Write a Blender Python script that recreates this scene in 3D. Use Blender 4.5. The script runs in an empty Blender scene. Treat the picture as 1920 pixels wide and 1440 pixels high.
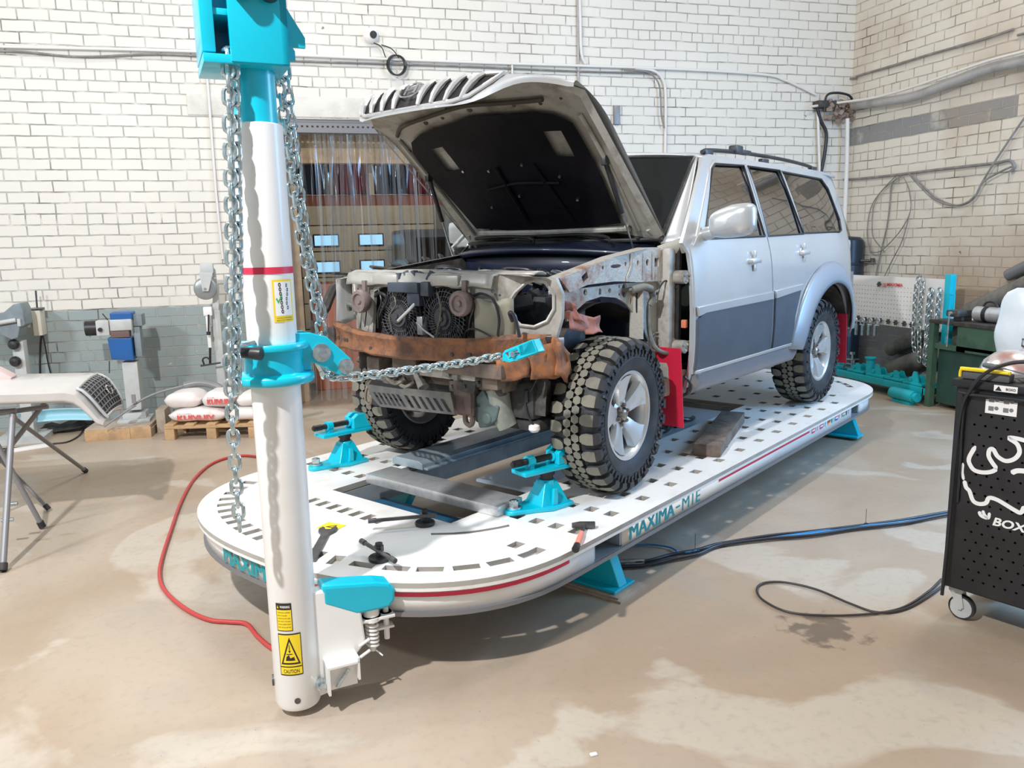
import bpy, bmesh, math, random
from math import sin, cos, pi, radians, sqrt, atan2
from mathutils import Vector, Matrix, noise
from mathutils.geometry import delaunay_2d_cdt

random.seed(7)
scene = bpy.context.scene
COL = scene.collection
V = Vector

# ------------------------------------------------------------------ camera
# room frame: x along the back wall, y towards it, z up, floor z = 0
HC = 1.68
PSI = radians(15.94); PITCH = radians(10.04); ROLL = radians(-1.29); FPX = 1504.0
def _cam_axes():
    R0 = V((1, 0, 0)); F0 = V((0, cos(PITCH), -sin(PITCH))); U0 = V((0, sin(PITCH), cos(PITCH)))
    R = cos(ROLL)*R0 + sin(ROLL)*U0; U = -sin(ROLL)*R0 + cos(ROLL)*U0
    T = V((cos(PSI), sin(PSI), 0)); N = V((-sin(PSI), cos(PSI), 0)); Z = V((0, 0, 1))
    return [V((v.dot(T), v.dot(N), v.dot(Z))) for v in (R, U, F0)]
CR, CU, CF = _cam_axes()
cam_data = bpy.data.cameras.new('camera'); cam = bpy.data.objects.new('camera', cam_data); COL.objects.link(cam)
cam.matrix_world = Matrix.Translation((0, 0, HC)) @ Matrix((CR, CU, -CF)).transposed().to_4x4()
cam_data.sensor_width = 36; cam_data.lens = FPX/1920*36; cam_data.clip_start = 0.05; cam_data.clip_end = 100
scene.camera = cam

# ------------------------------------------------------------------ light
world = bpy.data.worlds.new('world'); scene.world = world; world.use_nodes = True
bg = world.node_tree.nodes['Background']; bg.inputs[0].default_value = (0.94, 0.97, 1.0, 1); bg.inputs[1].default_value = 0.42
def area(name, loc, target, size, power, color, sy=None):
    d = bpy.data.lights.new(name, 'AREA'); d.energy = power; d.color = color
    d.shape = 'RECTANGLE'; d.size = size; d.size_y = sy or size
    o = bpy.data.objects.new(name, d); COL.objects.link(o); o.location = loc
    o.rotation_euler = (V(target)-V(loc)).to_track_quat('-Z', 'Y').to_euler()
    return o
area('ceiling_lamp_light', (-2.1, 0.7, 5.1), (0.3, 4.5, 0.6), 0.16, 430, (0.99, 0.98, 1.0), 0.14)
area('wall_lamp_light', (-4.3, 3.3, 3.4), (-1.2, 8.5, 1.6), 0.5, 140, (0.84, 0.92, 1.0), 0.3)
area('ceiling_lamp_light', (0.2, 6.6, 6.0), (0.2, 4.0, 0), 1.4, 105, (1.0, 0.96, 0.90), 0.5)
area('ceiling_lamp_light', (4.6, 3.6, 6.0), (3.0, 5.2, 0), 1.6, 130, (1.0, 0.93, 0.84), 0.6)
area('window_daylight', (6.7, 3.4, 2.6), (2.2, 5.6, 1.3), 3.0, 430, (0.25, 0.56, 1.0), 2.4)
area('hall_lamp_light', (2.5, 12.5, 4.6), (2.0, 13.5, 0), 2.0, 160, (1.0, 0.97, 0.92), 0.6)
scene.view_settings.view_transform = 'Standard'; scene.view_settings.look = 'None'
scene.view_settings.gamma = 1; scene.view_settings.use_curve_mapping = False
scene.view_settings.exposure = -0.10

# ------------------------------------------------------------------ frames
ROOM = Matrix.Identity(4)
CARF = Matrix.Translation((1.1553, 4.2922, 0)) @ Matrix.Rotation(radians(34.21), 4, 'Z')   # x to the rear of the car, y to its right side
def ray(px, py):
    return CR*((px-960)/FPX) - CU*((py-720)/FPX) + CF
def on(px, py, x=None, y=None, z=None, fr=None):
    """the real point seen in the photo at px,py that lies on a known plane of the room (or of the car frame)"""
    o = V((0, 0, HC)); r = ray(px, py)
    if fr is not None:
        inv = fr.inverted(); o = inv @ o; r = inv.to_3x3() @ r
    if x is not None: t = (x-o.x)/r.x
    elif y is not None: t = (y-o.y)/r.y
    else: t = (z-o.z)/r.z
    return o + r*t
def onc(px, py, **k): return on(px, py, fr=CARF, **k)

# ------------------------------------------------------------------ materials
MATS = {}
def rgb(c): return (c[0], c[1], c[2], 1)
def mat(name, col, rough=0.5, metal=0.0, col2=None, nscale=6.0, lo=0.45, hi=0.65, bump=0.0, bscale=60.0, coat=0.0, spec=0.5, rough2=None, detail=6.0, emit=None):
    if name in MATS: return MATS[name]
    m = bpy.data.materials.new(name); m.use_nodes = True
    nt = m.node_tree; N = nt.nodes; L = nt.links; b = N['Principled BSDF']
    b.inputs['Base Color'].default_value = rgb(col); b.inputs['Roughness'].default_value = rough
    b.inputs['Metallic'].default_value = metal; b.inputs['Coat Weight'].default_value = coat
    b.inputs['Specular IOR Level'].default_value = spec
    tc = N.new('ShaderNodeTexCoord')
    if col2 is not None:
        nz = N.new('ShaderNodeTexNoise'); nz.inputs['Scale'].default_value = nscale; nz.inputs['Detail'].default_value = detail
        nz.inputs['Roughness'].default_value = 0.62
        L.new(tc.outputs['Object'], nz.inputs['Vector'])
        mr = N.new('ShaderNodeMapRange'); mr.inputs[1].default_value = lo; mr.inputs[2].default_value = hi
        L.new(nz.outputs['Fac'], mr.inputs[0])
        mx = N.new('ShaderNodeMix'); mx.data_type = 'RGBA'
        mx.inputs[6].default_value = rgb(col); mx.inputs[7].default_value = rgb(col2)
        L.new(mr.outputs[0], mx.inputs[0]); L.new(mx.outputs[2], b.inputs['Base Color'])
        if rough2 is not None:
            m2 = N.new('ShaderNodeMapRange'); m2.inputs[3].default_value = rough; m2.inputs[4].default_value = rough2
            L.new(mr.outputs[0], m2.inputs[0]); L.new(m2.outputs[0], b.inputs['Roughness'])
    if bump:
        n2 = N.new('ShaderNodeTexNoise'); n2.inputs['Scale'].default_value = bscale; n2.inputs['Detail'].default_value = 4
        L.new(tc.outputs['Object'], n2.inputs['Vector'])
        bp = N.new('ShaderNodeBump'); bp.inputs['Strength'].default_value = bump; bp.inputs['Distance'].default_value = 0.01
        L.new(n2.outputs['Fac'], bp.inputs['Height']); L.new(bp.outputs[0], b.inputs['Normal'])
    if emit:
        b.inputs['Emission Color'].default_value = rgb(emit[0]); b.inputs['Emission Strength'].default_value = emit[1]
    MATS[name] = m
    return m

teal = mat('teal_paint', (0.0, 0.52, 0.68), 0.3, 0, (0.0, 0.47, 0.62), 3, coat=0.3)
teal_dull = mat('teal_paint_dull', (0.005, 0.42, 0.48), 0.4, 0, (0.01, 0.33, 0.38), 5)
white_paint = mat('white_enamel', (0.86, 0.85, 0.82), 0.33, 0, (0.80, 0.78, 0.73), 4, 0.5, 0.8, coat=0.2)
deck_white = mat('deck_white_enamel', (0.84, 0.83, 0.79), 0.35, 0, (0.70, 0.68, 0.63), 9, 0.55, 0.78, coat=0.15)
deck_edge = mat('slot_edge_grey', (0.42, 0.40, 0.36), 0.5, 0, (0.34, 0.32, 0.28), 8)
rail_grey = mat('rail_grey_steel', (0.22, 0.22, 0.23), 0.4, 0.3)
red_paint = mat('red_stripe', (0.66, 0.03, 0.08), 0.45)
red_flap = mat('red_rubber', (0.52, 0.01, 0.04), 0.5)
black = mat('black_plastic', (0.018, 0.018, 0.02), 0.42, 0, (0.03, 0.03, 0.032), 20)
black_soft = mat('black_rubber', (0.022, 0.022, 0.024), 0.65, 0, (0.045, 0.042, 0.038), 12)
black_dirty = mat('black_dirty_plastic', (0.035, 0.032, 0.03), 0.6, 0, (0.10, 0.085, 0.07), 14, 0.45, 0.75, bump=0.2)
steel = mat('zinc_steel', (0.62, 0.68, 0.70), 0.22, 0.9, (0.40, 0.47, 0.50), 40)
steel_dark = mat('dark_steel', (0.10, 0.10, 0.105), 0.4, 0.7, (0.16, 0.15, 0.14), 18)
chain_zinc = mat('chain_zinc', (0.66, 0.76, 0.78), 0.2, 0.85, (0.42, 0.52, 0.54), 30)
alu = mat('brushed_aluminium', (0.66, 0.67, 0.67), 0.28, 0.55, (0.52, 0.53, 0.53), 20, 0.4, 0.7)
blue_grey = mat('blue_grey_steel', (0.36, 0.43, 0.47), 0.35, 0.3, (0.22, 0.29, 0.33), 5)
lift_blue = mat('lift_blue_paint', (0.02, 0.12, 0.22), 0.4, 0, (0.02, 0.08, 0.14), 4)
rust = mat('rusty_steel', (0.27, 0.115, 0.05), 0.7, 0.1, (0.10, 0.05, 0.035), 9, 0.42, 0.62, bump=0.5, bscale=70)
rust_light = mat('rusty_paint', (0.50, 0.30, 0.20), 0.7, 0, (0.42, 0.40, 0.36), 9, 0.4, 0.6, bump=0.3)
body_paint = mat('silver_beige_paint', (0.58, 0.60, 0.61), 0.30, 0.5, (0.56, 0.575, 0.58), 2, coat=0.5)
bare_paint = mat('dull_silver_inner_paint', (0.43, 0.415, 0.37), 0.5, 0.15, (0.16, 0.13, 0.10), 7, 0.47, 0.74, bump=0.12, bscale=40)
bare_rusty = mat('apron_paint_rust', (0.46, 0.44, 0.39), 0.5, 0.1, (0.30, 0.14, 0.08), 5.2, 0.50, 0.64, bump=0.3, bscale=60)
clad = mat('slate_cladding', (0.085, 0.105, 0.135), 0.4, 0.2, (0.10, 0.12, 0.15), 5, coat=0.3)
trim_grey = mat('sill_grey', (0.22, 0.22, 0.24), 0.45, 0.2, (0.30, 0.27, 0.24), 5, 0.5, 0.75)
navy = mat('navy_cowl_plastic', (0.006, 0.010, 0.026), 0.38, 0, (0.012, 0.018, 0.04), 6, coat=0.2)
insul = mat('hood_insulation', (0.003, 0.003, 0.006), 0.6, 0, (0.008, 0.006, 0.010), 4, bump=0.3, bscale=14, spec=0.25)
rubber = mat('tyre_rubber', (0.028, 0.029, 0.032), 0.6, 0, (0.05, 0.05, 0.052), 9)
lug_dusty = mat('dusty_lug_tops', (0.195, 0.183, 0.14), 0.75, 0, (0.15, 0.14, 0.12), 14)
rimalloy = mat('silver_alloy', (0.68, 0.68, 0.67), 0.3, 0.6, (0.50, 0.38, 0.25), 9, 0.58, 0.8)
brake_rust = mat('brake_rust', (0.16, 0.08, 0.05), 0.7, 0.2, (0.07, 0.05, 0.04), 12)
wood = mat('pallet_wood', (0.56, 0.36, 0.19), 0.75, 0, (0.40, 0.26, 0.14), 7, bump=0.3)
wood_old = mat('weathered_timber', (0.19, 0.145, 0.115), 0.8, 0, (0.09, 0.07, 0.06), 10, bump=0.6, bscale=30)
wood_pale = mat('pale_board', (0.46, 0.38, 0.30), 0.75, 0, (0.36, 0.29, 0.23), 8)
yellow = mat('label_yellow', (0.90, 0.66, 0.02), 0.45)
label_black = mat('label_black', (0.02, 0.018, 0.015), 0.5)
label_white = mat('label_white', (0.85, 0.84, 0.82), 0.5)
label_green = mat('label_green', (0.05, 0.45, 0.08), 0.5)
teal_print = mat('teal_print', (0.0, 0.30, 0.34), 0.5)
red_print = mat('red_print', (0.72, 0.10, 0.10), 0.6)
pvc = mat('white_conduit', (0.72, 0.70, 0.66), 0.45)
grey_cable = mat('grey_cable', (0.20, 0.19, 0.18), 0.55, 0, (0.30, 0.28, 0.25), 9)
grey_pipe = mat('grey_pipe', (0.42, 0.41, 0.40), 0.45, 0, (0.33, 0.31, 0.29), 5)
green_paint = mat('dark_green_paint', (0.022, 0.06, 0.05), 0.5, 0, (0.03, 0.08, 0.06), 6)
olive = mat('olive_green_paint', (0.06, 0.13, 0.085), 0.5, 0, (0.04, 0.09, 0.06), 6)
machine_blue = mat('machine_blue', (0.01, 0.11, 0.36), 0.4, 0, (0.02, 0.09, 0.28), 5)
machine_grey = mat('machine_grey', (0.52, 0.54, 0.53), 0.45, 0, (0.44, 0.45, 0.44), 5)
machine_dark = mat('machine_blue_grey', (0.22, 0.27, 0.29), 0.5, 0, (0.17, 0.2, 0.22), 5)
cream = mat('cream_plastic', (0.70, 0.66, 0.55), 0.5)
stand_grey = mat('stand_grey_paint', (0.26, 0.26, 0.27), 0.45, 0.2)
red_hose = mat('red_hose', (0.50, 0.055, 0.05), 0.4)
blue_hose = mat('blue_hose', (0.02, 0.22, 0.55), 0.4)
black_hose = mat('black_hose', (0.02, 0.02, 0.024), 0.35)
sack = mat('paper_sack', (0.78, 0.73, 0.70), 0.7, 0, (0.72, 0.52, 0.48), 5, 0.55, 0.72, bump=0.3, bscale=25)
cyan_plastic = mat('pale_cyan_plastic', (0.36, 0.66, 0.76), 0.4)
chrome = mat('chrome', (0.8, 0.8, 0.8), 0.12, 1.0)
orange = mat('orange_paint', (0.60, 0.18, 0.09), 0.5)
salmon = mat('salmon_grip', (0.85, 0.28, 0.20), 0.5)
red_cloth = mat('red_cloth', (0.42, 0.03, 0.05), 0.8, 0, (0.30, 0.02, 0.04), 6)
dark_stuff = mat('dark_blue_goods', (0.03, 0.045, 0.08), 0.7, 0, (0.07, 0.08, 0.11), 3)
tan_wall = mat('tan_panel', (0.56, 0.48, 0.34), 0.6, 0, (0.50, 0.42, 0.30), 3)
sky_pane = mat('daylit_pane', (0.3, 0.55, 0.75), 0.3, emit=((0.35, 0.68, 0.95), 1.0))
tube_mat = mat('lit_tube', (1, 1, 1), 0.3, emit=((1, 1, 1), 9.0))
foil = mat('metallised_film', (0.75, 0.70, 0.68), 0.22, 0.7, (0.75, 0.42, 0.36), 12, 0.45, 0.6)
seat_dark = mat('interior_dark', (0.04, 0.045, 0.04), 0.8)
amber = mat('orange_red_lens', (0.62, 0.20, 0.10), 0.4)
plaster_mat = mat('concrete_lintel', (0.68, 0.66, 0.60), 0.8, 0, (0.60, 0.57, 0.51), 5, bump=0.3)
log_mat = mat('dusty_roll', (0.24, 0.22, 0.185), 0.8, 0, (0.13, 0.125, 0.115), 5, bump=0.2)

def glassy(name, tint, gloss=0.25, rough=0.02, alpha=0.7):
    m = bpy.data.materials.new(name); m.use_nodes = True; nt = m.node_tree; N = nt.nodes; L = nt.links
    N.remove(N['Principled BSDF']); out = N['Material Output']
    t = N.new('ShaderNodeBsdfTransparent'); t.inputs[0].default_value = rgb(tint)
    g = N.new('ShaderNodeBsdfGlossy'); g.inputs['Roughness'].default_value = rough
    fr = N.new('ShaderNodeFresnel'); fr.inputs[0].default_value = 1.5
    ad = N.new('ShaderNodeMath'); ad.operation = 'ADD'; ad.inputs[1].default_value = gloss; ad.use_clamp = True
    L.new(fr.outputs[0], ad.inputs[0])
    mx = N.new('ShaderNodeMixShader'); L.new(ad.outputs[0], mx.inputs[0]); L.new(t.outputs[0], mx.inputs[1]); L.new(g.outputs[0], mx.inputs[2])
    L.new(mx.outputs[0], out.inputs[0])
    MATS[name] = m; return m
glass_front = glassy('windscreen_glass', (0.50, 0.56, 0.50), 0.03)
glass_side = glassy('tinted_side_glass', (0.16, 0.21, 0.20), 0.26)
def film():
    m = bpy.data.materials.new('clear_pvc_film'); m.use_nodes = True; nt = m.node_tree; N = nt.nodes; L = nt.links
    N.remove(N['Principled BSDF']); out = N['Material Output']
    t = N.new('ShaderNodeBsdfTransparent'); t.inputs[0].default_value = (0.90, 0.93, 0.95, 1)
    g = N.new('ShaderNodeBsdfGlossy'); g.inputs['Roughness'].default_value = 0.12
    df = N.new('ShaderNodeBsdfDiffuse'); df.inputs[0].default_value = (0.75, 0.78, 0.82, 1)
    a = N.new('ShaderNodeMixShader'); a.inputs[0].default_value = 0.6; L.new(df.outputs[0], a.inputs[1]); L.new(g.outputs[0], a.inputs[2])
    lw = N.new('ShaderNodeLayerWeight'); lw.inputs[0].default_value = 0.35
    tc = N.new('ShaderNodeTexCoord'); mp = N.new('ShaderNodeMapping'); mp.inputs['Scale'].default_value = (60, 60, 0.7)
    nz = N.new('ShaderNodeTexNoise'); nz.inputs['Scale'].default_value = 1.0; nz.inputs['Detail'].default_value = 3
    L.new(tc.outputs['Object'], mp.inputs[0]); L.new(mp.outputs[0], nz.inputs['Vector'])
    mr = N.new('ShaderNodeMapRange'); mr.inputs[1].default_value = 0.60; mr.inputs[2].default_value = 0.75; mr.inputs[4].default_value = 0.45
    L.new(nz.outputs['Fac'], mr.inputs[0])
    ad = N.new('ShaderNodeMath'); ad.operation = 'MULTIPLY_ADD'; ad.inputs[1].default_value = 0.8; ad.use_clamp = True
    L.new(lw.outputs['Facing'], ad.inputs[0]); L.new(mr.outputs[0], ad.inputs[2])
    mx = N.new('ShaderNodeMixShader'); L.new(ad.outputs[0], mx.inputs[0]); L.new(t.outputs[0], mx.inputs[1]); L.new(a.outputs[0], mx.inputs[2])
    L.new(mx.outputs[0], out.inputs[0]); return m
pvc_film = film()

def brick_mat(name, axis, base, grey, boundary, band=None, stain=0.0):
    """painted brick: stretcher courses of 100 mm with header courses between, grey dado below a height"""
    m = bpy.data.materials.new(name); m.use_nodes = True; nt = m.node_tree; N = nt.nodes; L = nt.links
    b = N['Principled BSDF']; b.inputs['Roughness'].default_value = 0.55; b.inputs['Specular IOR Level'].default_value = 0.35
    tc = N.new('ShaderNodeTexCoord'); sx = N.new('ShaderNodeSeparateXYZ'); L.new(tc.outputs['Object'], sx.inputs[0])
    def M(op, a, c=None, d=None, clamp=False):
        n = N.new('ShaderNodeMath'); n.operation = op; n.use_clamp = clamp
        for i, s in enumerate((a, c, d)):
            if s is None: continue
            if isinstance(s, (int, float)): n.inputs[i].default_value = s
            else: L.new(s, n.inputs[i])
        return n.outputs[0]
    def NZ(scale, det=3, off=0.0):
        n = N.new('ShaderNodeTexNoise'); n.inputs['Scale'].default_value = scale; n.inputs['Detail'].default_value = det
        mp = N.new('ShaderNodeMapping'); mp.inputs['Location'].default_value = (off, off*0.7, off*1.3)
        L.new(tc.outputs['Object'], mp.inputs[0]); L.new(mp.outputs[0], n.inputs['Vector']); return n.outputs['Fac']
    h = sx.outputs[axis]; z = sx.outputs[2]
    w1 = M('MULTIPLY_ADD', NZ(4.5, 4), 0.020, -0.010); w2 = M('MULTIPLY_ADD', NZ(4.0, 4, 7.0), 0.020, -0.010)
    hh = M('ADD', h, w1); zz = M('ADD', M('ADD', z, -0.03), w2)
    cb = N.new('ShaderNodeCombineXYZ'); L.new(hh, cb.inputs[0]); L.new(zz, cb.inputs[1])
    outs = []
    for wid in (0.26, 0.13):
        t = N.new('ShaderNodeTexBrick'); t.inputs['Scale'].default_value = 1.0
        t.inputs['Brick Width'].default_value = wid; t.inputs['Row Height'].default_value = 0.10
        t.inputs['Mortar Size'].default_value = 0.0062; t.inputs['Mortar Smooth'].default_value = 0.35
        t.inputs['Color1'].default_value = (1, 1, 1, 1); t.inputs['Color2'].default_value = (0.9, 0.9, 0.9, 1)
        L.new(cb.outputs[0], t.inputs['Vector']); outs.append(t)
    idx = M('FLOOR', M('DIVIDE', M('ADD', z, -0.03), 0.10)); md = M('MODULO', idx, 13.0)
    hd = M('ADD', M('COMPARE', md, 12.0, 0.4), M('COMPARE', md, 6.0, 0.4), clamp=True)
    mo = N.new('ShaderNodeMix'); mo.data_type = 'FLOAT'; L.new(hd, mo.inputs[0]); L.new(outs[0].outputs['Fac'], mo.inputs[2]); L.new(outs[1].outputs['Fac'], mo.inputs[3])
    mortar = mo.outputs[0]
    def MX(f, a, c):
        n = N.new('ShaderNodeMix'); n.data_type = 'RGBA'
        if isinstance(f, (int, float)): n.inputs[0].default_value = f
        else: L.new(f, n.inputs[0])
        for i, s in ((6, a), (7, c)):
            if isinstance(s, tuple): n.inputs[i].default_value = rgb(s)
            else: L.new(s, n.inputs[i])
        return n.outputs[2]
    def ST(v, lo, hi, amt=1.0):
        n = N.new('ShaderNodeMapRange'); n.inputs[1].default_value = lo; n.inputs[2].default_value = hi; n.inputs[4].default_value = amt
        L.new(v, n.inputs[0]); return n.outputs[0]
    tone = MX(ST(NZ(1.1, 3, 3.0), 0.35, 0.7, 0.8), base, tuple(c*0.93 for c in base))
    zb = M('ADD', z, M('MULTIPLY_ADD', NZ(9.0, 3, 5.0), 0.03, -0.015))
    low = ST(zb, boundary+0.012, boundary-0.012)
    if band:
        z0, z1, h0, h1 = band
        inb = M('MULTIPLY', M('MULTIPLY', M('GREATER_THAN', z, z0), M('LESS_THAN', z, z1)), M('GREATER_THAN', h, h0))
        inb = M('MULTIPLY', inb, ST(NZ(3.0, 3, 9.0), 0.18, 0.36))
        low = M('ADD', low, inb, clamp=True)
    low = M('MULTIPLY', low, ST(NZ(16.0, 5, 2.0), 0.20, 0.32))
    paint = MX(low, tone, grey)
    if stain:
        paint = MX(ST(NZ(0.7, 5, 11.0), 0.50, 0.72, stain), paint, (0.42, 0.30, 0.19))
    mcol = MX(ST(NZ(2.3, 5, 4.0), 0.52, 0.68), tuple(c*0.56 for c in base), (0.13, 0.115, 0.10))
    mfac = M('MULTIPLY', mortar, ST(NZ(7.0, 3, 1.0), 0.30, 0.52, 0.92))
    col = MX(mfac, paint, mcol)
    holes = ST(NZ(13.0, 2, 8.0), 0.77, 0.80, 0.8)
    col = MX(holes, col, (0.12, 0.11, 0.10))
    L.new(col, b.inputs['Base Color'])
    bp = N.new('ShaderNodeBump'); bp.inputs['Strength'].default_value = 0.8; bp.inputs['Distance'].default_value = 0.012
    hgt = M('ADD', M('MULTIPLY', mortar, -1.0), M('MULTIPLY', NZ(18.0, 4, 6.0), 0.28)); L.new(hgt, bp.inputs['Height'])
    L.new(bp.outputs[0], b.inputs['Normal'])
    return m
brick_back = brick_mat('painted_brick', 0, (0.74, 0.705, 0.63), (0.30, 0.35, 0.345), 1.13)
brick_right = brick_mat('painted_brick_side', 1, (0.74, 0.69, 0.60), (0.27, 0.27, 0.27), 1.10, band=(2.73, 2.93, 6.2, 8.5), stain=0.75)

def floor_material():
    m = bpy.data.materials.new('worn_concrete'); m.use_nodes = True; nt = m.node_tree; N = nt.nodes; L = nt.links
    b = N['Principled BSDF']; tc = N.new('ShaderNodeTexCoord')
    def NZ(scale, det=4, off=0.0, dist=0.0):
        n = N.new('ShaderNodeTexNoise'); n.inputs['Scale'].default_value = scale; n.inputs['Detail'].default_value = det
        n.inputs['Distortion'].default_value = dist
        mp = N.new('ShaderNodeMapping'); mp.inputs['Location'].default_value = (off, off, 0)
        L.new(tc.outputs['Object'], mp.inputs[0]); L.new(mp.outputs[0], n.inputs['Vector']); return n.outputs['Fac']
    def ST(v, lo, hi, amt=1.0):
        n = N.new('ShaderNodeMapRange'); n.inputs[1].default_value = lo; n.inputs[2].default_value = hi; n.inputs[4].default_value = amt
        L.new(v, n.inputs[0]); return n.outputs[0]
    def MX(f, a, c):
        n = N.new('ShaderNodeMix'); n.data_type = 'RGBA'; L.new(f, n.inputs[0])
        for i, s in ((6, a), (7, c)):
            if isinstance(s, tuple): n.inputs[i].default_value = rgb(s)
            else: L.new(s, n.inputs[i])
        return n.outputs[2]
    c = MX(ST(NZ(0.55, 5, 0.0, 0.5), 0.42, 0.56), (0.395, 0.300, 0.212), (0.455, 0.372, 0.285))
    c = MX(ST(NZ(0.9, 6, 4.0, 0.9), 0.56, 0.60, 0.75), c, (0.53, 0.47, 0.385))
    c = MX(ST(NZ(1.9, 6, 8.0, 0.4), 0.58, 0.74, 0.5), c, (0.33, 0.30, 0.27))
    c = MX(ST(NZ(26, 5, 2.0), 0.52, 0.75, 0.35), c, (0.30, 0.26, 0.22))
    c = MX(ST(NZ(60, 2, 3.0), 0.74, 0.78, 0.7), c, (0.13, 0.11, 0.09))
    # oil patch of a shape of its own near the tool cart
    mp = N.new('ShaderNodeMapping'); mp.inputs['Location'].default_value = (-2.16, -2.74, 0)
    L.new(tc.outputs['Object'], mp.inputs[0])
    ln = N.new('ShaderNodeVectorMath'); ln.operation = 'LENGTH'; L.new(mp.outputs[0], ln.inputs[0])
    ad = N.new('ShaderNodeMath'); ad.operation = 'MULTIPLY_ADD'; ad.inputs[1].default_value = 0.62; L.new(NZ(11, 6, 5.0), ad.inputs[0]); L.new(ln.outputs['Value'], ad.inputs[2])
    c = MX(ST(ad.outputs[0], 0.46, 0.40, 0.75), c, (0.12, 0.09, 0.065))
    L.new(c, b.inputs['Base Color'])
    r = N.new('ShaderNodeMapRange'); r.inputs[3].default_value = 0.30; r.inputs[4].default_value = 0.62; L.new(NZ(2.2, 5, 1.0), r.inputs[0]); r.inputs[1].default_value = 0.3; r.inputs[2].default_value = 0.7
    L.new(r.outputs[0], b.inputs['Roughness'])
    bp = N.new('ShaderNodeBump'); bp.inputs['Strength'].default_value = 0.25; bp.inputs['Distance'].default_value = 0.01
    L.new(NZ(14, 6, 7.0), bp.inputs['Height']); L.new(bp.outputs[0], b.inputs['Normal'])
    return m
floor_mat = floor_material()

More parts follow.
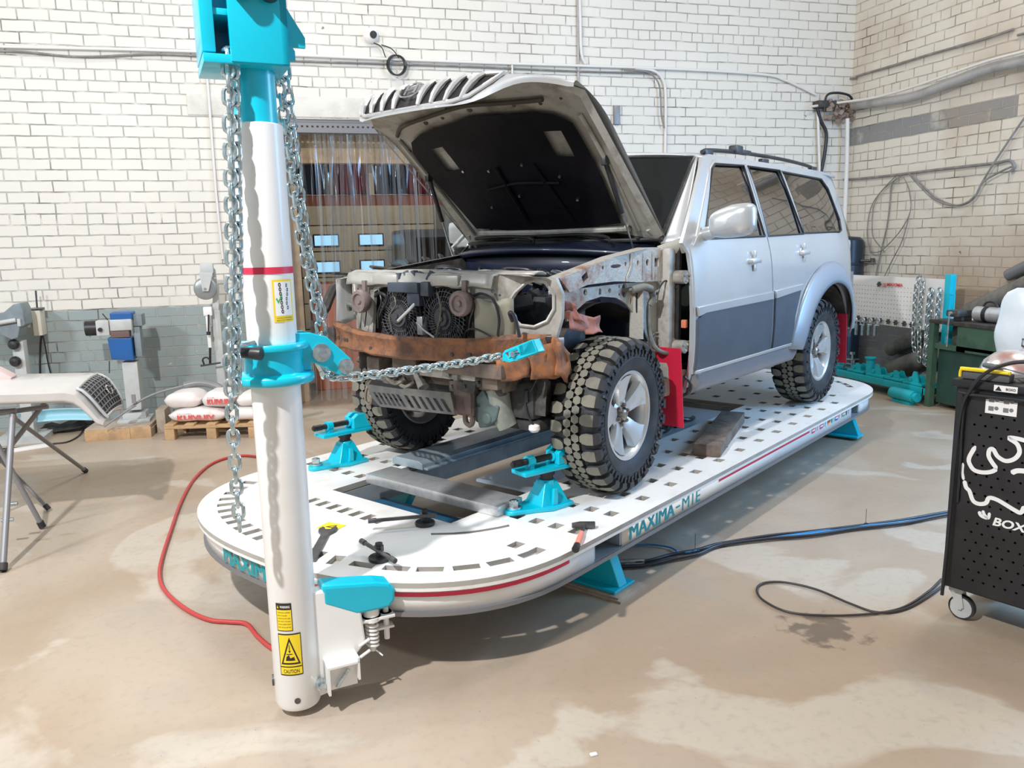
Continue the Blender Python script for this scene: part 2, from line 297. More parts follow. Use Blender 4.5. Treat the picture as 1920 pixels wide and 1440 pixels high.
# ------------------------------------------------------------------ mesh builder
ROOTS = {}
class MB:
    def __init__(s): s.v = []; s.f = []; s.mi = []; s.mats = []; s.M = Matrix.Identity(4); s.cur = 0
    def mat(s, m):
        if m not in s.mats: s.mats.append(m)
        s.cur = s.mats.index(m); return s
    def add(s, verts, faces):
        o = len(s.v); s.v += [s.M @ V(p) for p in verts]
        for f in faces: s.f.append([i+o for i in f]); s.mi.append(s.cur)
        return s
    def box(s, a, b, bev=0.0):
        x0, x1 = sorted((a[0], b[0])); y0, y1 = sorted((a[1], b[1])); z0, z1 = sorted((a[2], b[2]))
        e = min(bev, (x1-x0)*.45, (y1-y0)*.45, (z1-z0)*.45)
        if e <= 0:
            p = [(x, y, z) for z in (z0, z1) for y in (y0, y1) for x in (x0, x1)]
            return s.add(p, [(0, 2, 3, 1), (4, 5, 7, 6), (0, 1, 5, 4), (2, 6, 7, 3), (0, 4, 6, 2), (1, 3, 7, 5)])
        bm = bmesh.new(); bmesh.ops.create_cube(bm, size=1)
        for q in bm.verts: q.co = V(((x0+x1)/2+q.co.x*(x1-x0), (y0+y1)/2+q.co.y*(y1-y0), (z0+z1)/2+q.co.z*(z1-z0)))
        bmesh.ops.bevel(bm, geom=list(bm.edges), offset=e, segments=2, profile=0.6, affect='EDGES')
        bm.verts.index_update(); s.add([q.co.copy() for q in bm.verts], [[q.index for q in f.verts] for f in bm.faces]); bm.free(); return s
    def obox(s, c, size, rot=(0, 0, 0), bev=0.0):
        """box centred at c with euler rotation"""
        from mathutils import Euler
        K = s.M; s.M = K @ Matrix.Translation(c) @ Euler(rot).to_matrix().to_4x4()
        h = [q/2 for q in size]; s.box((-h[0], -h[1], -h[2]), (h[0], h[1], h[2]), bev); s.M = K; return s
    def ring(s, c, ax, r, n, u=None):
        ax = V(ax).normalized(); u = (ax.orthogonal() if u is None else V(u)).normalized(); w = ax.cross(u)
        return [V(c)+(u*cos(2*pi*i/n)+w*sin(2*pi*i/n))*r for i in range(n)]
    def cyl(s, a, b, r, r2=None, n=20, cap=True):
        a, b = V(a), V(b); ax = b-a; r2 = r if r2 is None else r2; u = ax.orthogonal()
        p = s.ring(a, ax, r, n, u)+s.ring(b, ax, r2, n, u)
        f = [(i, (i+1) % n, n+(i+1) % n, n+i) for i in range(n)]
        if cap: f += [tuple(range(n-1, -1, -1)), tuple(range(n, 2*n))]
        return s.add(p, f)
    def lathe(s, prof, n=32, a=(0, 0, 0), axis='Z', close=False):
        """prof: list of (r, h) turned round the axis through a"""
        R = {'Z': Matrix.Identity(3), 'Y': Matrix(((1, 0, 0), (0, 0, 1), (0, -1, 0))), 'X': Matrix(((0, 0, 1), (0, 1, 0), (-1, 0, 0)))}[axis]
        p = []
        for r, h in prof:
            for i in range(n): p.append(V(a)+R @ V((r*cos(2*pi*i/n), r*sin(2*pi*i/n), h)))
        m = len(prof); f = []
        for j in range(m if close else m-1):
            k = (j+1) % m
            for i in range(n): f.append((j*n+i, j*n+(i+1) % n, k*n+(i+1) % n, k*n+i))
        return s.add(p, f)
    def tube(s, pts, r, n=8, smooth=0, closed=False, cap=True):
        pts = [V(p) for p in pts]
        if smooth: pts = catmull(pts, smooth, closed)
        m = len(pts); p = []; u = None
        for i, q in enumerate(pts):
            d = (pts[(i+1) % m]-pts[i-1]) if closed else (pts[min(i+1, m-1)]-pts[max(i-1, 0)])
            if d.length < 1e-9: d = V((0, 0, 1))
            d.normalize()
            u = d.orthogonal() if u is None else (u-d*u.dot(d))
            if u.length < 1e-6: u = d.orthogonal()
            u.normalize(); rr = r[i] if isinstance(r, (list, tuple)) and len(r) == m else (r if not isinstance(r, (list, tuple)) else r[0])
            p += s.ring(q, d, rr, n, u)
        f = []
        for j in range(m if closed else m-1):
            k = (j+1) % m
            for i in range(n): f.append((j*n+i, j*n+(i+1) % n, k*n+(i+1) % n, k*n+i))
        if cap and not closed: f += [tuple(range(n-1, -1, -1)), tuple(range((m-1)*n, m*n))]
        return s.add(p, f)
    def prism(s, poly, d0, d1, plane='XZ'):
        """2d polygon (may be concave) extruded between depths d0,d1 along the third axis"""
        mp = {'XZ': lambda a, b, d: (a, d, b), 'XY': lambda a, b, d: (a, b, d), 'YZ': lambda a, b, d: (d, a, b)}[plane]
        n = len(poly); p = [mp(a, b, d0) for a, b in poly]+[mp(a, b, d1) for a, b in poly]
        f = [(i, (i+1) % n, n+(i+1) % n, n+i) for i in range(n)]+[tuple(range(n-1, -1, -1)), tuple(range(n, 2*n))]
        return s.add(p, f)
    def sheet(s, outline, holes, func, th=0.0, nrm=None, step=0.0, edge_mat=None):
        """outline/holes in 2d, filled, mapped by func(u,v)->point; thickness th along nrm"""
        loops = [outline]+list(holes); vs = []; ed = []
        for lp in loops:
            lp2 = []
            for i, a in enumerate(lp):
                b = lp[(i+1) % len(lp)]; lp2.append(a)
                if step:
                    k = int(sqrt((a[0]-b[0])**2+(a[1]-b[1])**2)/step)
                    for j in range(1, k+1): lp2.append((a[0]+(b[0]-a[0])*j/(k+1), a[1]+(b[1]-a[1])*j/(k+1)))
            o = len(vs); vs += lp2; ed += [(o+i, o+(i+1) % len(lp2)) for i in range(len(lp2))]
        if step:
            x0 = min(a[0] for a in outline); x1 = max(a[0] for a in outline); y0 = min(a[1] for a in outline); y1 = max(a[1] for a in outline)
            xx = x0+step*.5
            while xx < x1:
                yy = y0+step*.5
                while yy < y1:
                    if inside((xx, yy), outline, step*.3) and not any(inside((xx, yy), h, -step*.3) for h in holes): vs.append((xx, yy))
                    yy += step
                xx += step
        r = delaunay_2d_cdt([V(q) for q in vs], ed, [], 0, 1e-6)
        P2, T = r[0], r[2]; keep = []
        for t in T:
            c = ((P2[t[0]].x+P2[t[1]].x+P2[t[2]].x)/3, (P2[t[0]].y+P2[t[1]].y+P2[t[2]].y)/3)
            if inside(c, outline, 0) and not any(inside(c, h, 0) for h in holes): keep.append(list(t))
        P = [V(func(q.x, q.y)) for q in P2]
        if not th: return s.add(P, keep)
        nv = V(nrm) if nrm is not None else None
        n = len(P); P3 = P+[q+(nv if nv is not None else V((0, 0, -1)))*th for q in P]
        cnt = {}
        for t in keep:
            for i in range(3):
                a, b = t[i], t[(i+1) % 3]; cnt[(a, b)] = cnt.get((a, b), 0)+1
        fs = keep+[[i+n for i in reversed(t)] for t in keep]
        side = [(b, a, a+n, b+n) for (a, b) in cnt if (b, a) not in cnt]
        s.add(P3, fs)
        if edge_mat is not None:
            c = s.cur; s.mat(edge_mat); o = len(s.v)-2*n
            for f in side: s.f.append([i+o for i in f]); s.mi.append(s.cur)
            s.cur = c
        else:
            o = len(s.v)-2*n
            for f in side: s.f.append([i+o for i in f]); s.mi.append(s.cur)
        return s
    def grid(s, fn, nu, nv, th=0.0, flip=False):
        p = [V(fn(i/nu, j/nv)) for i in range(nu+1) for j in range(nv+1)]
        f = [(i*(nv+1)+j, (i+1)*(nv+1)+j, (i+1)*(nv+1)+j+1, i*(nv+1)+j+1) for i in range(nu) for j in range(nv)]
        if flip: f = [tuple(reversed(q)) for q in f]
        return s.add(p, f)
    def text(s, body, size, M4, xs=1.0, bold=0.0, ext=0.0006, align='LEFT'):
        cu = bpy.data.curves.new('t', 'FONT'); cu.body = body; cu.size = size; cu.extrude = ext; cu.offset = bold; cu.align_x = align
        cu.resolution_u = 3
        ob = bpy.data.objects.new('t', cu); COL.objects.link(ob)
        dg = bpy.context.evaluated_depsgraph_get(); me = bpy.data.meshes.new_from_object(ob.evaluated_get(dg))
        K = M4 @ Matrix.Diagonal((xs, 1, 1, 1))
        s.add([K @ q.co for q in me.vertices], [list(p.vertices) for p in me.polygons])
        bpy.data.objects.remove(ob); bpy.data.curves.remove(cu); bpy.data.meshes.remove(me); return s
    def build(s, name, m=None, parent=None, fr=ROOM, smooth=35, origin=None, bev=0.0, solid=0.0, solid_off=0.0, weld=False):
        me = bpy.data.meshes.new(name)
        pts = [fr @ q for q in s.v]
        if parent is not None:
            inv = ROOTS[parent.name].inverted(); pts = [inv @ q for q in pts]; loc = None
        else:
            if origin is None:
                xs = [q.x for q in pts]; ys = [q.y for q in pts]; zs = [q.z for q in pts]
                origin = V(((min(xs)+max(xs))/2, (min(ys)+max(ys))/2, min(zs)))
            else: origin = V(origin)
            pts = [q-origin for q in pts]; loc = origin
        me.from_pydata([tuple(q) for q in pts], [], s.f); me.update()

        if s.mats:
            for k in s.mats: me.materials.append(k)
            me.polygons.foreach_set('material_index', s.mi)
        elif m is not None: me.materials.append(m)
        bm = bmesh.new(); bm.from_mesh(me)
        if weld: bmesh.ops.remove_doubles(bm, verts=bm.verts, dist=1e-5)
        bmesh.ops.recalc_face_normals(bm, faces=bm.faces); bm.to_mesh(me); bm.free()
        if smooth:
            me.polygons.foreach_set('use_smooth', [True]*len(me.polygons)); me.set_sharp_from_angle(angle=radians(smooth))
        o = bpy.data.objects.new(name, me); COL.objects.link(o)
        if parent is not None:
            o.parent = parent; ROOTS[o.name] = ROOTS[parent.name]
        else:
            o.location = loc; ROOTS[o.name] = Matrix.Translation(loc)
        if solid:
            md = o.modifiers.new('th', 'SOLIDIFY'); md.thickness = solid; md.offset = solid_off
        if bev:
            md = o.modifiers.new('bv', 'BEVEL'); md.width = bev; md.segments = 2; md.limit_method = 'ANGLE'; md.angle_limit = radians(40); md.use_clamp_overlap = True
        return o
def inside(p, poly, shrink=0.0):
    x, y = p; c = False; n = len(poly); dmin = 1e9
    for i in range(n):
        x1, y1 = poly[i]; x2, y2 = poly[(i+1) % n]
        if (y1 > y) != (y2 > y) and x < (x2-x1)*(y-y1)/(y2-y1)+x1: c = not c
        if shrink:
            dx, dy = x2-x1, y2-y1; t = max(0, min(1, ((x-x1)*dx+(y-y1)*dy)/(dx*dx+dy*dy+1e-12)))
            dmin = min(dmin, sqrt((x-x1-t*dx)**2+(y-y1-t*dy)**2))
    if shrink > 0: return c and dmin > shrink
    if shrink < 0: return c or dmin < -shrink
    return c
def catmull(P, k, closed=False):
    n = len(P); out = []
    for i in range(n if closed else n-1):
        p0 = P[i-1] if (closed or i > 0) else P[0]*2-P[1]
        p1 = P[i]; p2 = P[(i+1) % n]; p3 = P[(i+2) % n] if (closed or i+2 < n) else P[-1]*2-P[-2]
        for j in range(k):
            t = j/k
            out.append(0.5*((2*p1)+(-p0+p2)*t+(2*p0-5*p1+4*p2-p3)*t*t+(-p0+3*p1-3*p2+p3)*t**3))
    if not closed: out.append(P[-1])
    return out
def tag(o, label=None, cat=None, group=None, kind=None):
    if label: o['label'] = label
    if cat: o['category'] = cat
    if group: o['group'] = group
    if kind: o['kind'] = kind
    return o
def thing(name, label, cat, loc=(0, 0, 0), rz=0, group=None, fr=ROOM):
    o = bpy.data.objects.new(name, None); COL.objects.link(o); o.empty_display_size = 0.1
    Mx = fr @ Matrix.Translation(loc) @ Matrix.Rotation(rz, 4, 'Z')
    o.matrix_world = Mx; ROOTS[o.name] = Mx.copy(); return tag(o, label, cat, group)
def copy_tree(o, loc=None, rz=None, label=None, group=None, parent=None):
    c = o.copy(); COL.objects.link(c)
    if parent is not None: c.parent = parent
    else:
        if loc is not None: c.location = loc
        if rz is not None: c.rotation_euler = (0, 0, rz)
        if label: c['label'] = label
        if group: c['group'] = group
        ROOTS[c.name] = Matrix.Translation(c.location) @ c.rotation_euler.to_matrix().to_4x4()
    for ch in [q for q in COL.objects if q.parent == o]: copy_tree(ch, parent=c)
    return c
def structure(mb, name, m, **k): return tag(mb.build(name, m, **k), kind='structure')
def superellipse(cx, cy, a, b, e, t0, t1, n):
    out = []
    for i in range(n+1):
        t = t0+(t1-t0)*i/n; c, s_ = cos(t), sin(t)
        out.append((cx+a*math.copysign(abs(c)**(2/e), c), cy+b*math.copysign(abs(s_)**(2/e), s_)))
    return out
def ellipse(cx, cy, a, b, n=16, rot=0.0):
    return [(cx+a*cos(2*pi*i/n)*cos(rot)-b*sin(2*pi*i/n)*sin(rot), cy+a*cos(2*pi*i/n)*sin(rot)+b*sin(2*pi*i/n)*cos(rot)) for i in range(n)]
def chain_links(mb, path, L=0.066, wdt=0.044, r=0.0065, n=6, seg=5, twist=0.0, k=8):
    """links of round bar laid alternately along the path"""
    pts = catmull([V(p) for p in path], k); d = [0]
    for i in range(1, len(pts)): d.append(d[-1]+(pts[i]-pts[i-1]).length)
    pitch = L-4*r+0.001; s = L/2; i = 0; j = 0; up = None
    while s < d[-1]-L*0.3:
        while i < len(d)-2 and d[i+1] < s: i += 1
        t = (s-d[i])/max(1e-9, d[i+1]-d[i]); c = pts[i].lerp(pts[i+1], t); ax = (pts[i+1]-pts[i]).normalized()
        if up is None: up = ax.orthogonal()
        up = (up-ax*up.dot(ax)).normalized()
        a = (pi/4 if j % 2 else -pi/4)+twist; u = up*cos(a)+ax.cross(up)*sin(a)
        h = L/2-wdt/2; R = wdt/2-r; q = []
        for e in range(seg+1): b = -pi/2+pi*e/seg; q.append(c+ax*(h+R*cos(b))+u*(R*sin(b)))
        for e in range(seg+1): b = pi/2+pi*e/seg; q.append(c+ax*(-h+R*cos(b))+u*(R*sin(b)))
        mb.tube(q, r, n, closed=True); s += pitch; j += 1
    return mb
# ================================================================== ROOM
YB, XR = 8.53, 6.75
b = MB(); b.box((-6.5, -2.5, -0.1), (XR+0.4, 17.2, 0)); structure(b, 'floor', floor_mat, smooth=0, origin=(0, 0, 0))
b = MB()
b.sheet([(-6.5, 0), (0.08, 0), (0.08, 2.925), (3.05, 2.925), (3.05, 0), (XR, 0), (XR, 6.5), (-6.5, 6.5)], [], lambda u, v: (u, YB, v), 0.38, (0, 1, 0))
structure(b, 'wall_back', brick_back, smooth=0, origin=(0, 0, 0))
b = MB(); b.box((XR, -2.5, 0), (XR+0.38, YB+0.38, 6.5)); structure(b, 'wall_right', brick_right, smooth=0, origin=(0, 0, 0))
# lintel over the doorway, flush concrete
b = MB(); b.box((-0.72, YB-0.012, 2.945), (3.5, YB+0.05, 3.14), 0.004); tag(b.build('trim_1', plaster_mat), kind='structure')
# hall behind the doorway
hall = mat('hall_wall', (0.30, 0.27, 0.22), 0.8, 0, (0.22, 0.20, 0.17), 2)
b = MB(); b.box((-4, 17, 0), (8, 17.2, 6.0)); structure(b, 'wall_hall_far', hall, smooth=0)
b = MB(); b.box((-4.2, YB+0.38, 0), (-4, 17.2, 6.0)); structure(b, 'wall_hall_left', hall, smooth=0)
b = MB(); b.box((8, YB+0.38, 0), (8.2, 17.2, 6.0)); structure(b, 'wall_hall_right', hall, smooth=0)
b = MB(); b.box((-4.2, YB+0.38, 5.2), (8.2, 17.2, 5.35)); structure(b, 'ceiling_hall', hall, smooth=0)

# wooden door frame, curtain rail and clear strip curtain
t = thing('door_frame', 'plain timber frame standing inside the brick doorway behind the clear strips', 'door frame', (0.3, YB+0.42, 0))
b = MB(); b.box((0.0, YB+0.39, 2.54), (3.05, YB+0.52, 2.82), 0.006); b.build('header_board', wood, t)
for x in (0.17, 2.92):
    b = MB(); b.box((x-0.05, YB+0.40, 0), (x+0.07, YB+0.50, 2.5), 0.004); b.build('post', wood, t)
t = thing('strip_curtain', 'clear plastic strip curtain hanging from a perforated metal rail in the doorway', 'curtain', (0.1, YB+0.1, 2.8))
b = MB(); zc = 2.86
b.sheet([(0.08, 2.80), (3.04, 2.80), (3.04, 2.915), (0.08, 2.915)], [[(x, 2.85), (x+0.022, 2.85), (x+0.022, 2.868), (x, 2.868)] for x in [0.12+0.05*i for i in range(58)]], lambda u, v: (u, YB+0.02, v), 0.004, (0, 1, 0))
b.box((0.08, YB+0.015, 2.90), (3.04, YB+0.07, 2.922)); b.build('rail', rail_grey, t)
rnd = random.Random(3); x = 0.1
k = 0
while x < 3.0:
    wd = 0.20+rnd.random()*0.03; ph = rnd.random()*6; am = 0.012+rnd.random()*0.03; gather = rnd.random()*0.25; yo = YB+0.05+0.016*(k % 2)
    def fn(u, v, x=x, wd=wd, ph=ph, am=am, gather=gather, yo=yo):
        z = 2.81-2.74*v; s = (u-0.5)*wd*(1-gather*v*(1-v)*2.2)
        return (x+wd/2+s+0.02*sin(ph+v*3), yo+am*sin(u*7+ph+v*1.5)*min(1, v*4)+0.5*am*sin(u*15+ph*2), z)
    b = MB(); b.grid(fn, 14, 14); b.build('strip', pvc_film, t); x += 0.165; k += 1

# hall contents
t = thing('pallet_rack', 'tall storage rack with an orange beam and red and dark cloths seen through the curtain', 'rack', (1.6, 10.6, 0))
for x in (0.15, 3.2):
    b = MB(); b.box((x, 10.4, 0), (x+0.08, 10.5, 3.6)); b.box((x, 11.2, 0), (x+0.08, 11.3, 3.6)); b.build('upright', lift_blue, t)
b = MB(); b.box((0.15, 10.38, 2.17), (3.28, 10.44, 2.29), 0.004); b.build('beam', orange, t)
b = MB(); b.box((0.15, 10.44, 2.26), (3.28, 11.25, 2.30)); b.build('shelf', dark_stuff, t)
for i, (x0, x1, z1, mm, lab) in enumerate([(0.30, 0.66, 2.86, dark_stuff, 'dark blue cloth bundle on the rack, left of the first red cloth'), (0.76, 1.17, 2.88, red_cloth, 'red cloth banner on the rack seen through the curtain, left one'), (1.24, 1.62, 2.80, dark_stuff, 'dark blue cloth bundle on the rack between the two red cloths'), (1.70, 2.05, 2.88, red_cloth, 'red cloth on the rack partly hidden by the raised bonnet')]):
    b = MB(); ph = i*1.7
    b.grid(lambda u, v, x0=x0, x1=x1, z1=z1, ph=ph: (x0+(x1-x0)*u, 10.47+0.03*sin(u*14+ph)+0.02*sin(u*31), 2.31+(z1-2.31)*v), 24, 3)
    tag(b.build('cloth', mm, solid=0.05, solid_off=1), lab, 'cloth')
t = thing('garage_door', 'tan sectional garage door with small daylit windows at the far end of the hall', 'garage door', (1.6, 16.9, 0))
b = MB(); 
for i in range(6): b.box((0.45, 16.86, 0.02+0.52*i), (3.2, 16.93, 0.52+0.52*i), 0.01)
for i in range(6):
    b.box((0.452+0.92*0, 16.85, 0), (0.47, 16.86, 3.1))
b.build('door_panel', tan_wall, t)
for z in (1.13, 1.66):
    for x in (0.72, 1.62, 2.5):
        b = MB(); b.box((x, 16.84, z), (x+0.52, 16.87, z+0.26), 0.01); w = b.build('window_frame', black, t)
        b = MB(); b.box((x+0.03, 16.83, z+0.03), (x+0.49, 16.845, z+0.23)); b.build('pane', sky_pane, w)
t = thing('parked_van', 'dark van parked in the hall behind the clear curtain, front towards the viewer', 'van', (3.2, 14.6, 0))
b = MB(); b.sheet([(0, .35), (0, 0.95), (.12, 1.12), (.8, 1.25), (1.3, 1.85), (1.6, 1.95), (3, 1.95), (3, .35)], [], lambda u, v: (2.25, 13.5+u, v), 1.75, (1, 0, 0)); b.build('body', mat('dark_van_paint', (0.07, 0.075, 0.085), 0.3, 0.2), t, bev=0.05)
b = MB(); b.add([(2.38, 14.26, 1.28), (3.87, 14.26, 1.28), (3.8, 14.7, 1.8), (2.45, 14.7, 1.8)], [(0, 1, 2, 3)]); b.build('windscreen', glass_side, t)
for x in (2.35, 3.55):
    b = MB(); b.box((x, 13.46, 0.78), (x+0.34, 13.55, 0.95), 0.03); b.build('headlamp', label_white, t)
    b = MB(); b.cyl((x, 14.1, 0.34), (x+0.22, 14.1, 0.34), 0.34); b.build('wheel', black_soft, t)
b = MB(); b.box((2.85, 13.47, 0.55), (3.35, 13.52, 0.66)); b.build('number_plate', label_white, t)
t = thing('tube_light', 'lit fluorescent tube light glowing behind the curtain', 'light', (2.9, 13.0, 2.4))
b = MB(); b.cyl((2.42, 13.0, 2.42), (3.5, 13.0, 2.42), 0.045); b.build('tube', tube_mat, t)
b = MB(); b.box((2.38, 12.95, 2.46), (3.54, 13.05, 2.52)); b.build('fitting', machine_grey, t)
for x in (2.6, 3.3):
    b = MB(); b.cyl((x, 13.0, 2.52), (x, 13.0, 5.2), 0.008); b.build('hanger_rod', machine_grey, t)
b = MB(); b.box((0.35, 9.6, 0.0), (1.0, 10.2, 1.25), 0.02); tag(b.build('crate', orange), 'reddish orange crate standing just inside the hall behind the curtain', 'crate')
b = MB(); b.box((1.1, 11.8, 0.0), (2.5, 12.6, 0.8), 0.02); tag(b.build('workbench', dark_stuff), 'dark workbench in the hall below the orange rack beam', 'workbench')

# ------------------------------------------------------------------ wall services
def wallpts(seq, d=0.025): return [on(px, py, y=YB-d) for px, py in seq]
def rwall(seq, d=0.03): return [on(px, py, x=XR-d) for px, py in seq]
def wire(name, pts, r, m, label, cat, group=None, smooth=6, n=8):
    b = MB(); b.tube(pts, r, n, smooth=smooth); return tag(b.build(name, m, smooth=60), label, cat, group)
wire('conduit', [V((-3.6, YB-.03, 3.47)), V((-2.2, YB-.03, 3.49)), V((-0.5, YB-.03, 3.515)), V((1.9, YB-.03, 3.515)), V((4.3, YB-.03, 3.53)), V((5.5, YB-.03, 3.51))]+wallpts([(1470, 150), (1500, 163), (1530, 178)]), 0.015, pvc, 'long white conduit running level across the back wall to the corner junction', 'conduit')
wire('cable', [V((-3.6, YB-.025, 3.42)), V((-2.2, YB-.025, 3.455)), V((-1.6, YB-.025, 3.43)), V((-0.9, YB-.025, 3.48)), V((0.0, YB-.025, 3.465)), V((1.9, YB-.025, 3.475)), V((3.2, YB-.025, 3.47)), V((4.2, YB-.025, 3.48))], 0.010, grey_cable, 'thin grey cable strapped just under the long white wall conduit', 'cable')
wire('conduit', wallpts([(384, 100), (392, 190), (405, 360), (418, 486)]), 0.013, pvc, 'thin white conduit dropping down the wall left of the tower', 'conduit', smooth=3)
wire('conduit', wallpts([(1086, -30), (1088, 40), (1090, 100), (1098, 120)]), 0.017, pvc, 'white conduit coming down from the ceiling above the raised bonnet', 'conduit', smooth=3)
wire('pipe', [V((3.25, YB-.02, 4.4)), V((3.25, YB-.02, 2.2))], 0.013, grey_pipe, 'thin grey pipe running straight up the wall behind the raised bonnet', 'pipe', smooth=0)
wire('conduit', wallpts([(1190, 128), (1225, 133), (1243, 150), (1248, 185), (1247, 290)]), 0.016, pvc, 'white conduit bending down the wall above the windscreen', 'conduit')
wire('cable', wallpts([(1170, 131), (1215, 136), (1236, 160), (1240, 215), (1245, 240)], .05), 0.009, grey_cable, 'thin cable looping beside the conduit bend above the windscreen', 'cable')
wire('conduit', wallpts([(960, 118), (961, 150)]), 0.012, pvc, 'short white conduit stub dropping behind the top of the bonnet', 'conduit', smooth=0)
# camera with coil
t = thing('security_camera', 'small white dome camera with black lens high on the back wall', 'camera', tuple(on(696, 68, y=YB)))
c = on(696, 66, y=YB-.04)
b = MB(); b.lathe([(0.0, 0.0), (0.075, 0.0), (0.075, 0.03), (0.062, 0.06), (0.03, 0.085), (0, 0.09)], 24, a=(c.x, YB, c.z), axis='Y')
for i in range(len(b.v)): b.v[i].y = 2*YB-b.v[i].y if b.v[i].y > YB else b.v[i].y
b.build('housing', label_white, t)
b = MB(); b.cyl((c.x+.015, YB-.1, c.z-.005), (c.x+.015, YB-.05, c.z-.005), 0.035); b.build('lens', black, t)
b = MB(); q = on(742, 122, y=YB-.04)
for j in range(4): b.tube([q+V((0.088*cos(a)+.004*j, -0.012*j, 0.095*sin(a)-.003*j)) for a in [2*pi*i/28 for i in range(28)]], 0.0075, 6, closed=True)
b.tube(wallpts([(700, 80), (715, 88), (722, 105), (728, 118)], .03), 0.005, 6, smooth=5)
b.tube(wallpts([(715, 84), (735, 92), (750, 112)], .03), 0.005, 6, smooth=5)
tag(b.build('cable_coil', black_hose, smooth=60), 'coil of black cable hung on the conduit under the wall camera', 'cable')
b = MB(); q = on(1155, 216, y=YB); b.box((q.x-.035, YB-.03, q.z-.10), (q.x+.035, YB, q.z+.10), 0.005)
tag(b.build('socket_strip', rail_grey), 'small grey vertical box on the wall right of the raised bonnet', 'wall box')
b = MB(); q = on(320, 170, y=YB); 
# corner junction with torn hole
t = thing('corner_opening', 'rough broken opening in the corner where pipes and cables pass through', 'opening', tuple(on(1570, 205, y=YB)))
b = MB(); rnd = random.Random(5)
for i in range(46):
    p = on(1548+rnd.random()*50, 188+rnd.random()*42, y=YB-.01-rnd.random()*.10); s_ = 0.02+rnd.random()*.035
    b.obox(p, (s_, s_*.8, s_*1.1), (rnd.random()*3, rnd.random()*3, rnd.random()*3))
b.build('rubble', mat('broken_brick', (0.34, 0.24, 0.19), 0.9, 0, (0.20, 0.17, 0.15), 20), t, smooth=0)
b = MB(); p = on(1535, 197, y=YB); b.box((p.x-.09, YB-.12, p.z-.045), (p.x+.16, YB-.005, p.z+.035), 0.01); b.build('pipe_end_box', black_dirty, t)
wire('cable', wallpts([(1545, 210), (1550, 180), (1568, 174), (1590, 178), (1598, 186)], .10), 0.014, black_hose, 'black hose arching over the broken corner opening', 'hose')
wire('cable', wallpts([(1532, 200), (1538, 225), (1549, 250), (1546, 290), (1538, 330)], .06), 0.020, black_hose, 'black hose hanging down the corner behind the car roof', 'hose')
wire('conduit', wallpts([(1533, 205), (1535, 260), (1537, 330)], .05), 0.016, pvc, 'white conduit dropping beside the black hose behind the car roof', 'conduit', smooth=2)
wire('conduit', [on(1589, 222, y=YB-.14), on(1588, 300, y=YB-.14), on(1583, 428, y=YB-.14)], 0.024, pvc, 'thick white pipe standing in the corner down to the black tank', 'pipe', smooth=2, n=12)
wire('pipe', [on(1520, 200, y=YB-.12), on(1570, 193, y=YB-.10)]+rwall([(1640, 183), (1715, 162), (1800, 132), (1860, 112), (1925, 95), (1990, 74)], .16), 0.014, pvc, 'white conduit climbing along the right wall above the thick grey pipe', 'conduit')
wire('pipe', rwall([(1600, 198), (1660, 190), (1715, 180), (1790, 152), (1850, 130), (1925, 112), (1990, 95)], .09), 0.050, grey_pipe, 'thick grey pipe running up the right wall out of the corner', 'pipe', n=14)
wire('cable', rwall([(1545, 147), (1600, 147), (1612, 141), (1680, 122), (1740, 103), (1830, 78), (1900, 55)]), 0.013, grey_cable, 'dark cable bundle rising along the upper right wall', 'cable')
wire('cable', rwall([(1908, 66), (1930, 60), (1960, 50)]), 0.012, grey_cable, 'short cable end at the top right edge of the wall', 'cable')
wire('cable', rwall([(1540, 337), (1600, 336), (1680, 328), (1760, 318), (1830, 310), (1872, 305), (1893, 301), (1902, 312), (1896, 322)], .05), 0.015, grey_cable, 'level grey cable bundle on the right wall behind the car', 'cable')
wire('cable', rwall([(1705, 326), (1722, 345), (1750, 372), (1780, 384), (1808, 382), (1830, 365), (1845, 340), (1880, 320), (1898, 312)], .07), 0.010, grey_cable, 'cable sagging in a deep loop on the right wall', 'cable')
wire('cable', rwall([(1710, 328), (1740, 358), (1768, 378), (1800, 385), (1826, 372), (1840, 345), (1870, 296), (1925, 215), (1960, 165)], .06), 0.010, grey_cable, 'cable leaving the loop steeply upwards at the right edge', 'cable')
for i, (seq, lab) in enumerate([([(1680, 330), (1660, 350), (1640, 375), (1630, 400), (1626, 440), (1632, 475)], 'leftmost strand of the thin cables dangling on the right wall'),
    ([(1684, 332), (1650, 362), (1637, 395), (1636, 440), (1650, 462), (1658, 472)], 'second strand from the left of the dangling thin wall cables'),
    ([(1690, 330), (1673, 345), (1668, 390), (1662, 430), (1650, 480), (1640, 530)], 'thick straight strand in the middle of the dangling wall cables'),
    ([(1693, 330), (1704, 355), (1707, 395), (1690, 430), (1662, 462), (1645, 473), (1632, 470), (1628, 455)], 'thin strand curling back in a loop at the foot of the dangling wall cables'),
    ([(1706, 400), (1692, 450), (1672, 490), (1655, 525)], 'faint thin strand falling to the right of the dangling wall cables')]):
    wire('cable', rwall(seq, .04+.01*i), 0.006 if i != 2 else 0.009, grey_cable, lab, 'cable')

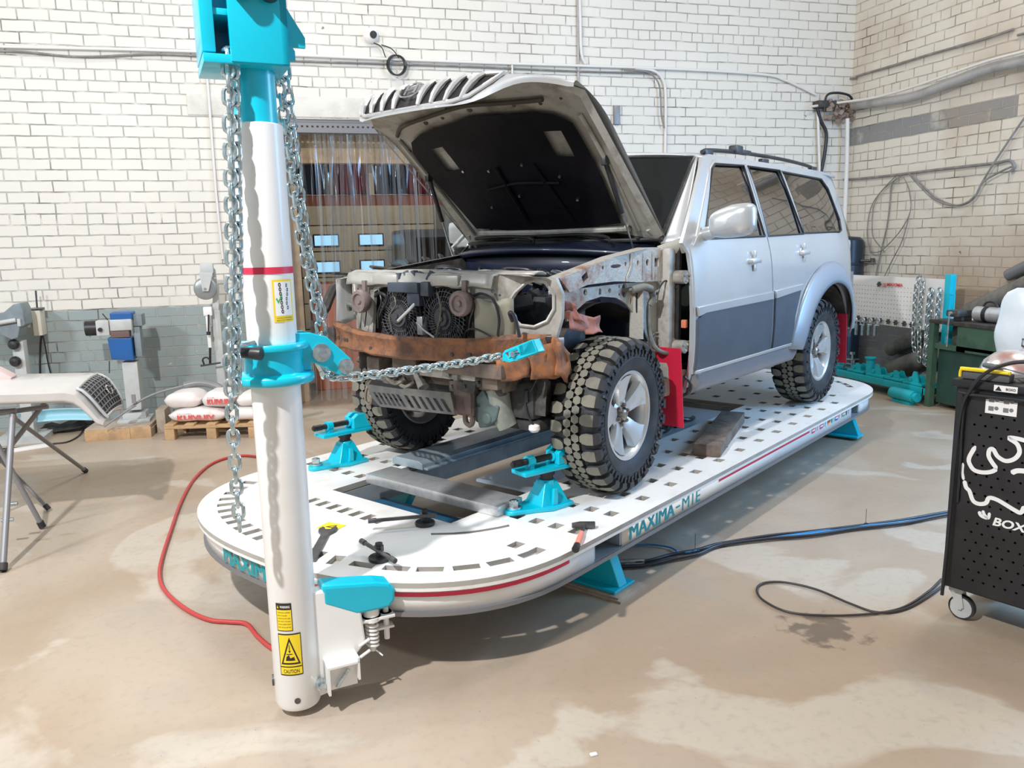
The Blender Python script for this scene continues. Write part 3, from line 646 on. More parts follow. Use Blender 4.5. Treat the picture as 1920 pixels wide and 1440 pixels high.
# ================================================================== BENCH
DT = 0.42
bench = thing('straightening_bench', 'long white frame straightening bench with rounded ends carrying the silver off-roader', 'bench', (0, 0, 0), fr=CARF)
def deck_outline(off=0.0):
    a, bq = 0.84+off, 1.065+off; F_ = superellipse(-0.79, 0, a, bq, 2.35, pi/2, 3*pi/2, 40); G_ = superellipse(3.22, 0, a, bq, 2.35, -pi/2, pi/2, 40)
    return F_+G_
holes = []
def rect(cx, cy, dx, dy, rot=0.0):
    c, s_ = cos(rot), sin(rot)
    return [(cx+x*c-y*s_, cy+x*s_+y*c) for x, y in ((-dx/2, -dy/2), (dx/2, -dy/2), (dx/2, dy/2), (-dx/2, dy/2))]
opening = [(-0.87, -0.43), (2.35, -0.43), (2.35, 0.43), (-0.87, 0.43)]
holes.append(opening)
for k in range(-2, 13):
    x = -0.33+0.2835*k
    for sgn in (-1, 1):
        for j in range(5):
            y = sgn*(0.95-0.111*j)
            if x < -0.8 and j > 1: continue
            if k >= 12 and (j < 1): continue
            holes.append(rect(x, y, 0.066, 0.052))
for k in range(-1, 5):
    for y in (-0.32, -0.10, 0.12, 0.34):
        if 2.5+0.25*k > 2.45 and 2.5+.25*k < 3.4: holes.append(rect(2.55+0.2835*k, y, 0.066, 0.052))
def walk(cx, a, bq, t0, t1, pts_at):
    o = superellipse(cx, 0, a, bq, 2.35, t0, t1, 300); d = 0.0; k_ = 0; out = []
    for i in range(1, len(o)):
        L_ = sqrt((o[i][0]-o[i-1][0])**2+(o[i][1]-o[i-1][1])**2); d += L_
        if k_ < len(pts_at) and d >= pts_at[k_]: out.append((o[i][0], o[i][1], atan2(o[i][1]-o[i-1][1], o[i][0]-o[i-1][0]))); k_ += 1
    return out
for px, py, tg in walk(-0.79, 0.70, 0.955, pi/2, 3*pi/2, [0.17+0.095*i for i in range(17)]+[1.83+0.142*i for i in range(8)]):
    if px > -0.86 or (py > .6 and px > -1.0): continue
    if py > -0.1: holes.append(rect(px, py, 0.045, 0.085, tg))
    elif py > -.42: holes.append(rect(px, py, 0.05, 0.09, tg+.25))
    else: holes.append(rect(px, py, 0.108, 0.046, tg))
for i in range(15):
    t_ = -pi/2+0.45+(pi-0.9)*i/14; c_, s_ = cos(t_), sin(t_); ex = 2/2.35
    px = 3.22+0.67*abs(c_)**ex; py = 0.90*math.copysign(abs(s_)**ex, s_)
    if px < 3.5: continue
    holes.append(rect(px, py, 0.05, 0.085, atan2(-(px-3.22)/0.69**2, (py)/0.915**2)+pi/2))
for j in range(7): holes.append(rect(-1.04, -0.14+0.085*j, 0.075, 0.042))
gr_ = [(-1.02, -.455), (-.998, -.483), (-.955, -.533), (-.904, -.578), (-.860, -.606), (-.818, -.628), (-.775, -.649), (-.732, -.665)]
holes.append([(x-.008, y-.010) for x, y in gr_]+[(x+.008, y+.010) for x, y in reversed(gr_)])
b = MB(); b.mat(deck_white).sheet(deck_outline(), holes, lambda u, v: (u, v, DT), 0.021, (0, 0, -1), edge_mat=deck_edge)
b.build('deck', None, bench, fr=CARF, smooth=0)
b = MB(); b.sheet(deck_outline(), [deck_outline(-0.06)], lambda u, v: (u, v, DT-.0215), .0135, (0, 0, -1)); b.build('deck_lip', deck_white, bench, fr=CARF, smooth=40, weld=True)
b = MB(); b.mat(deck_edge).sheet([(x*1.0, y) for x, y in deck_outline(-0.12)], [[(-0.87, -0.43), (2.35, -0.43), (2.35, 0.43), (-0.87, 0.43)]], lambda u, v: (u, v, DT-0.022), 0.008, (0, 0, -1))
b.build('under_plate', None, bench, fr=CARF, smooth=0)
# inner walls of the opening
b = MB()
for y in (-0.44, 0.44): b.box((-0.88, y-0.012, 0.27), (2.36, y+0.012, DT-0.036))
for x in (-0.88, 2.36): b.box((x-0.012, -0.44, 0.27), (x+0.012, 0.44, DT-0.036))
b.build('inner_frame', mat('pale_frame_grey', (0.40, 0.43, 0.44), 0.45, 0.1, (0.30, 0.32, 0.32), 6), bench, fr=CARF, smooth=0)
def skirt(off, z0, z1, gaps=()):
    o = deck_outline(off); n = len(o); m_ = MB()
    for i in range(n):
        a, c = V((*o[i], 0)), V((*o[(i+1) % n], 0))
        seg = [(0.0, 1.0)]
        for g0, g1 in gaps:     # gaps on the near long side, by x
            if a.y < -0.9 and c.y < -0.9 and abs(c.x-a.x) > 1e-6:
                f0, f1 = sorted(((g0-a.x)/(c.x-a.x), (g1-a.x)/(c.x-a.x))); new = []
                for s0, s1 in seg:
                    if f1 <= s0 or f0 >= s1: new.append((s0, s1)); continue
                    if f0 > s0: new.append((s0, f0))
                    if f1 < s1: new.append((f1, s1))
                seg = new
        for s0, s1 in seg:
            p, q = a.lerp(c, s0), a.lerp(c, s1)
            m_.add([(p.x, p.y, z0), (q.x, q.y, z0), (q.x, q.y, z1), (p.x, p.y, z1)], [(0, 1, 2, 3)])
    return m_
GAPS = ((-0.60, -0.37), (2.93, 3.12))
skirt(-0.035, 0.288, DT-0.034, GAPS).build('skirt', white_paint, bench, fr=CARF, solid=0.012, smooth=40, weld=True)
m_ = MB(); m_.sheet(deck_outline(-0.018), [deck_outline(-0.06)], lambda u, v: (u, v, .292), .018, (0, 0, -1)); m_.build('edge_rail', rail_grey, bench, fr=CARF, smooth=40, weld=True)
b = MB()
for g in GAPS:
    b = MB(); b.box((g[0]-.01, -1.03, 0.30), (g[0]+.015, -0.88, DT-.036)); b.box((g[1]-.015, -1.03, 0.30), (g[1]+.01, -0.88, DT-.036)); b.box((g[0], -0.90, 0.29), (g[1], -0.88, DT-.036)); b.box((g[0]-.01, -1.035, .288), (g[1]+.01, -.88, .293))
    b.build('socket_box', blue_grey, bench, fr=CARF, smooth=0)
b = MB(); b.cyl((-0.56, -1.0, 0.365), (-0.56, -0.94, 0.365), 0.022); b.build('red_plug', red_paint, bench, fr=CARF)
# stripe
def band_on_skirt(x0, x1, z0, z1, arcs=None, off=-0.026):
    o = deck_outline(off); m_ = MB(); n = len(o)
    for i in range(n):
        a, c = o[i], o[(i+1) % n]
        if arcs is None:
            if not (a[1] < -0.9 and c[1] < -0.9 and abs(a[0]-c[0]) > 1): continue
            m_.add([(x0, a[1], z0), (x1, a[1], z0), (x1, a[1], z1), (x0, a[1], z1)], [(0, 1, 2, 3)])
        else:
            if arcs(a) and arcs(c): m_.add([(*a, z0), (*c, z0), (*c, z1), (*a, z1)], [(0, 1, 2, 3)])
    return m_
band_on_skirt(0.62, 2.02, 0.352, 0.366).build('red_stripe', red_paint, bench, fr=CARF, smooth=0)
band_on_skirt(0, 0, 0.352, 0.370, arcs=lambda a: a[0] < -0.66 and a[1] < -0.42).build('red_stripe', red_paint, bench, fr=CARF, smooth=0)
band_on_skirt(0, 0, 0.345, 0.360, arcs=lambda a: a[0] > 3.5 and a[1] < -0.3).build('red_stripe', red_paint, bench, fr=CARF, smooth=0)
yb_ = -(1.065-0.035)-0.009
def fit_text(b, body, x0, x1, z0, z1, place, bold=0.0, ext=0.0006):
    t_ = MB(); t_.text(body, 1.0, Matrix.Identity(4), 1, bold, ext); xs = [q.x for q in t_.v]; ys = [q.y for q in t_.v]
    w0, w1, h0, h1 = min(xs), max(xs), min(ys), max(ys)
    b.add([place(x0+(x1-x0)*(q.x-w0)/(w1-w0), z0+(z1-z0)*(q.y-h0)/(h1-h0), q.z) for q in t_.v], t_.f); return b
b = MB(); pl = lambda u, v, w: (u, yb_-w, v)
[fit_text(b, 'MAXIMA', -0.313+q_, 0.112+q_, 0.303, 0.374, lambda u, v, w, q_=q_: pl(u, v, w+q_*.02)) for q_ in (0, .0025, .005, .0075)]; b.box((.133, yb_-.001, .335), (.175, yb_+.001, .343)); fit_text(b, 'M1E', 0.20, 0.40, 0.304, 0.372, pl, 0.0)
b.build('lettering', teal_print, bench, fr=CARF, smooth=0)
# lettering bent round the front rim, left of the tower
o_ = superellipse(-0.79, 0, 0.84-0.020, 1.065-0.020, 2.35, pi-.215, pi+1.2, 240); d_ = [0]
for i in range(1, len(o_)): d_.append(d_[-1]+sqrt((o_[i][0]-o_[i-1][0])**2+(o_[i][1]-o_[i-1][1])**2))
def on_rim(u, v, w):
    i = 0
    while i < len(d_)-2 and d_[i+1] < u: i += 1
    f = (u-d_[i])/(d_[i+1]-d_[i]); p, q = V((*o_[i], 0)), V((*o_[i+1], 0)); t_ = (q-p).normalized(); c = p.lerp(q, f)+V((t_.y, -t_.x, 0))*w
    return (c.x, c.y, v)
b = MB(); [fit_text(b, 'MAXIMA', q_, .424+q_, .304, .374, lambda u, v, w, q_=q_: on_rim(u, v, w+q_*.02)) for q_ in (0, .0025, .005, .0075)]; fit_text(b, '-', .445, .485, .334, .342, on_rim); fit_text(b, 'M1E', .505, .70, .304, .374, on_rim, 0); b.build('lettering', teal_print, bench, fr=CARF, smooth=0)
b = MB(); b.add([on_rim(-.0+u, v, .0005) for u, v in ((-.16, .352), (-.09, .352), (-.09, .370), (-.16, .370))], [(0, 1, 2, 3)]) if False else None
# flags along the far end of the near side
fl = [((.7, .05, .1), (.8, .8, .8), (.7, .05, .1)), ((.8, .8, .8), (.7, .1, .1), (.8, .8, .8)), ((.7, .05, .1), (.8, .8, .8), (.7, .05, .1)), ((.8, .8, .8), (.05, .2, .5), (.8, .8, .8)), ((.1, .1, .1), (.7, .05, .1), (.8, .6, .1)), ((.0, .4, .35), (.8, .8, .8), (.0, .4, .35)), ((.7, .1, .1), (.85, .85, .85), (.05, .1, .4)), ((.8, .5, .5), (.85, .85, .85), (.6, .2, .2)), ((.7, .1, .1), (.8, .8, .8), (.0, .4, .2)), ((.05, .1, .1), (.8, .8, .8), (.1, .1, .3))]
for i, tri in enumerate(fl):
    x = 2.07+0.081*i; b = MB()
    for j, c in enumerate(tri):
        mm = mat('flag_%d_%d_%d' % tuple(int(q*20) for q in c), c, 0.5); b.mat(mm)
        if i % 2: b.box((x+.017*j, yb_-.001, 0.335), (x+.017*(j+1), yb_+.001, 0.372))
        else: b.box((x, yb_-.001, 0.372-.0123*(j+1)), (x+.052, yb_+.001, 0.372-.0123*j))
    b.build('flag_sticker', None, bench, fr=CARF, smooth=0)
# legs
for (x, sg) in ((-0.24, -1), (3.45, -1), (-0.24, 1), (3.45, 1)):
    b = MB(); P = [(-.45, .285), (-.86, .285), (-.965, .022), (-.62, .022)]
    b.prism([(y*-sg, z) for y, z in P], x-.035, x+.035, plane='YZ')
    b.box((x-.09, .60*sg, .02), (x+.09, .97*sg, .035)); b.build('leg', teal, bench, fr=CARF, smooth=0, bev=0.004)
b = MB(); b.box((1.0, -.35, .10), (1.2, .35, .29)); b.box((-.75, -.40, .10), (-.55, .40, .30)); b.box((.30, -.42, .285), (1.9, -.02, .33)); b.build('lift_unit', lift_blue, bench, fr=CARF, smooth=0)
b = MB(); b.box((-.2, -.38, .372), (.22, .02, .385)); b.box((.9, -.40, .37), (2.2, .10, .385)); b.build('blue_cover', mat('pale_blue_cover', (0.42, 0.50, 0.56), 0.35, 0.2), bench, fr=CARF, smooth=0)
b = MB()
for i, (x, y) in enumerate([(1.1, -.32), (1.3, -.28), (1.05, -.2), (1.5, -.3)]): b.tube([(x, y, .40), (x+.1, y+.05, .43), (x+.2, y, .41), (x+.32, y+.03, .40)], .016, 8, smooth=4)
b.build('hydraulic_hose', black_hose, bench, fr=CARF)
# yellow notice on the deck
b = MB(); b.mat(yellow).sheet(rect(-1.225, -.02, .085, .105, .2), [], lambda u, v: (u, v, DT+.0015)); b.mat(label_black)
b.sheet([(-1.20, -.03), (-1.245, .0), (-1.235, -.055)], [[(-1.212, -.03), (-1.236, -.012), (-1.230, -.045)]], lambda u, v: (u, v, DT+.0025))
b.build('warning_label', None, bench, fr=CARF, smooth=0)
for i, lab in enumerate(['plywood pad on the floor under the bench leg nearest the hose fittings']):
    b = MB(); b.box((-.36, -1.02, 0), (-.12, -.55, .011)); b.box((-.35, -1.00, .0115), (-.13, -.56, .0195)); tag(b.build('floor_pad', wood_pale, fr=CARF, smooth=0), lab, 'wood pad')
# silver cross beam lying over the opening and the long channel behind it
b = MB(); b.box((-.685, -.555, DT+.001), (-.50, .38, DT+.052), .006); b.mat(alu)
o = b.build('cross_beam', alu, fr=CARF); tag(o, 'short silver box beam lying across the front opening of the bench deck', 'beam')
b = MB(); b.prism([(.30, DT+.001), (.30, DT+.035), (.335, DT+.05), (.52, DT+.05), (.55, DT+.035), (.55, DT+.001)], -.34, .95, plane='YZ'); b.box((-.33, .268, DT+.001), (.95, .30, DT+.014))
tag(b.build('ramp_channel', blue_grey, fr=CARF, smooth=0, bev=.003), 'long blue-grey steel channel lying lengthwise on the deck under the car', 'channel')
b = MB(); b.box((1.35, .30, DT+.001), (3.0, .42, DT+.075), .004); tag(b.build('long_beam', blue_grey, fr=CARF), 'grey steel beam lying along the far side of the deck behind the wood block', 'beam')

# ================================================================== TOWER
TX, TY = -0.034, 2.84
tower = thing('pulling_tower', 'tall white pulling tower with teal head and collar at the front of the bench', 'pulling tower', (TX, TY, 0))
b = MB(); b.lathe([(0, .03), (.075, .03), (.083, .05), (.083, 2.07), (.070, 2.075), (.070, 2.0)], 48, a=(TX, TY, 0)); b.build('column', white_paint, tower, smooth=40)
b = MB(); b.lathe([(.068, 2.0), (.068, 2.42)], 40, a=(TX, TY, 0)); b.build('inner_tube', teal, tower)
b = MB(); b.lathe([(.0845, 1.594), (.0845, 1.616)], 48, a=(TX, TY, 0)); b.build('red_stripe', red_paint, tower)
b = MB(); b.cyl((TX-.005, TY-.0845, .075), (TX-.005, TY-.06, .075), .011); b.build('drain_hole', steel_dark, tower)
DIR = CARF.to_3x3() @ V((1, 0, 0)); DL = atan2(DIR.y, DIR.x)           # towards the car
TW = Matrix.Translation((TX, TY, 0)) @ Matrix.Rotation(DL, 4, 'Z')      # x to the car, -y to the viewer's right
# head: two teal cheek plates, floor plate, gusset and rollers
HD = Matrix.Translation((TX, TY, 0)) @ Matrix.Rotation(radians(8), 4, 'Z')
b = MB()
b.box((-.155, -.10, 2.27), (-.115, .16, 2.75), .004); b.box((-.075, -.125, 2.24), (.10, -.10, 2.75), .004); b.box((-.15, .13, 2.24), (.10, .155, 2.75), .004)
b.box((-.155, -.12, 2.235), (.10, .15, 2.262), .004); b.box((-.12, -.09, 2.38), (-.05, .14, 2.40), .003)
b.prism([(.10, 2.30), (.10, 2.42), (.155, 2.33), (.155, 2.30)], -.10, -.085, plane='XZ'); b.prism([(.10, 2.30), (.10, 2.42), (.155, 2.33), (.155, 2.30)], .09, .105, plane='XZ')
b.box((.075, -.125, 2.24), (.10, .155, 2.75), .004); b.box((-.155, -.12, 2.55), (-.13, .15, 2.75), .003)
b.build('head', teal, tower, fr=HD)
for x, z in ((-.035, 2.452), (.05, 2.450)):
    b = MB(); b.cyl((x, -.17, z), (x, -.12, z), .033, n=24); b.cyl((x, -.175, z), (x, -.17, z), .020, n=6); b.build('roller_bolt', black, tower, fr=HD)
b = MB(); b.cyl((-.10, -.09, 2.46), (-.10, -.04, 2.46), .02); b.build('roller_bolt', black, tower, fr=HD)
# collar with two flanges
b = MB(); b.lathe([(.0835, 1.225), (.125, 1.225), (.131, 1.232), (.131, 1.250), (.125, 1.257), (.100, 1.262), (.098, 1.30), (.100, 1.335), (.118, 1.342), (.121, 1.352), (.115, 1.362), (.0835, 1.362)], 56, a=(TX, TY, 0))
b.build('collar', teal, tower, smooth=50)
b = MB(); b.M = Matrix.Translation((TX, TY, 0)) @ Matrix.Rotation(radians(188), 4, 'Z')
b.cyl((.085, .02, 1.36), (.085, .02, 1.33), .03); b.cyl((.105, .05, 1.325), (.105, .05, 1.375), .028); b.build('handle_boss', teal, tower)
L0 = on(440, 660, y=2.72); R0 = on(492, 664, y=2.68)
b = MB(); b.cyl(V((TX-.06, TY-.06, 1.37)), L0+V((0, .02, .008)), .013); b.cyl(L0+V((0, .02, .01)), L0, .011); b.build('crank', steel, tower)
b = MB(); b.tube([L0, L0.lerp(R0, .15), L0.lerp(R0, .8), L0.lerp(R0, .97), R0], [.012, .016, .021, .020, .010], 16); b.build('handle_grip', black, tower)
# pulley arm towards the car
ARM = [on(px, py, y=TY+.02) for px, py in ((545, 622), (575, 622), (608, 630), (655, 672), (660, 688), (646, 705), (628, 700), (590, 680), (560, 672))]
arm = [((p-V((TX, TY, 0))).x, p.z) for p in ARM]
b = MB()
PA = Matrix.Translation((TX, TY, 0)) @ Matrix.Rotation(radians(14), 4, 'Z')
for y in (-.045, .045): b.prism(arm, y-.006, y+.006, plane='XZ')
b.box((.06, -.05, 1.26), (.115, .05, 1.37), .004)
b.build('pulley_arm', teal, tower, fr=PA, smooth=0, bev=.003)
for (x, z, r) in ((arm[1][0]+.035, 1.318, .024), (arm[4][0]-.028, 1.262, .020)):
    b = MB(); b.cyl((x, -.058, z), (x, -.05, z), r+.008, n=28); b.cyl((x, -.075, z), (x, -.056, z), r*.62, n=20); b.build('pivot_bolt', steel, tower, fr=PA)
    b = MB(); b.cyl((x, -.035, z), (x, .035, z), .03 if r > .022 else .022, n=24); b.build('pulley', steel_dark, tower, fr=PA)
# foot: white box, teal shoe hooked under the bench rim, spring clamp
bx = [(.05, .455), (.22, .475), (.235, .40), (.30, .33), (.29, .20), (.05, .05)]
F1 = Matrix.Translation((TX, TY, 0)) @ Matrix.Rotation(radians(10), 4, 'Z')
b = MB(); b.prism([(.04, .46), (.225, .445), (.235, .38), (.25, .22), (.10, .055), (.04, .045)], -.05, .07, plane='XZ'); b.build('foot_box', white_paint, tower, fr=F1, smooth=0, bev=.008)
b = MB()
for x in (.075, .145): b.add([(x+.024*cos(a), .012*sin(a)+.012, .4605-.08*(x-.04)-.024*cos(a)*.08) for a in [2*pi*i/20 for i in range(20)]], [tuple(range(20))])
b.build('foot_label', red_paint, tower, fr=F1, smooth=0)
b = MB(); b.prism([(.10, .475), (.30, .445), (.352, .43), (.372, .405), (.37, .36), (.345, .335), (.22, .335), (.10, .40)], -.052, .04, plane='XZ'); b.build('shoe', teal, tower, fr=F1, smooth=0, bev=.012)
b = MB(); b.cyl((.285, -.01, .345), (.285, -.01, .305), .030); b.cyl((.285, -.01, .30), (.285, -.01, .285), .036); b.cyl((.285, -.01, .33), (.285, -.01, .16), .012)
b.tube([(.285+.021*cos(a), -.01+.021*sin(a), .275-.0155*a/(2*pi)) for a in [i*2*pi/12 for i in range(12*6)]], .006, 6)
b.box((.24, -.04, .288), (.37, .03, .300), .003); b.cyl((.345, 0, .33), (.345, 0, .19), .011); b.cyl((.345, 0, .30), (.345, 0, .29), .024); b.box((.30, -.02, .238), (.37, .02, .246)); b.cyl((.285, -.01, .17), (.31, -.05, .15), .003)
b.cyl((.22, -.06, .215), (.26, -.06, .235), .006); b.cyl((.22, -.06, .17), (.26, -.06, .19), .006)
b.build('spring_clamp', white_paint, tower, fr=F1)
b = MB(); b.box((.085, -.085, .085), (.20, -.05, .20)); b.box((.085, -.125, .085), (.093, -.05, .185)); b.box((.195, -.125, .12), (.203, -.05, .205)); b.box((.085, -.125, .185), (.203, -.05, .193))
b.build('bracket', white_paint, tower, fr=F1, smooth=0)
b = MB(); b.cyl((.12, -.10, .10), (.165, -.10, .16), .007); b.cyl((.07, -.085, .11), (.07, -.06, .11), .020, n=20); b.cyl((.07, -.095, .11), (.07, -.08, .11), .014, n=6); b.build('pivot_bolt', steel, tower, fr=F1)
b = MB(); b.cyl((TX-.09, TY+.01, .12), (TX-.06, TY+.01, .12), .02); b.build('pivot_bolt', steel_dark, tower)
# labels wrapped round the column
def label(name, a0, a1, z0, z1, drawer):
    R_ = .0838
    def f(u, v, lift=0.0): a = radians(a0+(a1-a0)*u); return (TX+(R_+lift)*cos(a), TY+(R_+lift)*sin(a), z0+(z1-z0)*v)
    b = MB(); drawer(b, f); b.build(name, None, tower, smooth=0)
def strip(b, f, m, u0, v0, u1, v1, lift): b.mat(m).grid(lambda a, c: f(u0+(u1-u0)*a, v0+(v1-v0)*c, lift), 8, 1)
def wrap_text(b, f, m, body, u0, v0, u1, h, lift, bold=.0):
    t_ = MB(); t_.text(body, 1.0, Matrix.Identity(4), 1, bold, 0); xs = [q.x for q in t_.v]; w = max(xs)-min(xs); x0 = min(xs)
    b.mat(m); b.add([f(u0+(u1-u0)*(q.x-x0)/w, v0+h*q.y, lift) for q in t_.v], t_.f)
def polyw(b, f, m, pts, lift): b.mat(m).sheet(pts, [], lambda u, v: f(u, v, lift), step=.12)
def d_warning(b, f):
    strip(b, f, label_black, 0, 0, 1, 1, .0004); strip(b, f, yellow, .04, .03, .96, .76, .0008)
    wrap_text(b, f, label_white, 'WARNING', .28, .83, .90, .12, .0010, .02); polyw(b, f, yellow, [(.08, .82), (.20, .82), (.14, .93)], .0010)
    for i, w in enumerate(['WARNING ANDERS', 'DRAG PULLER', 'CHAIN PLATE AND', 'DO NOT STAND', 'CHAIN DIRECTION', 'OF PULLING']): wrap_text(b, f, label_black, w, .09, .65-.105*i, .90-(.2 if i % 5 == 1 else 0), .06, .0012)
label('warning_sticker', 229, 268, .345, .45, d_warning)
def d_caution(b, f):
    strip(b, f, label_black, 0, 0, 1, 1, .0004); strip(b, f, yellow, .035, .03, .965, .97, .0008)
    strip(b, f, label_black, .04, .20, .96, .225, .0012); wrap_text(b, f, label_black, 'CAUTION', .16, .06, .84, .13, .0012, .01)
    b.mat(label_black).sheet([(.08, .27), (.92, .27), (.5, .92)], [[(.17, .31), (.83, .31), (.5, .82)]], lambda u, v: f(u, v, .0012), step=.08)
    polyw(b, f, label_black, [(.30, .36), (.70, .36), (.66, .45), (.5, .42), (.45, .5), (.34, .46)], .0012); strip(b, f, label_black, .47, .58, .50, .74, .0012); polyw(b, f, label_black, [(.43, .60), (.54, .60), (.485, .54)], .0012)
    strip(b, f, label_black, .34, .505, .60, .525, .0012)
label('caution_sticker', 229, 285, .175, .335, d_caution)
def d_chain(b, f):
    strip(b, f, yellow, 0, 0, 1, 1, .0004); strip(b, f, label_white, .08, .15, .92, .95, .0008)
    for i in range(7):
        u = .30+.012*i; v = .88-.105*i; b.mat(label_black).sheet(ellipse(u+.02, v, .06, .050, 12), [ellipse(u+.02, v, .025, .026, 12)], lambda p, q: f(p, q, .0012))
        u = .66-.0*i; 
        if i < 6: b.mat(label_black).sheet(ellipse(u+.04*sin(i*1.3), v-.02, .05, .045, 12, .6), [ellipse(u+.04*sin(i*1.3), v-.02, .022, .024, 12, .6)], lambda p, q: f(p, q, .0012))
    polyw(b, f, label_green, [(.12, .55), (.17, .58), (.22, .50), (.40, .66), (.42, .63), (.22, .44)], .0014)
    wrap_text(b, f, label_black, 'TWISTED CHAIN SEVERELY', .1, .085, .92, .04, .0012); wrap_text(b, f, label_black, 'REDUCES STRENGTH', .1, .03, .92, .04, .0012)
label('chain_sticker', 278, 330, 1.435, 1.575, d_chain)

# chains
ch = thing('steel_chain', 'zinc plated chain hanging free down the left side of the tower', 'chain', tuple(on(430, 100, y=2.80)))
b = MB(); P = [on(px, py, y=yy) for px, py, yy in ((424, 92, 2.80), (427, 110, 2.74), (431, 300, 2.71), (434, 500, 2.68), (430, 650, 2.65), (434, 760, 2.655), (441, 880, 2.66), (451, 1006, 2.66))]
chain_links(b, P, twist=.3); b.build('links', chain_zinc, ch, smooth=60)
b = MB(); P2 = [p+V((.018, .022, 0)) for p in P[:7]]; P2[-1] = P2[-1]+V((-.01, 0, .06)); chain_links(b, P2[:6], twist=1.0); b.build('links', chain_zinc, ch, smooth=60)
ch2 = thing('steel_chain', 'zinc plated chain running from the tower head round the pulley to the bumper clamp', 'chain', tuple(on(520, 130, y=2.86)))
b = MB(); far = PA @ V((arm[4][0]-.02, 0, 1.225)); A0 = on(519, 125, y=2.95); A1 = on(560, 420, y=2.95); A2 = on(603, 622, y=2.95)
A3 = on(609, 645, y=2.93)
chain_links(b, [A0, A0.lerp(A1, .5), A1, A2, A3], twist=.2); b.build('links', chain_zinc, ch2, smooth=60)
b = MB(); chain_links(b, [A0+V((.025, .02, .02)), A1+V((.02, .02, 0)), A2+V((.01, .02, .03))], twist=1.1); b.build('links', chain_zinc, ch2, smooth=60)
b = MB()
E0 = onc(948, 664, x=-.78); 
chain_links(b, [on(604, 690, y=2.95), on(612, 703, y=2.98), far+V((.02, 0, -.01)), far.lerp(CARF @ E0, .4)+V((0, 0, -.015)), far.lerp(CARF @ E0, .75)+V((0, 0, -.012)), CARF @ E0], twist=.5)
b.build('links', chain_zinc, ch2, smooth=60)
b = MB(); b.cyl(on(592, 672, y=2.93), on(607, 700, y=2.97), .012); b.build('slack_hook', steel, ch2)
# ================================================================== CAR
car = thing('off_road_car', 'silver off-road car with stripped front end and raised bonnet on the white bench', 'car', (0, 0, DT), fr=CARF)
def lerp_tab(tab, z):
    if z <= tab[0][0]: return tab[0][1]
    for (a, p), (c, q) in zip(tab, tab[1:]):
        if z <= c:
            t_ = (z-a)/(c-a); return p+(q-p)*t_
    return tab[-1][1]
WT = [(.80, .835), (.88, .862), (.97, .884), (1.10, .892), (1.30, .892), (1.45, .884), (1.55, .874), (1.62, .858), (1.68, .842), (1.80, .806), (1.95, .758), (2.08, .712), (2.14, .684), (2.18, .655)]
def yw(x, z):
    w = lerp_tab(WT, z)
    if x > 2.9: w *= sqrt(max(.3, 1-((x-2.9)/.86)**2*.36))
    return w
def side(sg, off=0.0): return lambda x, z: (x, sg*(yw(x, z)+off), z)
def cpart(mb, name, m, parent=None, **k): return mb.build(name, m, parent or car, fr=CARF, **k)
W1 = [(.76, 1.672), (1.11, 2.075), (1.18, 2.108), (1.595, 2.122), (1.605, 1.68)]
W2 = [(1.665, 1.68), (1.66, 2.122), (2.185, 2.122), (2.285, 1.69)]
W3 = [(2.315, 1.695), (2.225, 2.118), (3.00, 2.10), (3.10, 2.03), (3.20, 1.79), (3.17, 1.715), (3.09, 1.70)]
AX, AZ = 2.75, .83
def arch(a, bq, t0, t1, n=18): return [(AX+a*cos(t0+(t1-t0)*i/n), AZ+bq*sin(t0+(t1-t0)*i/n)) for i in range(n+1)]
BO = [(.57, .87), (.57, 1.60), (.52, 1.655), (1.05, 2.135), (1.18, 2.168), (3.28, 2.168), (3.40, 2.10), (3.60, 1.66), (3.66, 1.50), (3.68, 1.30), (3.68, .95), (3.32, .90)]+arch(.585, .50, radians(8), radians(172))+[(2.14, .87)]
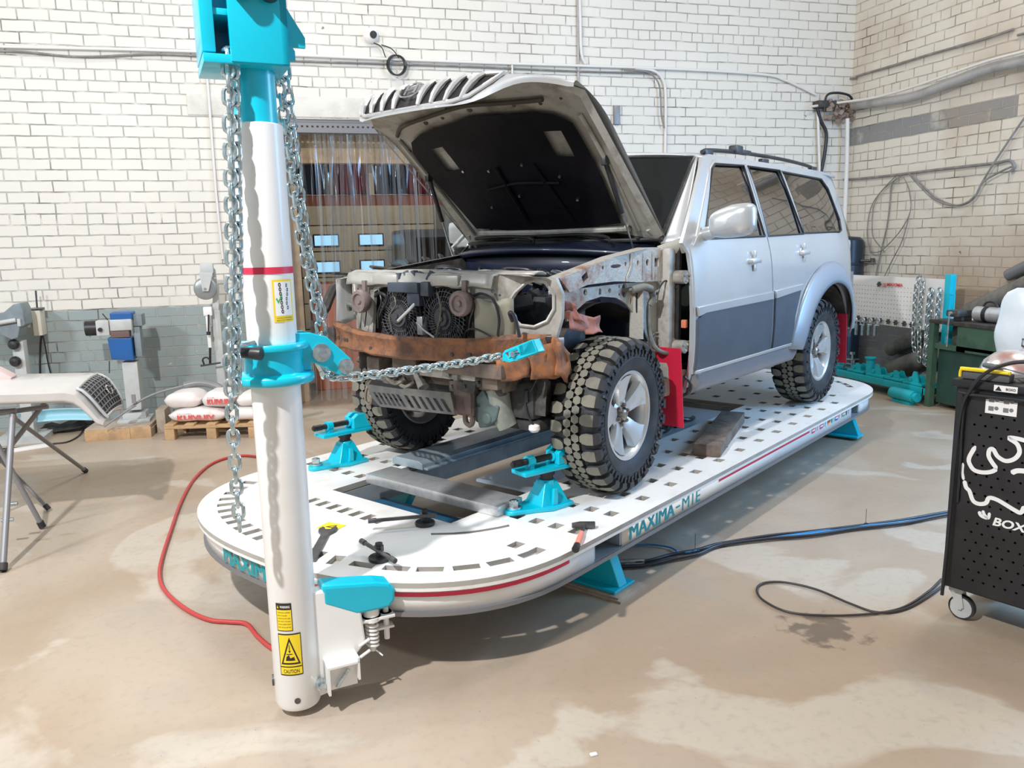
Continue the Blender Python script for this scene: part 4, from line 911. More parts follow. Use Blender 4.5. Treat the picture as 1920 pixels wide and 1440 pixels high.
for sg in (-1, 1):
    b = MB(); b.sheet(BO, [W1, W2, W3], side(sg), .02, (0, -sg, 0), step=.09); cpart(b, 'body_side', body_paint, smooth=50)
    D1 = [(.585, .945), (.585, 1.64), (.66, 1.655), (1.10, 2.085), (1.19, 2.135), (1.625, 2.145), (1.64, 1.50), (1.64, .945)]
    D2 = [(1.655, .945), (1.655, 1.50), (1.645, 2.145), (2.22, 2.145), (2.31, 1.66), (2.36, 1.52), (2.22, 1.37), (2.10, 1.18), (2.06, .945)]
    for nm, D, Wn, hx, hz in (('front_door', D1, W1, 1.36, 1.535), ('rear_door', D2, W2, 2.20, 1.565)):
        b = MB(); b.sheet(D, [Wn], side(sg, .007), .014, (0, -sg, 0), step=.08); d = cpart(b, nm, body_paint, smooth=50)
        b = MB(); b.sheet([(x, z) for x, z in Wn], [], side(sg, -.006), .004, (0, -sg, 0), step=.15); cpart(b, 'window_glass', glass_side, d, smooth=50)
        b = MB(); b.tube([side(sg, .008)(x, z) for x, z in Wn], .0075, 6, closed=True); cpart(b, 'window_seal', black, d)
        b = MB(); y_ = sg*(yw(hx, hz)+.007); b.lathe([(0, 0), (.035, .002), (.04, .006)], 20, a=(hx, y_, hz), axis='Y'); b.obox((hx, y_+sg*.022, hz), (.13, .02, .030), bev=.009); b.obox((hx-.055, y_+sg*.01, hz), (.02, .03, .028), bev=.006); b.obox((hx+.055, y_+sg*.01, hz), (.02, .03, .028), bev=.006)
        b.obox((hx, y_+sg*.012, hz+.042), (.03, .012, .04), bev=.006); b.obox((hx, y_+sg*.012, hz-.042), (.03, .012, .04), bev=.006)
        cpart(b, 'door_handle', rimalloy, d)
    b = MB(); b.sheet(W3, [], side(sg, -.004), .004, (0, -sg, 0), step=.15); cpart(b, 'quarter_glass', glass_side, smooth=50)
    b = MB(); b.tube([side(sg, .002)(x, z) for x, z in W3], .008, 6, closed=True); cpart(b, 'window_seal', black)
    # lower cladding, mouldings, sill and flare
    b = MB(); b.sheet([(.60, .965), (.60, 1.245), (.66, 1.275), (1.625, 1.285), (1.625, .965)], [], side(sg, .020), .014, (0, -sg, 0), step=.08)
    b.sheet([(1.67, .965), (1.67, 1.285), (2.11, 1.315), (2.02, 1.15), (1.985, .965)], [], side(sg, .020), .014, (0, -sg, 0), step=.08)
    cpart(b, 'lower_cladding', clad, smooth=50, bev=.004)
    b = MB()
    for P_ in ([(.60, 1.262), (.585, 1.315), (1.625, 1.335), (1.625, 1.285), (.68, 1.275)], [(1.67, 1.287), (1.66, 1.337), (2.15, 1.355), (2.12, 1.315)], [(.60, .945), (.60, .965), (1.99, .965), (1.985, .945)]):
        b.sheet(P_, [], side(sg, .026), .016, (0, -sg, 0), step=.10)
    cpart(b, 'side_moulding', body_paint, smooth=50, bev=.004)
    b = MB(); b.grid(lambda u, v: (.60+1.56*u, sg*(.872-.01*v-.05*max(0, v-.6)), .945-.115*v), 12, 6); cpart(b, 'sill', trim_grey, smooth=60, solid=.02)
    fo, fi = arch(.76, .655, radians(10), radians(172), 26), arch(.585, .50, radians(8), radians(172), 26)
    def fl_(u, v, sg=sg):
        i = u*26; k_ = min(25, int(i)); f_ = i-k_
        o_ = (fo[k_][0]*(1-f_)+fo[k_+1][0]*f_, fo[k_][1]*(1-f_)+fo[k_+1][1]*f_); n_ = (fi[k_][0]*(1-f_)+fi[k_+1][0]*f_, fi[k_][1]*(1-f_)+fi[k_+1][1]*f_)
        x, z = o_[0]+(n_[0]-o_[0])*v, o_[1]+(n_[1]-o_[1])*v
        x = min(x, 3.66); return (x, sg*(yw(x, z)+.004+.042*sin(pi*min(1, v*1.25)*.5)), z)
    b = MB(); b.grid(fl_, 30, 6); cpart(b, 'wheel_arch_flare', mat('flare_grey', (0.30, 0.33, 0.37), 0.35, 0.2), smooth=60, solid=.012)
    b = MB(); b.grid(lambda u, v: (AX+.56*cos(pi*u), sg*(.30+.56*v), AZ+.49*sin(pi*u)), 20, 2); cpart(b, 'wheel_arch_liner', black_dirty)
    b = MB(); b.sheet([(3.30, .93), (3.70, .93), (3.74, 1.0), (3.74, 1.34), (3.55, 1.38), (3.40, 1.22)], [], side(sg, .02), .03, (0, -sg, 0), step=.08); cpart(b, 'bumper_corner', trim_grey, smooth=50)
# roof
def roof(u, v):
    y = -.672+1.344*v; q = 1-(y/.672)**2; x = 1.02+.06*(1-q)+(3.36-1.02)*u; e = min(1, min(u, 1-u)*14)
    return (x, y, 2.155+.062*q**.7-(.012*(1-e)))
b = MB(); b.grid(roof, 28, 16); cpart(b, 'roof', body_paint, smooth=60, solid=.02, solid_off=-1)
b = MB(); b.grid(lambda u, v: (3.36+.30*u, (-.66-.09*u+(1.32+.18*u)*v), 2.14-.50*u), 4, 8); cpart(b, 'tailgate_glass', glass_front, smooth=60)
b = MB(); b.box((3.62, -.74, .92), (3.70, .74, 1.64), .03); b.box((3.68, -.78, .88), (3.80, .78, 1.10), .03); cpart(b, 'tailgate', body_paint)
b = MB(); b.box((.57, -.80, .84), (3.6, .80, .90)); cpart(b, 'floor_pan', black_dirty)
for sg in (-1, 1):
    b = MB(); y = sg*.60; b.tube([(1.22, y, 2.188), (1.32, y, 2.205), (1.8, y, 2.222), (2.5, y, 2.222), (3.0, y, 2.205), (3.12, y, 2.185)], .013, 8, smooth=4)
    for x in (1.24, 2.1, 3.05): b.box((x, y-.02, 2.16), (x+.10, y+.02, 2.205), .008)
    cpart(b, 'roof_rail', black)
b = MB(); b.obox((1.70, -.60, 2.235), (.10, .06, .05), bev=.01); b.obox((1.82, -.60, 2.225), (.14, .05, .03), bev=.01); cpart(b, 'rail_clamp', black)
# windscreen, cowl, interior
def ws(u, v):
    s = u*2-1; w = .705+(.625-.705)*v; x = (.42+.13*s*s)*(1-v)+(1.00+.07*s*s)*v; z = 1.675*(1-v)+(2.145+.035*(1-s*s))*v
    return (x, w*s, z)
b = MB(); b.grid(ws, 14, 8); wsn = cpart(b, 'windscreen', glass_front, smooth=60)
b = MB(); b.tube([ws(i/14, 1) for i in range(15)]+[ws(1, 1-i/8) for i in range(1, 9)]+[ws(1-i/14, 0) for i in range(1, 15)]+[ws(0, i/8) for i in range(1, 8)], .011, 6, closed=True); cpart(b, 'windscreen_seal', black)
for sg in (-1, 1):
    b = MB(); b.grid(lambda u, v: ((.545+.53*u)+.02*(v-.5)*0, sg*((.705-.08*u)+(.135-.11*u)*v), 1.655+.485*u+.012*sin(pi*v)), 10, 4)
    cpart(b, 'windscreen_pillar', body_paint, smooth=60, solid=.02, solid_off=-1)
b = MB(); b.box((.62, -.68, 1.45), (.98, .68, 1.66), .04); b.box((.70, -.50, 1.64), (.95, -.20, 1.72), .03); cpart(b, 'dashboard', seat_dark)
b = MB(); b.M = Matrix.Translation((1.08, -.36, 1.62)) @ Matrix.Rotation(radians(-62), 4, 'Y'); b.tube([(.18*cos(a), .18*sin(a), 0) for a in [2*pi*i/24 for i in range(24)]], .014, 8, closed=True); b.cyl((0, 0, -.02), (0, 0, .02), .05); b.box((-.17, -.015, -.01), (.17, .015, .01)); cpart(b, 'steering_wheel', black)
for x in (1.45, 2.35):
    for y in (-.36, .36):
        b = MB(); b.box((x-.05, y-.24, 1.02), (x+.45, y+.24, 1.20), .05); b.M = Matrix.Translation((x+.42, y, 1.18)) @ Matrix.Rotation(radians(14), 4, 'Y'); b.box((-.06, -.23, 0), (.06, .23, .58), .05); b.box((-.045, -.12, .62), (.045, .12, .80), .04); b.cyl((0, -.06, .56), (0, -.06, .64), .008); b.cyl((0, .06, .56), (0, .06, .64), .008); cpart(b, 'seat', seat_dark)
b = MB(); b.box((.90, -.08, 2.02), (.93, .12, 2.09), .012); cpart(b, 'interior_mirror', black)
# cowl, firewall
def cowl(u, v):
    s = u*2-1; return ((.24+.16*s*s)+.19*v, .66*s, 1.60+.035*(1-s*s)+.05*v)
b = MB(); b.grid(cowl, 16, 4); b.tube([(.235+.16*s*s, .66*s, 1.598+.035*(1-s*s)) for s in [i/8-1 for i in range(17)]], .014, 8); cpart(b, 'cowl', navy, smooth=60, solid=.01)
b = MB(); b.grid(lambda u, v: (.30+.10*(u*2-1)**2+.03*sin(v*3), .66*(u*2-1), 1.00+.60*v+.03*(1-(u*2-1)**2)*v), 14, 6); cpart(b, 'firewall', navy, smooth=60, solid=.01)
for y0, y1 in ((-.50, .10), (.02, .58)):
    b = MB(); P_ = [V((.36, y0, 1.665)), V((.40, y0+.1*(y1-y0), 1.70)), V((.44, y0+.5*(y1-y0), 1.715)), V((.47, y1, 1.705))]; b.tube(P_, .008, 6, smooth=4); b.tube([q+V((.02, .01, -.006)) for q in P_[1:]], .005, 6, smooth=4); cpart(b, 'wiper', black)
# near apron: measured outlines at y = -.66, swept outwards towards the door
def axm(x): return (x+.139)/1.697 if x > .2 else x
def ayy(x): return -.66-(max(0, x-.2))*.23
def apron(off=0.0): return lambda u, v: (axm(u), ayy(axm(u))-off, v)
def slot(x, z, dx, dz, n=10): return ellipse(x, z, dx, dz, n)
UP = [(-.36, 1.51), (-.22, 1.535), (.09, 1.592), (.49, 1.632), (.80, 1.63), (.84, 1.60), (.84, 1.455), (.38, 1.458), (.10, 1.472), (-.13, 1.468), (-.28, 1.44)]
UH = [rect(-.155, 1.505, .05, .035, .5), slot(.12, 1.548, .05, .010), slot(.0, 1.545, .010, .010), slot(.215, 1.555, .012, .012), slot(.365, 1.558, .014, .014), slot(.485, 1.558, .020, .018), rect(.60, 1.557, .055, .045), slot(.69, 1.557, .012, .011), slot(.765, 1.548, .022, .046)]
b = MB(); b.sheet(UP, UH, apron(.03), .012, (0, 1, 0), step=.07)
b.add([apron(.03)(*p) for p in UP[:5]]+[V(apron(.03)(*p))+V((0, .07, .004)) for p in UP[:5]], [(i, i+1, i+6, i+5) for i in range(4)])
ap = cpart(b, 'inner_wing_rail', bare_rusty, smooth=30)
b = MB()
for xm in (.425, .54, .655, .73): b.add([apron(.036)(xm, 1.47), apron(.036)(xm+.014, 1.47), apron(.036)(xm+.014, 1.61), apron(.036)(xm, 1.61)], [(0, 1, 2, 3)])
b.tube([apron(.033)(.27, 1.605), apron(.033)(.275, 1.55), apron(.033)(.255, 1.52), apron(.033)(.225, 1.49), apron(.033)(.225, 1.465)], .0035, 5)
cpart(b, 'rail_pressing', bare_paint, ap)
LP = [(-.30, 1.45), (.84, 1.46), (.84, .93), (.66, .93), (.60, 1.02), (.55, 1.12), (.48, 1.21), (.40, 1.28), (.29, 1.345), (.17, 1.385), (.03, 1.40), (-.10, 1.385), (-.18, 1.35), (-.26, 1.30)]
LH = [slot(.262, 1.418, .035, .038), slot(.11, 1.425, .014, .012), rect(.02, 1.425, .02, .03), slot(-.11, 1.43, .016, .016), slot(.20, 1.44, .008, .008), slot(.20, 1.40, .008, .008), slot(.345, 1.36, .012, .02), slot(.645, 1.38, .02, .02)]
b = MB(); b.sheet(LP, LH, apron(0), .012, (0, 1, 0), step=.07); b.box((.30, -.74, 1.16), (.31, -.66, 1.44)); cpart(b, 'inner_wing', bare_rusty, smooth=30)
b = MB(); b.tube([apron(-.05)(.25, 1.415), apron(.0)(.30, 1.42), apron(.05)(.385, 1.43), apron(.06)(.45, 1.42), apron(.05)(.50, 1.405), apron(.04)(.52, 1.36), apron(.03)(.505, 1.33), apron(.03)(.50, 1.25), apron(.03)(.52, 1.18), apron(.05)(.56, 1.10), apron(.07)(.66, 1.07), apron(.07)(.75, 1.08), apron(.06)(.77, 1.13), apron(.05)(.71, 1.16)], .0115, 10, smooth=5)
b.tube([apron(.03)(.30, 1.42), apron(.055)(.385, 1.433), apron(.065)(.46, 1.42)], .020, 12, smooth=4); b.tube([apron(.05)(.50, 1.405), apron(.045)(.525, 1.37), apron(.035)(.51, 1.335)], .019, 12, smooth=4); cpart(b, 'wiring_grommet_hose', mat('dull_hose', (0.20, 0.20, 0.18), 0.6, 0, (0.12, 0.12, 0.11), 20))
b = MB(); b.tube([apron(.04)(.525, 1.34), apron(.06)(.56, 1.41), apron(.06)(.63, 1.455), apron(.06)(.70, 1.45), apron(.06)(.76, 1.42), apron(.07)(.82, 1.41)], .005, 6, smooth=5); b.tube([apron(.02)(.38, 1.44), apron(.02)(.375, 1.32), apron(.02)(.40, 1.27), apron(.02)(.50, 1.14)], .007, 6, smooth=4); cpart(b, 'wiring', black_hose)
b = MB(); b.tube([apron(.012)(.735, 1.44), apron(.012)(.745, 1.25), apron(.012)(.745, 1.16)], .003, 5); cpart(b, 'seam_sealer', red_paint, smooth=0)
b = MB()
for xm, z, r_ in ((.655, 1.38, .028), (.63, 1.13, .05), (.63, 1.13, .03)): b.tube([apron(.016)(xm+r_*1.6*cos(a), z+r_*sin(a)) for a in [2*pi*i/20 for i in range(20)]], .004, 6, closed=True)
cpart(b, 'pressed_rings', bare_paint)
b = MB(); b.grid(lambda u, v: (.04+.485*cos(pi*u)*(1.0 if u > .5 else 1.08), -.30-.36*v, .87+.50*sin(pi*u)), 22, 3); b.box((-.40, -.31, .85), (.52, -.29, 1.40)); cpart(b, 'front_arch_liner', black_dirty)
# door post, hinges, lower corner
b = MB(); b.box((.475, -.800, .92), (.545, -.70, 1.63), .012); b.grid(lambda u, v: (.46+.12*u, -.73-.10*u-.02*sin(pi*v), 1.60+.05*v*u+.04*v), 6, 4); cpart(b, 'door_post', bare_paint, smooth=40)
b = MB(); b.grid(lambda u, v: (.46+.10*sin(v*3)*.2+.12*u, -.74-.11*u, .84+.13*v), 5, 5); b.box((.44, -.80, .83), (.56, -.68, .93), .02); cpart(b, 'sill_end', bare_paint, smooth=40)
b = MB(); b.tube([(.53, -.865, .94), (.57, -.88, .90), (.58, -.875, .85), (.55, -.84, .82)], .008, 8, smooth=4); b.box((.545, -.82, .93), (.572, -.76, 1.64)); cpart(b, 'door_seal', black)
for z in (1.475, 1.10):
    b = MB(); b.cyl((.545, -.862, z), (.545, -.80, z), .036, n=18); b.box((.545, -.865, z-.028), (.60, -.825, z+.028), .006)
    for a in (0.6, 2.6, 4.6): b.cyl((.545+.02*cos(a), -.872, z+.02*sin(a)), (.545+.02*cos(a), -.86, z+.02*sin(a)), .007, n=6)
    cpart(b, 'door_hinge', bare_paint)
b = MB(); b.box((.55, -.86, 1.20), (.575, -.83, 1.245), .006); cpart(b, 'side_marker_clip', amber)
# door mirror
b = MB(); c = V((.80, -1.005, 1.765))
def mir(u, v):
    a = 2*pi*u; t_ = v*pi/2; ca, sa = cos(a), sin(a); e = .5
    yy = math.copysign(abs(ca)**e, ca); zz = math.copysign(abs(sa)**e, sa); r_ = sin(t_)**.6 if t_ > 0 else 0
    k_ = 1.0-.30*max(0, yy)*(1 if zz > 0 else .35)
    return (c.x-.085*cos(t_)**.8 if t_ < pi/2-.001 else c.x, c.y+.132*yy*r_, c.z+.088*zz*r_*k_+(-.012*yy))
b.grid(lambda u, v: mir(u, v), 36, 8); o = cpart(b, 'door_mirror', body_paint, smooth=80, weld=True, solid=.006, solid_off=-1)
b = MB(); b.add([mir(i/24, 1.0) for i in range(24)], [tuple(range(24))]); cpart(b, 'mirror_glass', chrome, o, smooth=0)
b = MB(); b.tube([(.78, -.85, 1.70), (.775, -.885, 1.708), (.78, -.93, 1.725)], [.038, .036, .034], 14); b.sheet([(.62, 1.64), (.80, 1.655), (.80, 1.72), (.74, 1.72)], [], side(-1, .012), .01, (0, 1, 0)); cpart(b, 'mirror_arm', body_paint, o)
b = MB(); b.obox((.80, .98, 1.75), (.09, .25, .16), bev=.04); b.obox((.80, .86, 1.69), (.06, .08, .05), bev=.01); cpart(b, 'door_mirror', body_paint)
# far wing (still on the car)
def fwing(u, v):
    x = -.50+1.06*u; return (x, .70+.05*u+.03*v, 1.505+.13*u-.42*v)
b = MB(); b.grid(lambda u, v: (-.52+1.08*u, .60+.14*min(1, v*4)+.03*max(0, v-.25), 1.515+.115*u-.02*min(1, v*4)-.30*max(0, v-.25)-(.18*max(0, .25-u) if v > .3 else 0)), 16, 8); cpart(b, 'far_wing', body_paint, smooth=50, solid=.006)
b = MB(); b.grid(lambda u, v: (-.50+1.0*u, .60, 1.0+.50*v+.1*u*v), 8, 6); cpart(b, 'far_inner_wing', black_dirty, solid=.01)
# radiator support
def xf(y): return -.60+(.9*(abs(y)-.42)**1.3 if abs(y) > .42 else 0)
def fr_(off=0.0): return lambda y, z: (xf(y)-off, y, z)
nyy = lambda y: y if y > -.45 else -.45+(y+.45)*.667
FO = [(.76, 1.235), (.735, 1.40), (.70, 1.505), (.40, 1.535), (-.45, 1.535), (-.66, 1.525), (-.84, 1.515), (-.875, 1.44), (-.87, 1.33), (-.84, 1.245), (-.82, 1.14), (-.60, 1.145), (-.44, 1.14), (.42, 1.14), (.55, 1.20)]
FO = [(nyy(y), z) for y, z in FO]
NH = [(-.548, 1.395), (-.60, 1.452), (-.66, 1.492), (-.72, 1.508), (-.78, 1.495), (-.825, 1.44), (-.825, 1.375), (-.785, 1.32), (-.71, 1.295), (-.62, 1.305), (-.56, 1.345)]
NH = [(-.530+(y+.548)*.632, z) for y, z in NH]
FHo = ellipse(.62, 1.395, .062, .088, 18)
CO = [(.37, 1.16), (.33, 1.44), (.27, 1.468), (-.30, 1.468), (-.37, 1.44), (-.405, 1.35), (-.40, 1.16)]
b = MB(); b.sheet(FO, [NH, FHo, CO, slot(.50, 1.45, .012, .008), slot(.66, 1.27, .02, .012), slot(-.47, 1.46, .008, .008), slot(-.50, 1.44, .006, .006)], fr_(), .02, (1, 0, 0), step=.06); cpart(b, 'radiator_support', bare_paint, smooth=40)
for H_, nm in ((NH, 'headlamp_rim'), (FHo, 'headlamp_rim')):
    b = MB(); b.tube([fr_(.006)(*p) for p in H_], .008, 6, closed=True); cpart(b, nm, bare_paint)
b = MB(); b.grid(lambda u, v: (-.38, .52+.2*u, 1.28+.24*v), 2, 2); b.cyl((-.41, .60, 1.43), (-.385, .60, 1.43), .022); b.tube([(-.50, .66, 1.33), (-.52, .64, 1.36), (-.51, .60, 1.345), (-.52, .57, 1.325), (-.50, .54, 1.33)], .009, 6, smooth=4); cpart(b, 'lamp_pocket', mat('pocket_green_grey', (0.12, 0.14, 0.12), 0.6), solid=.01)
b = MB(); b.grid(lambda u, v: (-.625+.06*v-.01*sin(pi*v), .52-1.02*u, 1.478+.058*min(1, v*2.2)+.004*sin(u*30)), 20, 6); b.grid(lambda u, v: (-.565+.09*v, .55-1.25*u, 1.536+.012*sin(pi*v)), 16, 3)
for i, (y0, y1) in enumerate([(.30, .12), (-.12, -.30)]): b.box((-.632, y1, 1.485), (-.60, y0, 1.53), .008)
cpart(b, 'upper_crossmember', mat('worn_white_metal', (0.44, 0.43, 0.39), 0.42, 0.25, (0.36, 0.34, 0.30), 10, 0.45, 0.65), smooth=40, solid=.008)
b = MB(); b.box((-.665, -.06, 1.447), (-.60, .155, 1.495), .006); b.box((-.65, -.12, 1.43), (-.58, -.06, 1.50), .01); b.box((-.645, -.05, 1.38), (-.60, .04, 1.45), .01)
for i in range(7): b.obox((-.60+.012*(i % 3), .12-.035*i, 1.525), (.05, .028, .03), (i, i*.7, i*.4), bev=.004)
cpart(b, 'bonnet_latch', mat('latch_slate', (0.05, 0.065, 0.09), 0.5))
b = MB(); b.box((-.53, -.42, 1.05), (-.49, .40, 1.47)); cpart(b, 'condenser', black_dirty)
b = MB(); b.box((-.10, -.36, 1.0), (.26, .40, 1.40), .05); b.box((-.44, -.30, 1.0), (-.1, .34, 1.33), .03); b.box((-.30, -.56, 1.05), (.05, -.36, 1.42), .03); b.box((-.2, .36, 1.1), (.15, .56, 1.42), .03)
rnd = random.Random(11)
for i in range(60):
    x = -.45+rnd.random()*.66; y = -.52+rnd.random()*1.06; s_ = .03+rnd.random()*.07; b.obox((x, y, 1.36+rnd.random()*.13), (s_, s_*.7, s_*.6), (rnd.random()*.6, rnd.random()*.6, rnd.random()*3), bev=.008)
cpart(b, 'engine', mat('engine_dark', (0.03, 0.035, 0.045), 0.5, 0.2, (0.09, 0.09, 0.09), 15, 0.5, 0.7), smooth=30)
for k_, (rr, mm) in enumerate(((.018, black_hose), (.006, bare_paint), (.009, black_hose))):
    b = MB()
    for i in range(5):
        x, y = -.42+rnd.random()*.5, -.48+rnd.random()*.9
        b.tube([V((x, y, 1.44)), V((x+.05, y+.09, 1.50+.04*rnd.random())), V((x+.10, y+.2*rnd.random()-.1, 1.52)), V((x+.2, y-.05, 1.46))], rr, 7, smooth=5)
    cpart(b, 'engine_hoses', mm, smooth=60)
b = MB(); b.tube([(-.42, -.14, 1.515), (-.43, -.3, 1.53), (-.40, -.46, 1.52), (-.36, -.55, 1.50)], .014, 8, smooth=4); b.box((-.47, -.50, 1.50), (-.38, -.10, 1.524), .006); b.box((-.48, -.02, 1.525), (-.40, .28, 1.55), .006); cpart(b, 'slam_panel_bracket', bare_paint)
# fans and horns
for y in (.135, -.180):
    b = MB(); c = (-.60, y, 1.325); b.lathe([(.146, .03), (.152, .0), (.146, -.01), (.141, .0)], 36, a=c, axis='X'); f_ = cpart(b, 'cooling_fan', black)
    b = MB()
    for i in range(40):
        a = 2*pi*i/40; P_ = []
        for k_ in range(5): r_ = .055+.088*k_/4; aa = a+.35*k_/4; P_.append(V((c[0]-.012, y+r_*cos(aa), c[2]+r_*sin(aa))))
        b.tube(P_, .0017, 4)
    for r_ in (.08, .105, .13): b.tube([(c[0]-.012, y+r_*cos(a), c[2]+r_*sin(a)) for a in [2*pi*i/40 for i in range(40)]], .0017, 4, closed=True)
    cpart(b, 'fan_grille', mat('fan_wire', (0.10, 0.105, 0.115), 0.45), f_)
    b = MB(); b.cyl((c[0]-.02, y, c[2]), (c[0]+.03, y, c[2]), .056, n=28); b.cyl((c[0]-.032, y, c[2]), (c[0]-.02, y, c[2]), .036, .042, n=24); b.cyl((c[0]-.038, y, c[2]), (c[0]-.03, y, c[2]), .015, n=12)
    for a in (.5, 2.6, 4.7): b.tube([(c[0], y, c[2]), (c[0], y+.125*cos(a), c[2]+.125*sin(a))], .009, 6)
    cpart(b, 'fan_motor', mat('motor_grey', (0.05, 0.05, 0.056), 0.5), f_)
    b = MB()
    for i in range(7):
        a = 2*pi*i/7; b.add([V((c[0]+.005, y+.05*cos(a), c[2]+.05*sin(a))), V((c[0]-.0, y+.115*cos(a-.15), c[2]+.115*sin(a-.15))), V((c[0]+.022, y+.115*cos(a+.38), c[2]+.115*sin(a+.38))), V((c[0]+.022, y+.05*cos(a+.5), c[2]+.05*sin(a+.5)))], [(0, 1, 2, 3)])
    cpart(b, 'fan_blades', black, f_, solid=.003)
b = MB(); b.tube([(-.63, -.03, 1.41), (-.65, .02, 1.36), (-.66, .09, 1.305)], .009, 8); b.tube([(-.64, -.02, 1.30), (-.655, -.08, 1.27), (-.65, -.15, 1.235)], .005, 6, smooth=4); b.box((-.64, -.06, 1.24), (-.60, -.02, 1.33), .006); cpart(b, 'coolant_pipe', alu)
for y, z in ((.365, 1.395), (-.345, 1.405)):
    b = MB(); b.lathe([(0, -.028), (.012, -.028), (.016, -.018), (.036, -.020), (.040, -.030), (.055, -.030), (.060, -.02), (.060, .0), (.054, .018), (0, .022)], 32, a=(-.655, y, z), axis='X'); b.box((-.64, y-.012, z+.05), (-.625, y+.014, z+.105)); cpart(b, 'horn', mat('horn_pink_grey', (0.23, 0.17, 0.16), 0.55, 0, (0.15, 0.12, 0.11), 12))
b = MB(); b.tube([(-.62, -.39, 1.44), (-.63, -.45, 1.45), (-.62, -.51, 1.42), (-.61, -.53, 1.34), (-.61, -.52, 1.26)], .007, 6, smooth=5); cpart(b, 'front_wiring', black_hose); b = MB(); b.tube([(-.64, -.34, 1.22), (-.65, -.36, 1.275), (-.65, -.42, 1.29), (-.64, -.50, 1.26)], .005, 6, smooth=5); cpart(b, 'front_wiring', black_hose); b = MB(); b.tube([(-.63, .29, 1.42), (-.64, .24, 1.44), (-.63, .2, 1.41), (-.63, .25, 1.34), (-.62, .28, 1.30)], .008, 6, smooth=5); cpart(b, 'front_wiring', black_hose); b = MB(); b.tube([(-.60, -.60, 1.33), (-.63, -.61, 1.37), (-.62, -.63, 1.355), (-.60, -.64, 1.26)], .009, 8, smooth=5); cpart(b, 'front_wiring', black_hose)
b = MB(); rnd = random.Random(21)
for i in range(5): b.obox((-.22+.08*rnd.random(), -.50-.08*rnd.random(), 1.38+.09*rnd.random()), (.022, .02, .012), (rnd.random(), 1, rnd.random()), bev=.004)
cpart(b, 'lamp_connectors', label_white)
b = MB(); b.grid(lambda u, v: (-.63+.09*u*u, -.40-.16*u, 1.20+.22*v+.01*sin(u*9)), 8, 6); cpart(b, 'washer_tank', mat('aged_plastic', (0.30, 0.285, 0.215), 0.5, 0, (0.30, 0.27, 0.20), 8), solid=.008, smooth=60)
# small parts hanging under and behind the beam
rnd = random.Random(33); rb_mats = [mat('grimy_bracket', (0.20, 0.18, 0.15), 0.6, 0.2, (0.08, 0.07, 0.06), 14), mat('grimy_alloy', (0.30, 0.30, 0.29), 0.45, 0.5, (0.14, 0.13, 0.12), 14), black_dirty]
for i in range(26):
    b = MB(); y = -.50+rnd.random()*.92; z = .985+rnd.random()*.14; x = -.60+rnd.random()*.10; k_ = i % 3
    if k_ == 0: b.obox((x, y, z), (.03+.04*rnd.random(), .05+.07*rnd.random(), .03+.04*rnd.random()), (rnd.random()*.4-.2, rnd.random()*.4-.2, rnd.random()*.6-.3), bev=.006); b.cyl((x-.04, y, z), (x-.01, y, z), .009, n=6)
    elif k_ == 1: b.tube([V((x, y, z)), V((x-.02, y+.05, z-.03)), V((x-.01, y+.12, z-.01)), V((x+.01, y+.18, z+.03))], .006+.008*rnd.random(), 7, smooth=4)
    else: b.lathe([(0, -.03), (.02, -.03), (.028, -.02), (.028, .01), (.018, .02), (0, .02)], 14, a=(x, y, z), axis='X'); b.obox((x+.03, y, z), (.05, .02, .03), (0, 0, rnd.random()))
    cpart(b, ['bracket', 'pipe', 'cap'][k_], rb_mats[(i*2+i//3) % 3], smooth=35)
for i in range(10):
    b = MB(); y = -.48+.95*i/9; x = -.63 if abs(y) < .42 else -.58; z = 1.44+.03*rnd.random()
    b.tube([V((x, y, z)), V((x-.012, y-.03, z-.06)), V((x-.005, y-.02+.06*rnd.random(), z-.12)), V((x, y+.02, z-.2))], .0035+.002*(i % 2), 6, smooth=5); cpart(b, 'loose_wire', black_hose if i % 3 else rb_mats[0], smooth=60)
# torn far corner trim and near crumple
b = MB(); b.tube([(-.40, .80, 1.49), (-.50, .80, 1.44), (-.56, .80, 1.34), (-.63, .80, 1.25)], [.02, .028, .03, .018], 7, smooth=0); b.tube([(-.63, .80, 1.25), (-.68, .78, 1.26), (-.66, .77, 1.22)], .018, 6, smooth=3); b.box((-.62, .66, 1.12), (-.56, .72, 1.24), .01)
for i in range(8): b.obox((-.50+.13*i, .70, 1.525+.012*i), (.14, .03, .014), (.2*i, .1, .1*i), bev=.003)
cpart(b, 'torn_corner_trim', black_dirty)
def crump(b, a, c, d, amp, sd, n=7):
    a, c, d = V(a), V(c), V(d)
    def f(u, v):
        p = a+(c-a)*u+(d-a)*v; q = noise.noise_vector(p*14+V((sd, sd, sd)))
        return p+q*amp
    b.grid(f, n, n)
b = MB(); crump(b, (-.36, -.70, 1.36), (-.16, -.76, 1.33), (-.33, -.72, 1.27), .03, 3); crump(b, (-.37, -.71, 1.42), (-.33, -.71, 1.33), (-.30, -.74, 1.38), .025, 9); cpart(b, 'crumpled_wing_end', mat('torn_red_metal', (0.40, 0.17, 0.13), 0.6, 0.1, (0.25, 0.10, 0.08), 10), solid=.004, smooth=20)
b = MB(); crump(b, (-.56, -.66, 1.22), (-.42, -.73, 1.22), (-.55, -.66, 1.06), .018, 5); crump(b, (-.64, -.53, 1.16), (-.55, -.64, 1.17), (-.62, -.54, 1.06), .018, 8); crump(b, (-.46, -.72, 1.24), (-.36, -.74, 1.18), (-.45, -.72, 1.09), .025, 15); cpart(b, 'rusty_bracket', mat('orange_rust', (0.33, 0.125, 0.045), 0.65, 0, (0.15, 0.075, 0.045), 14, 0.42, 0.62), solid=.006, smooth=20)
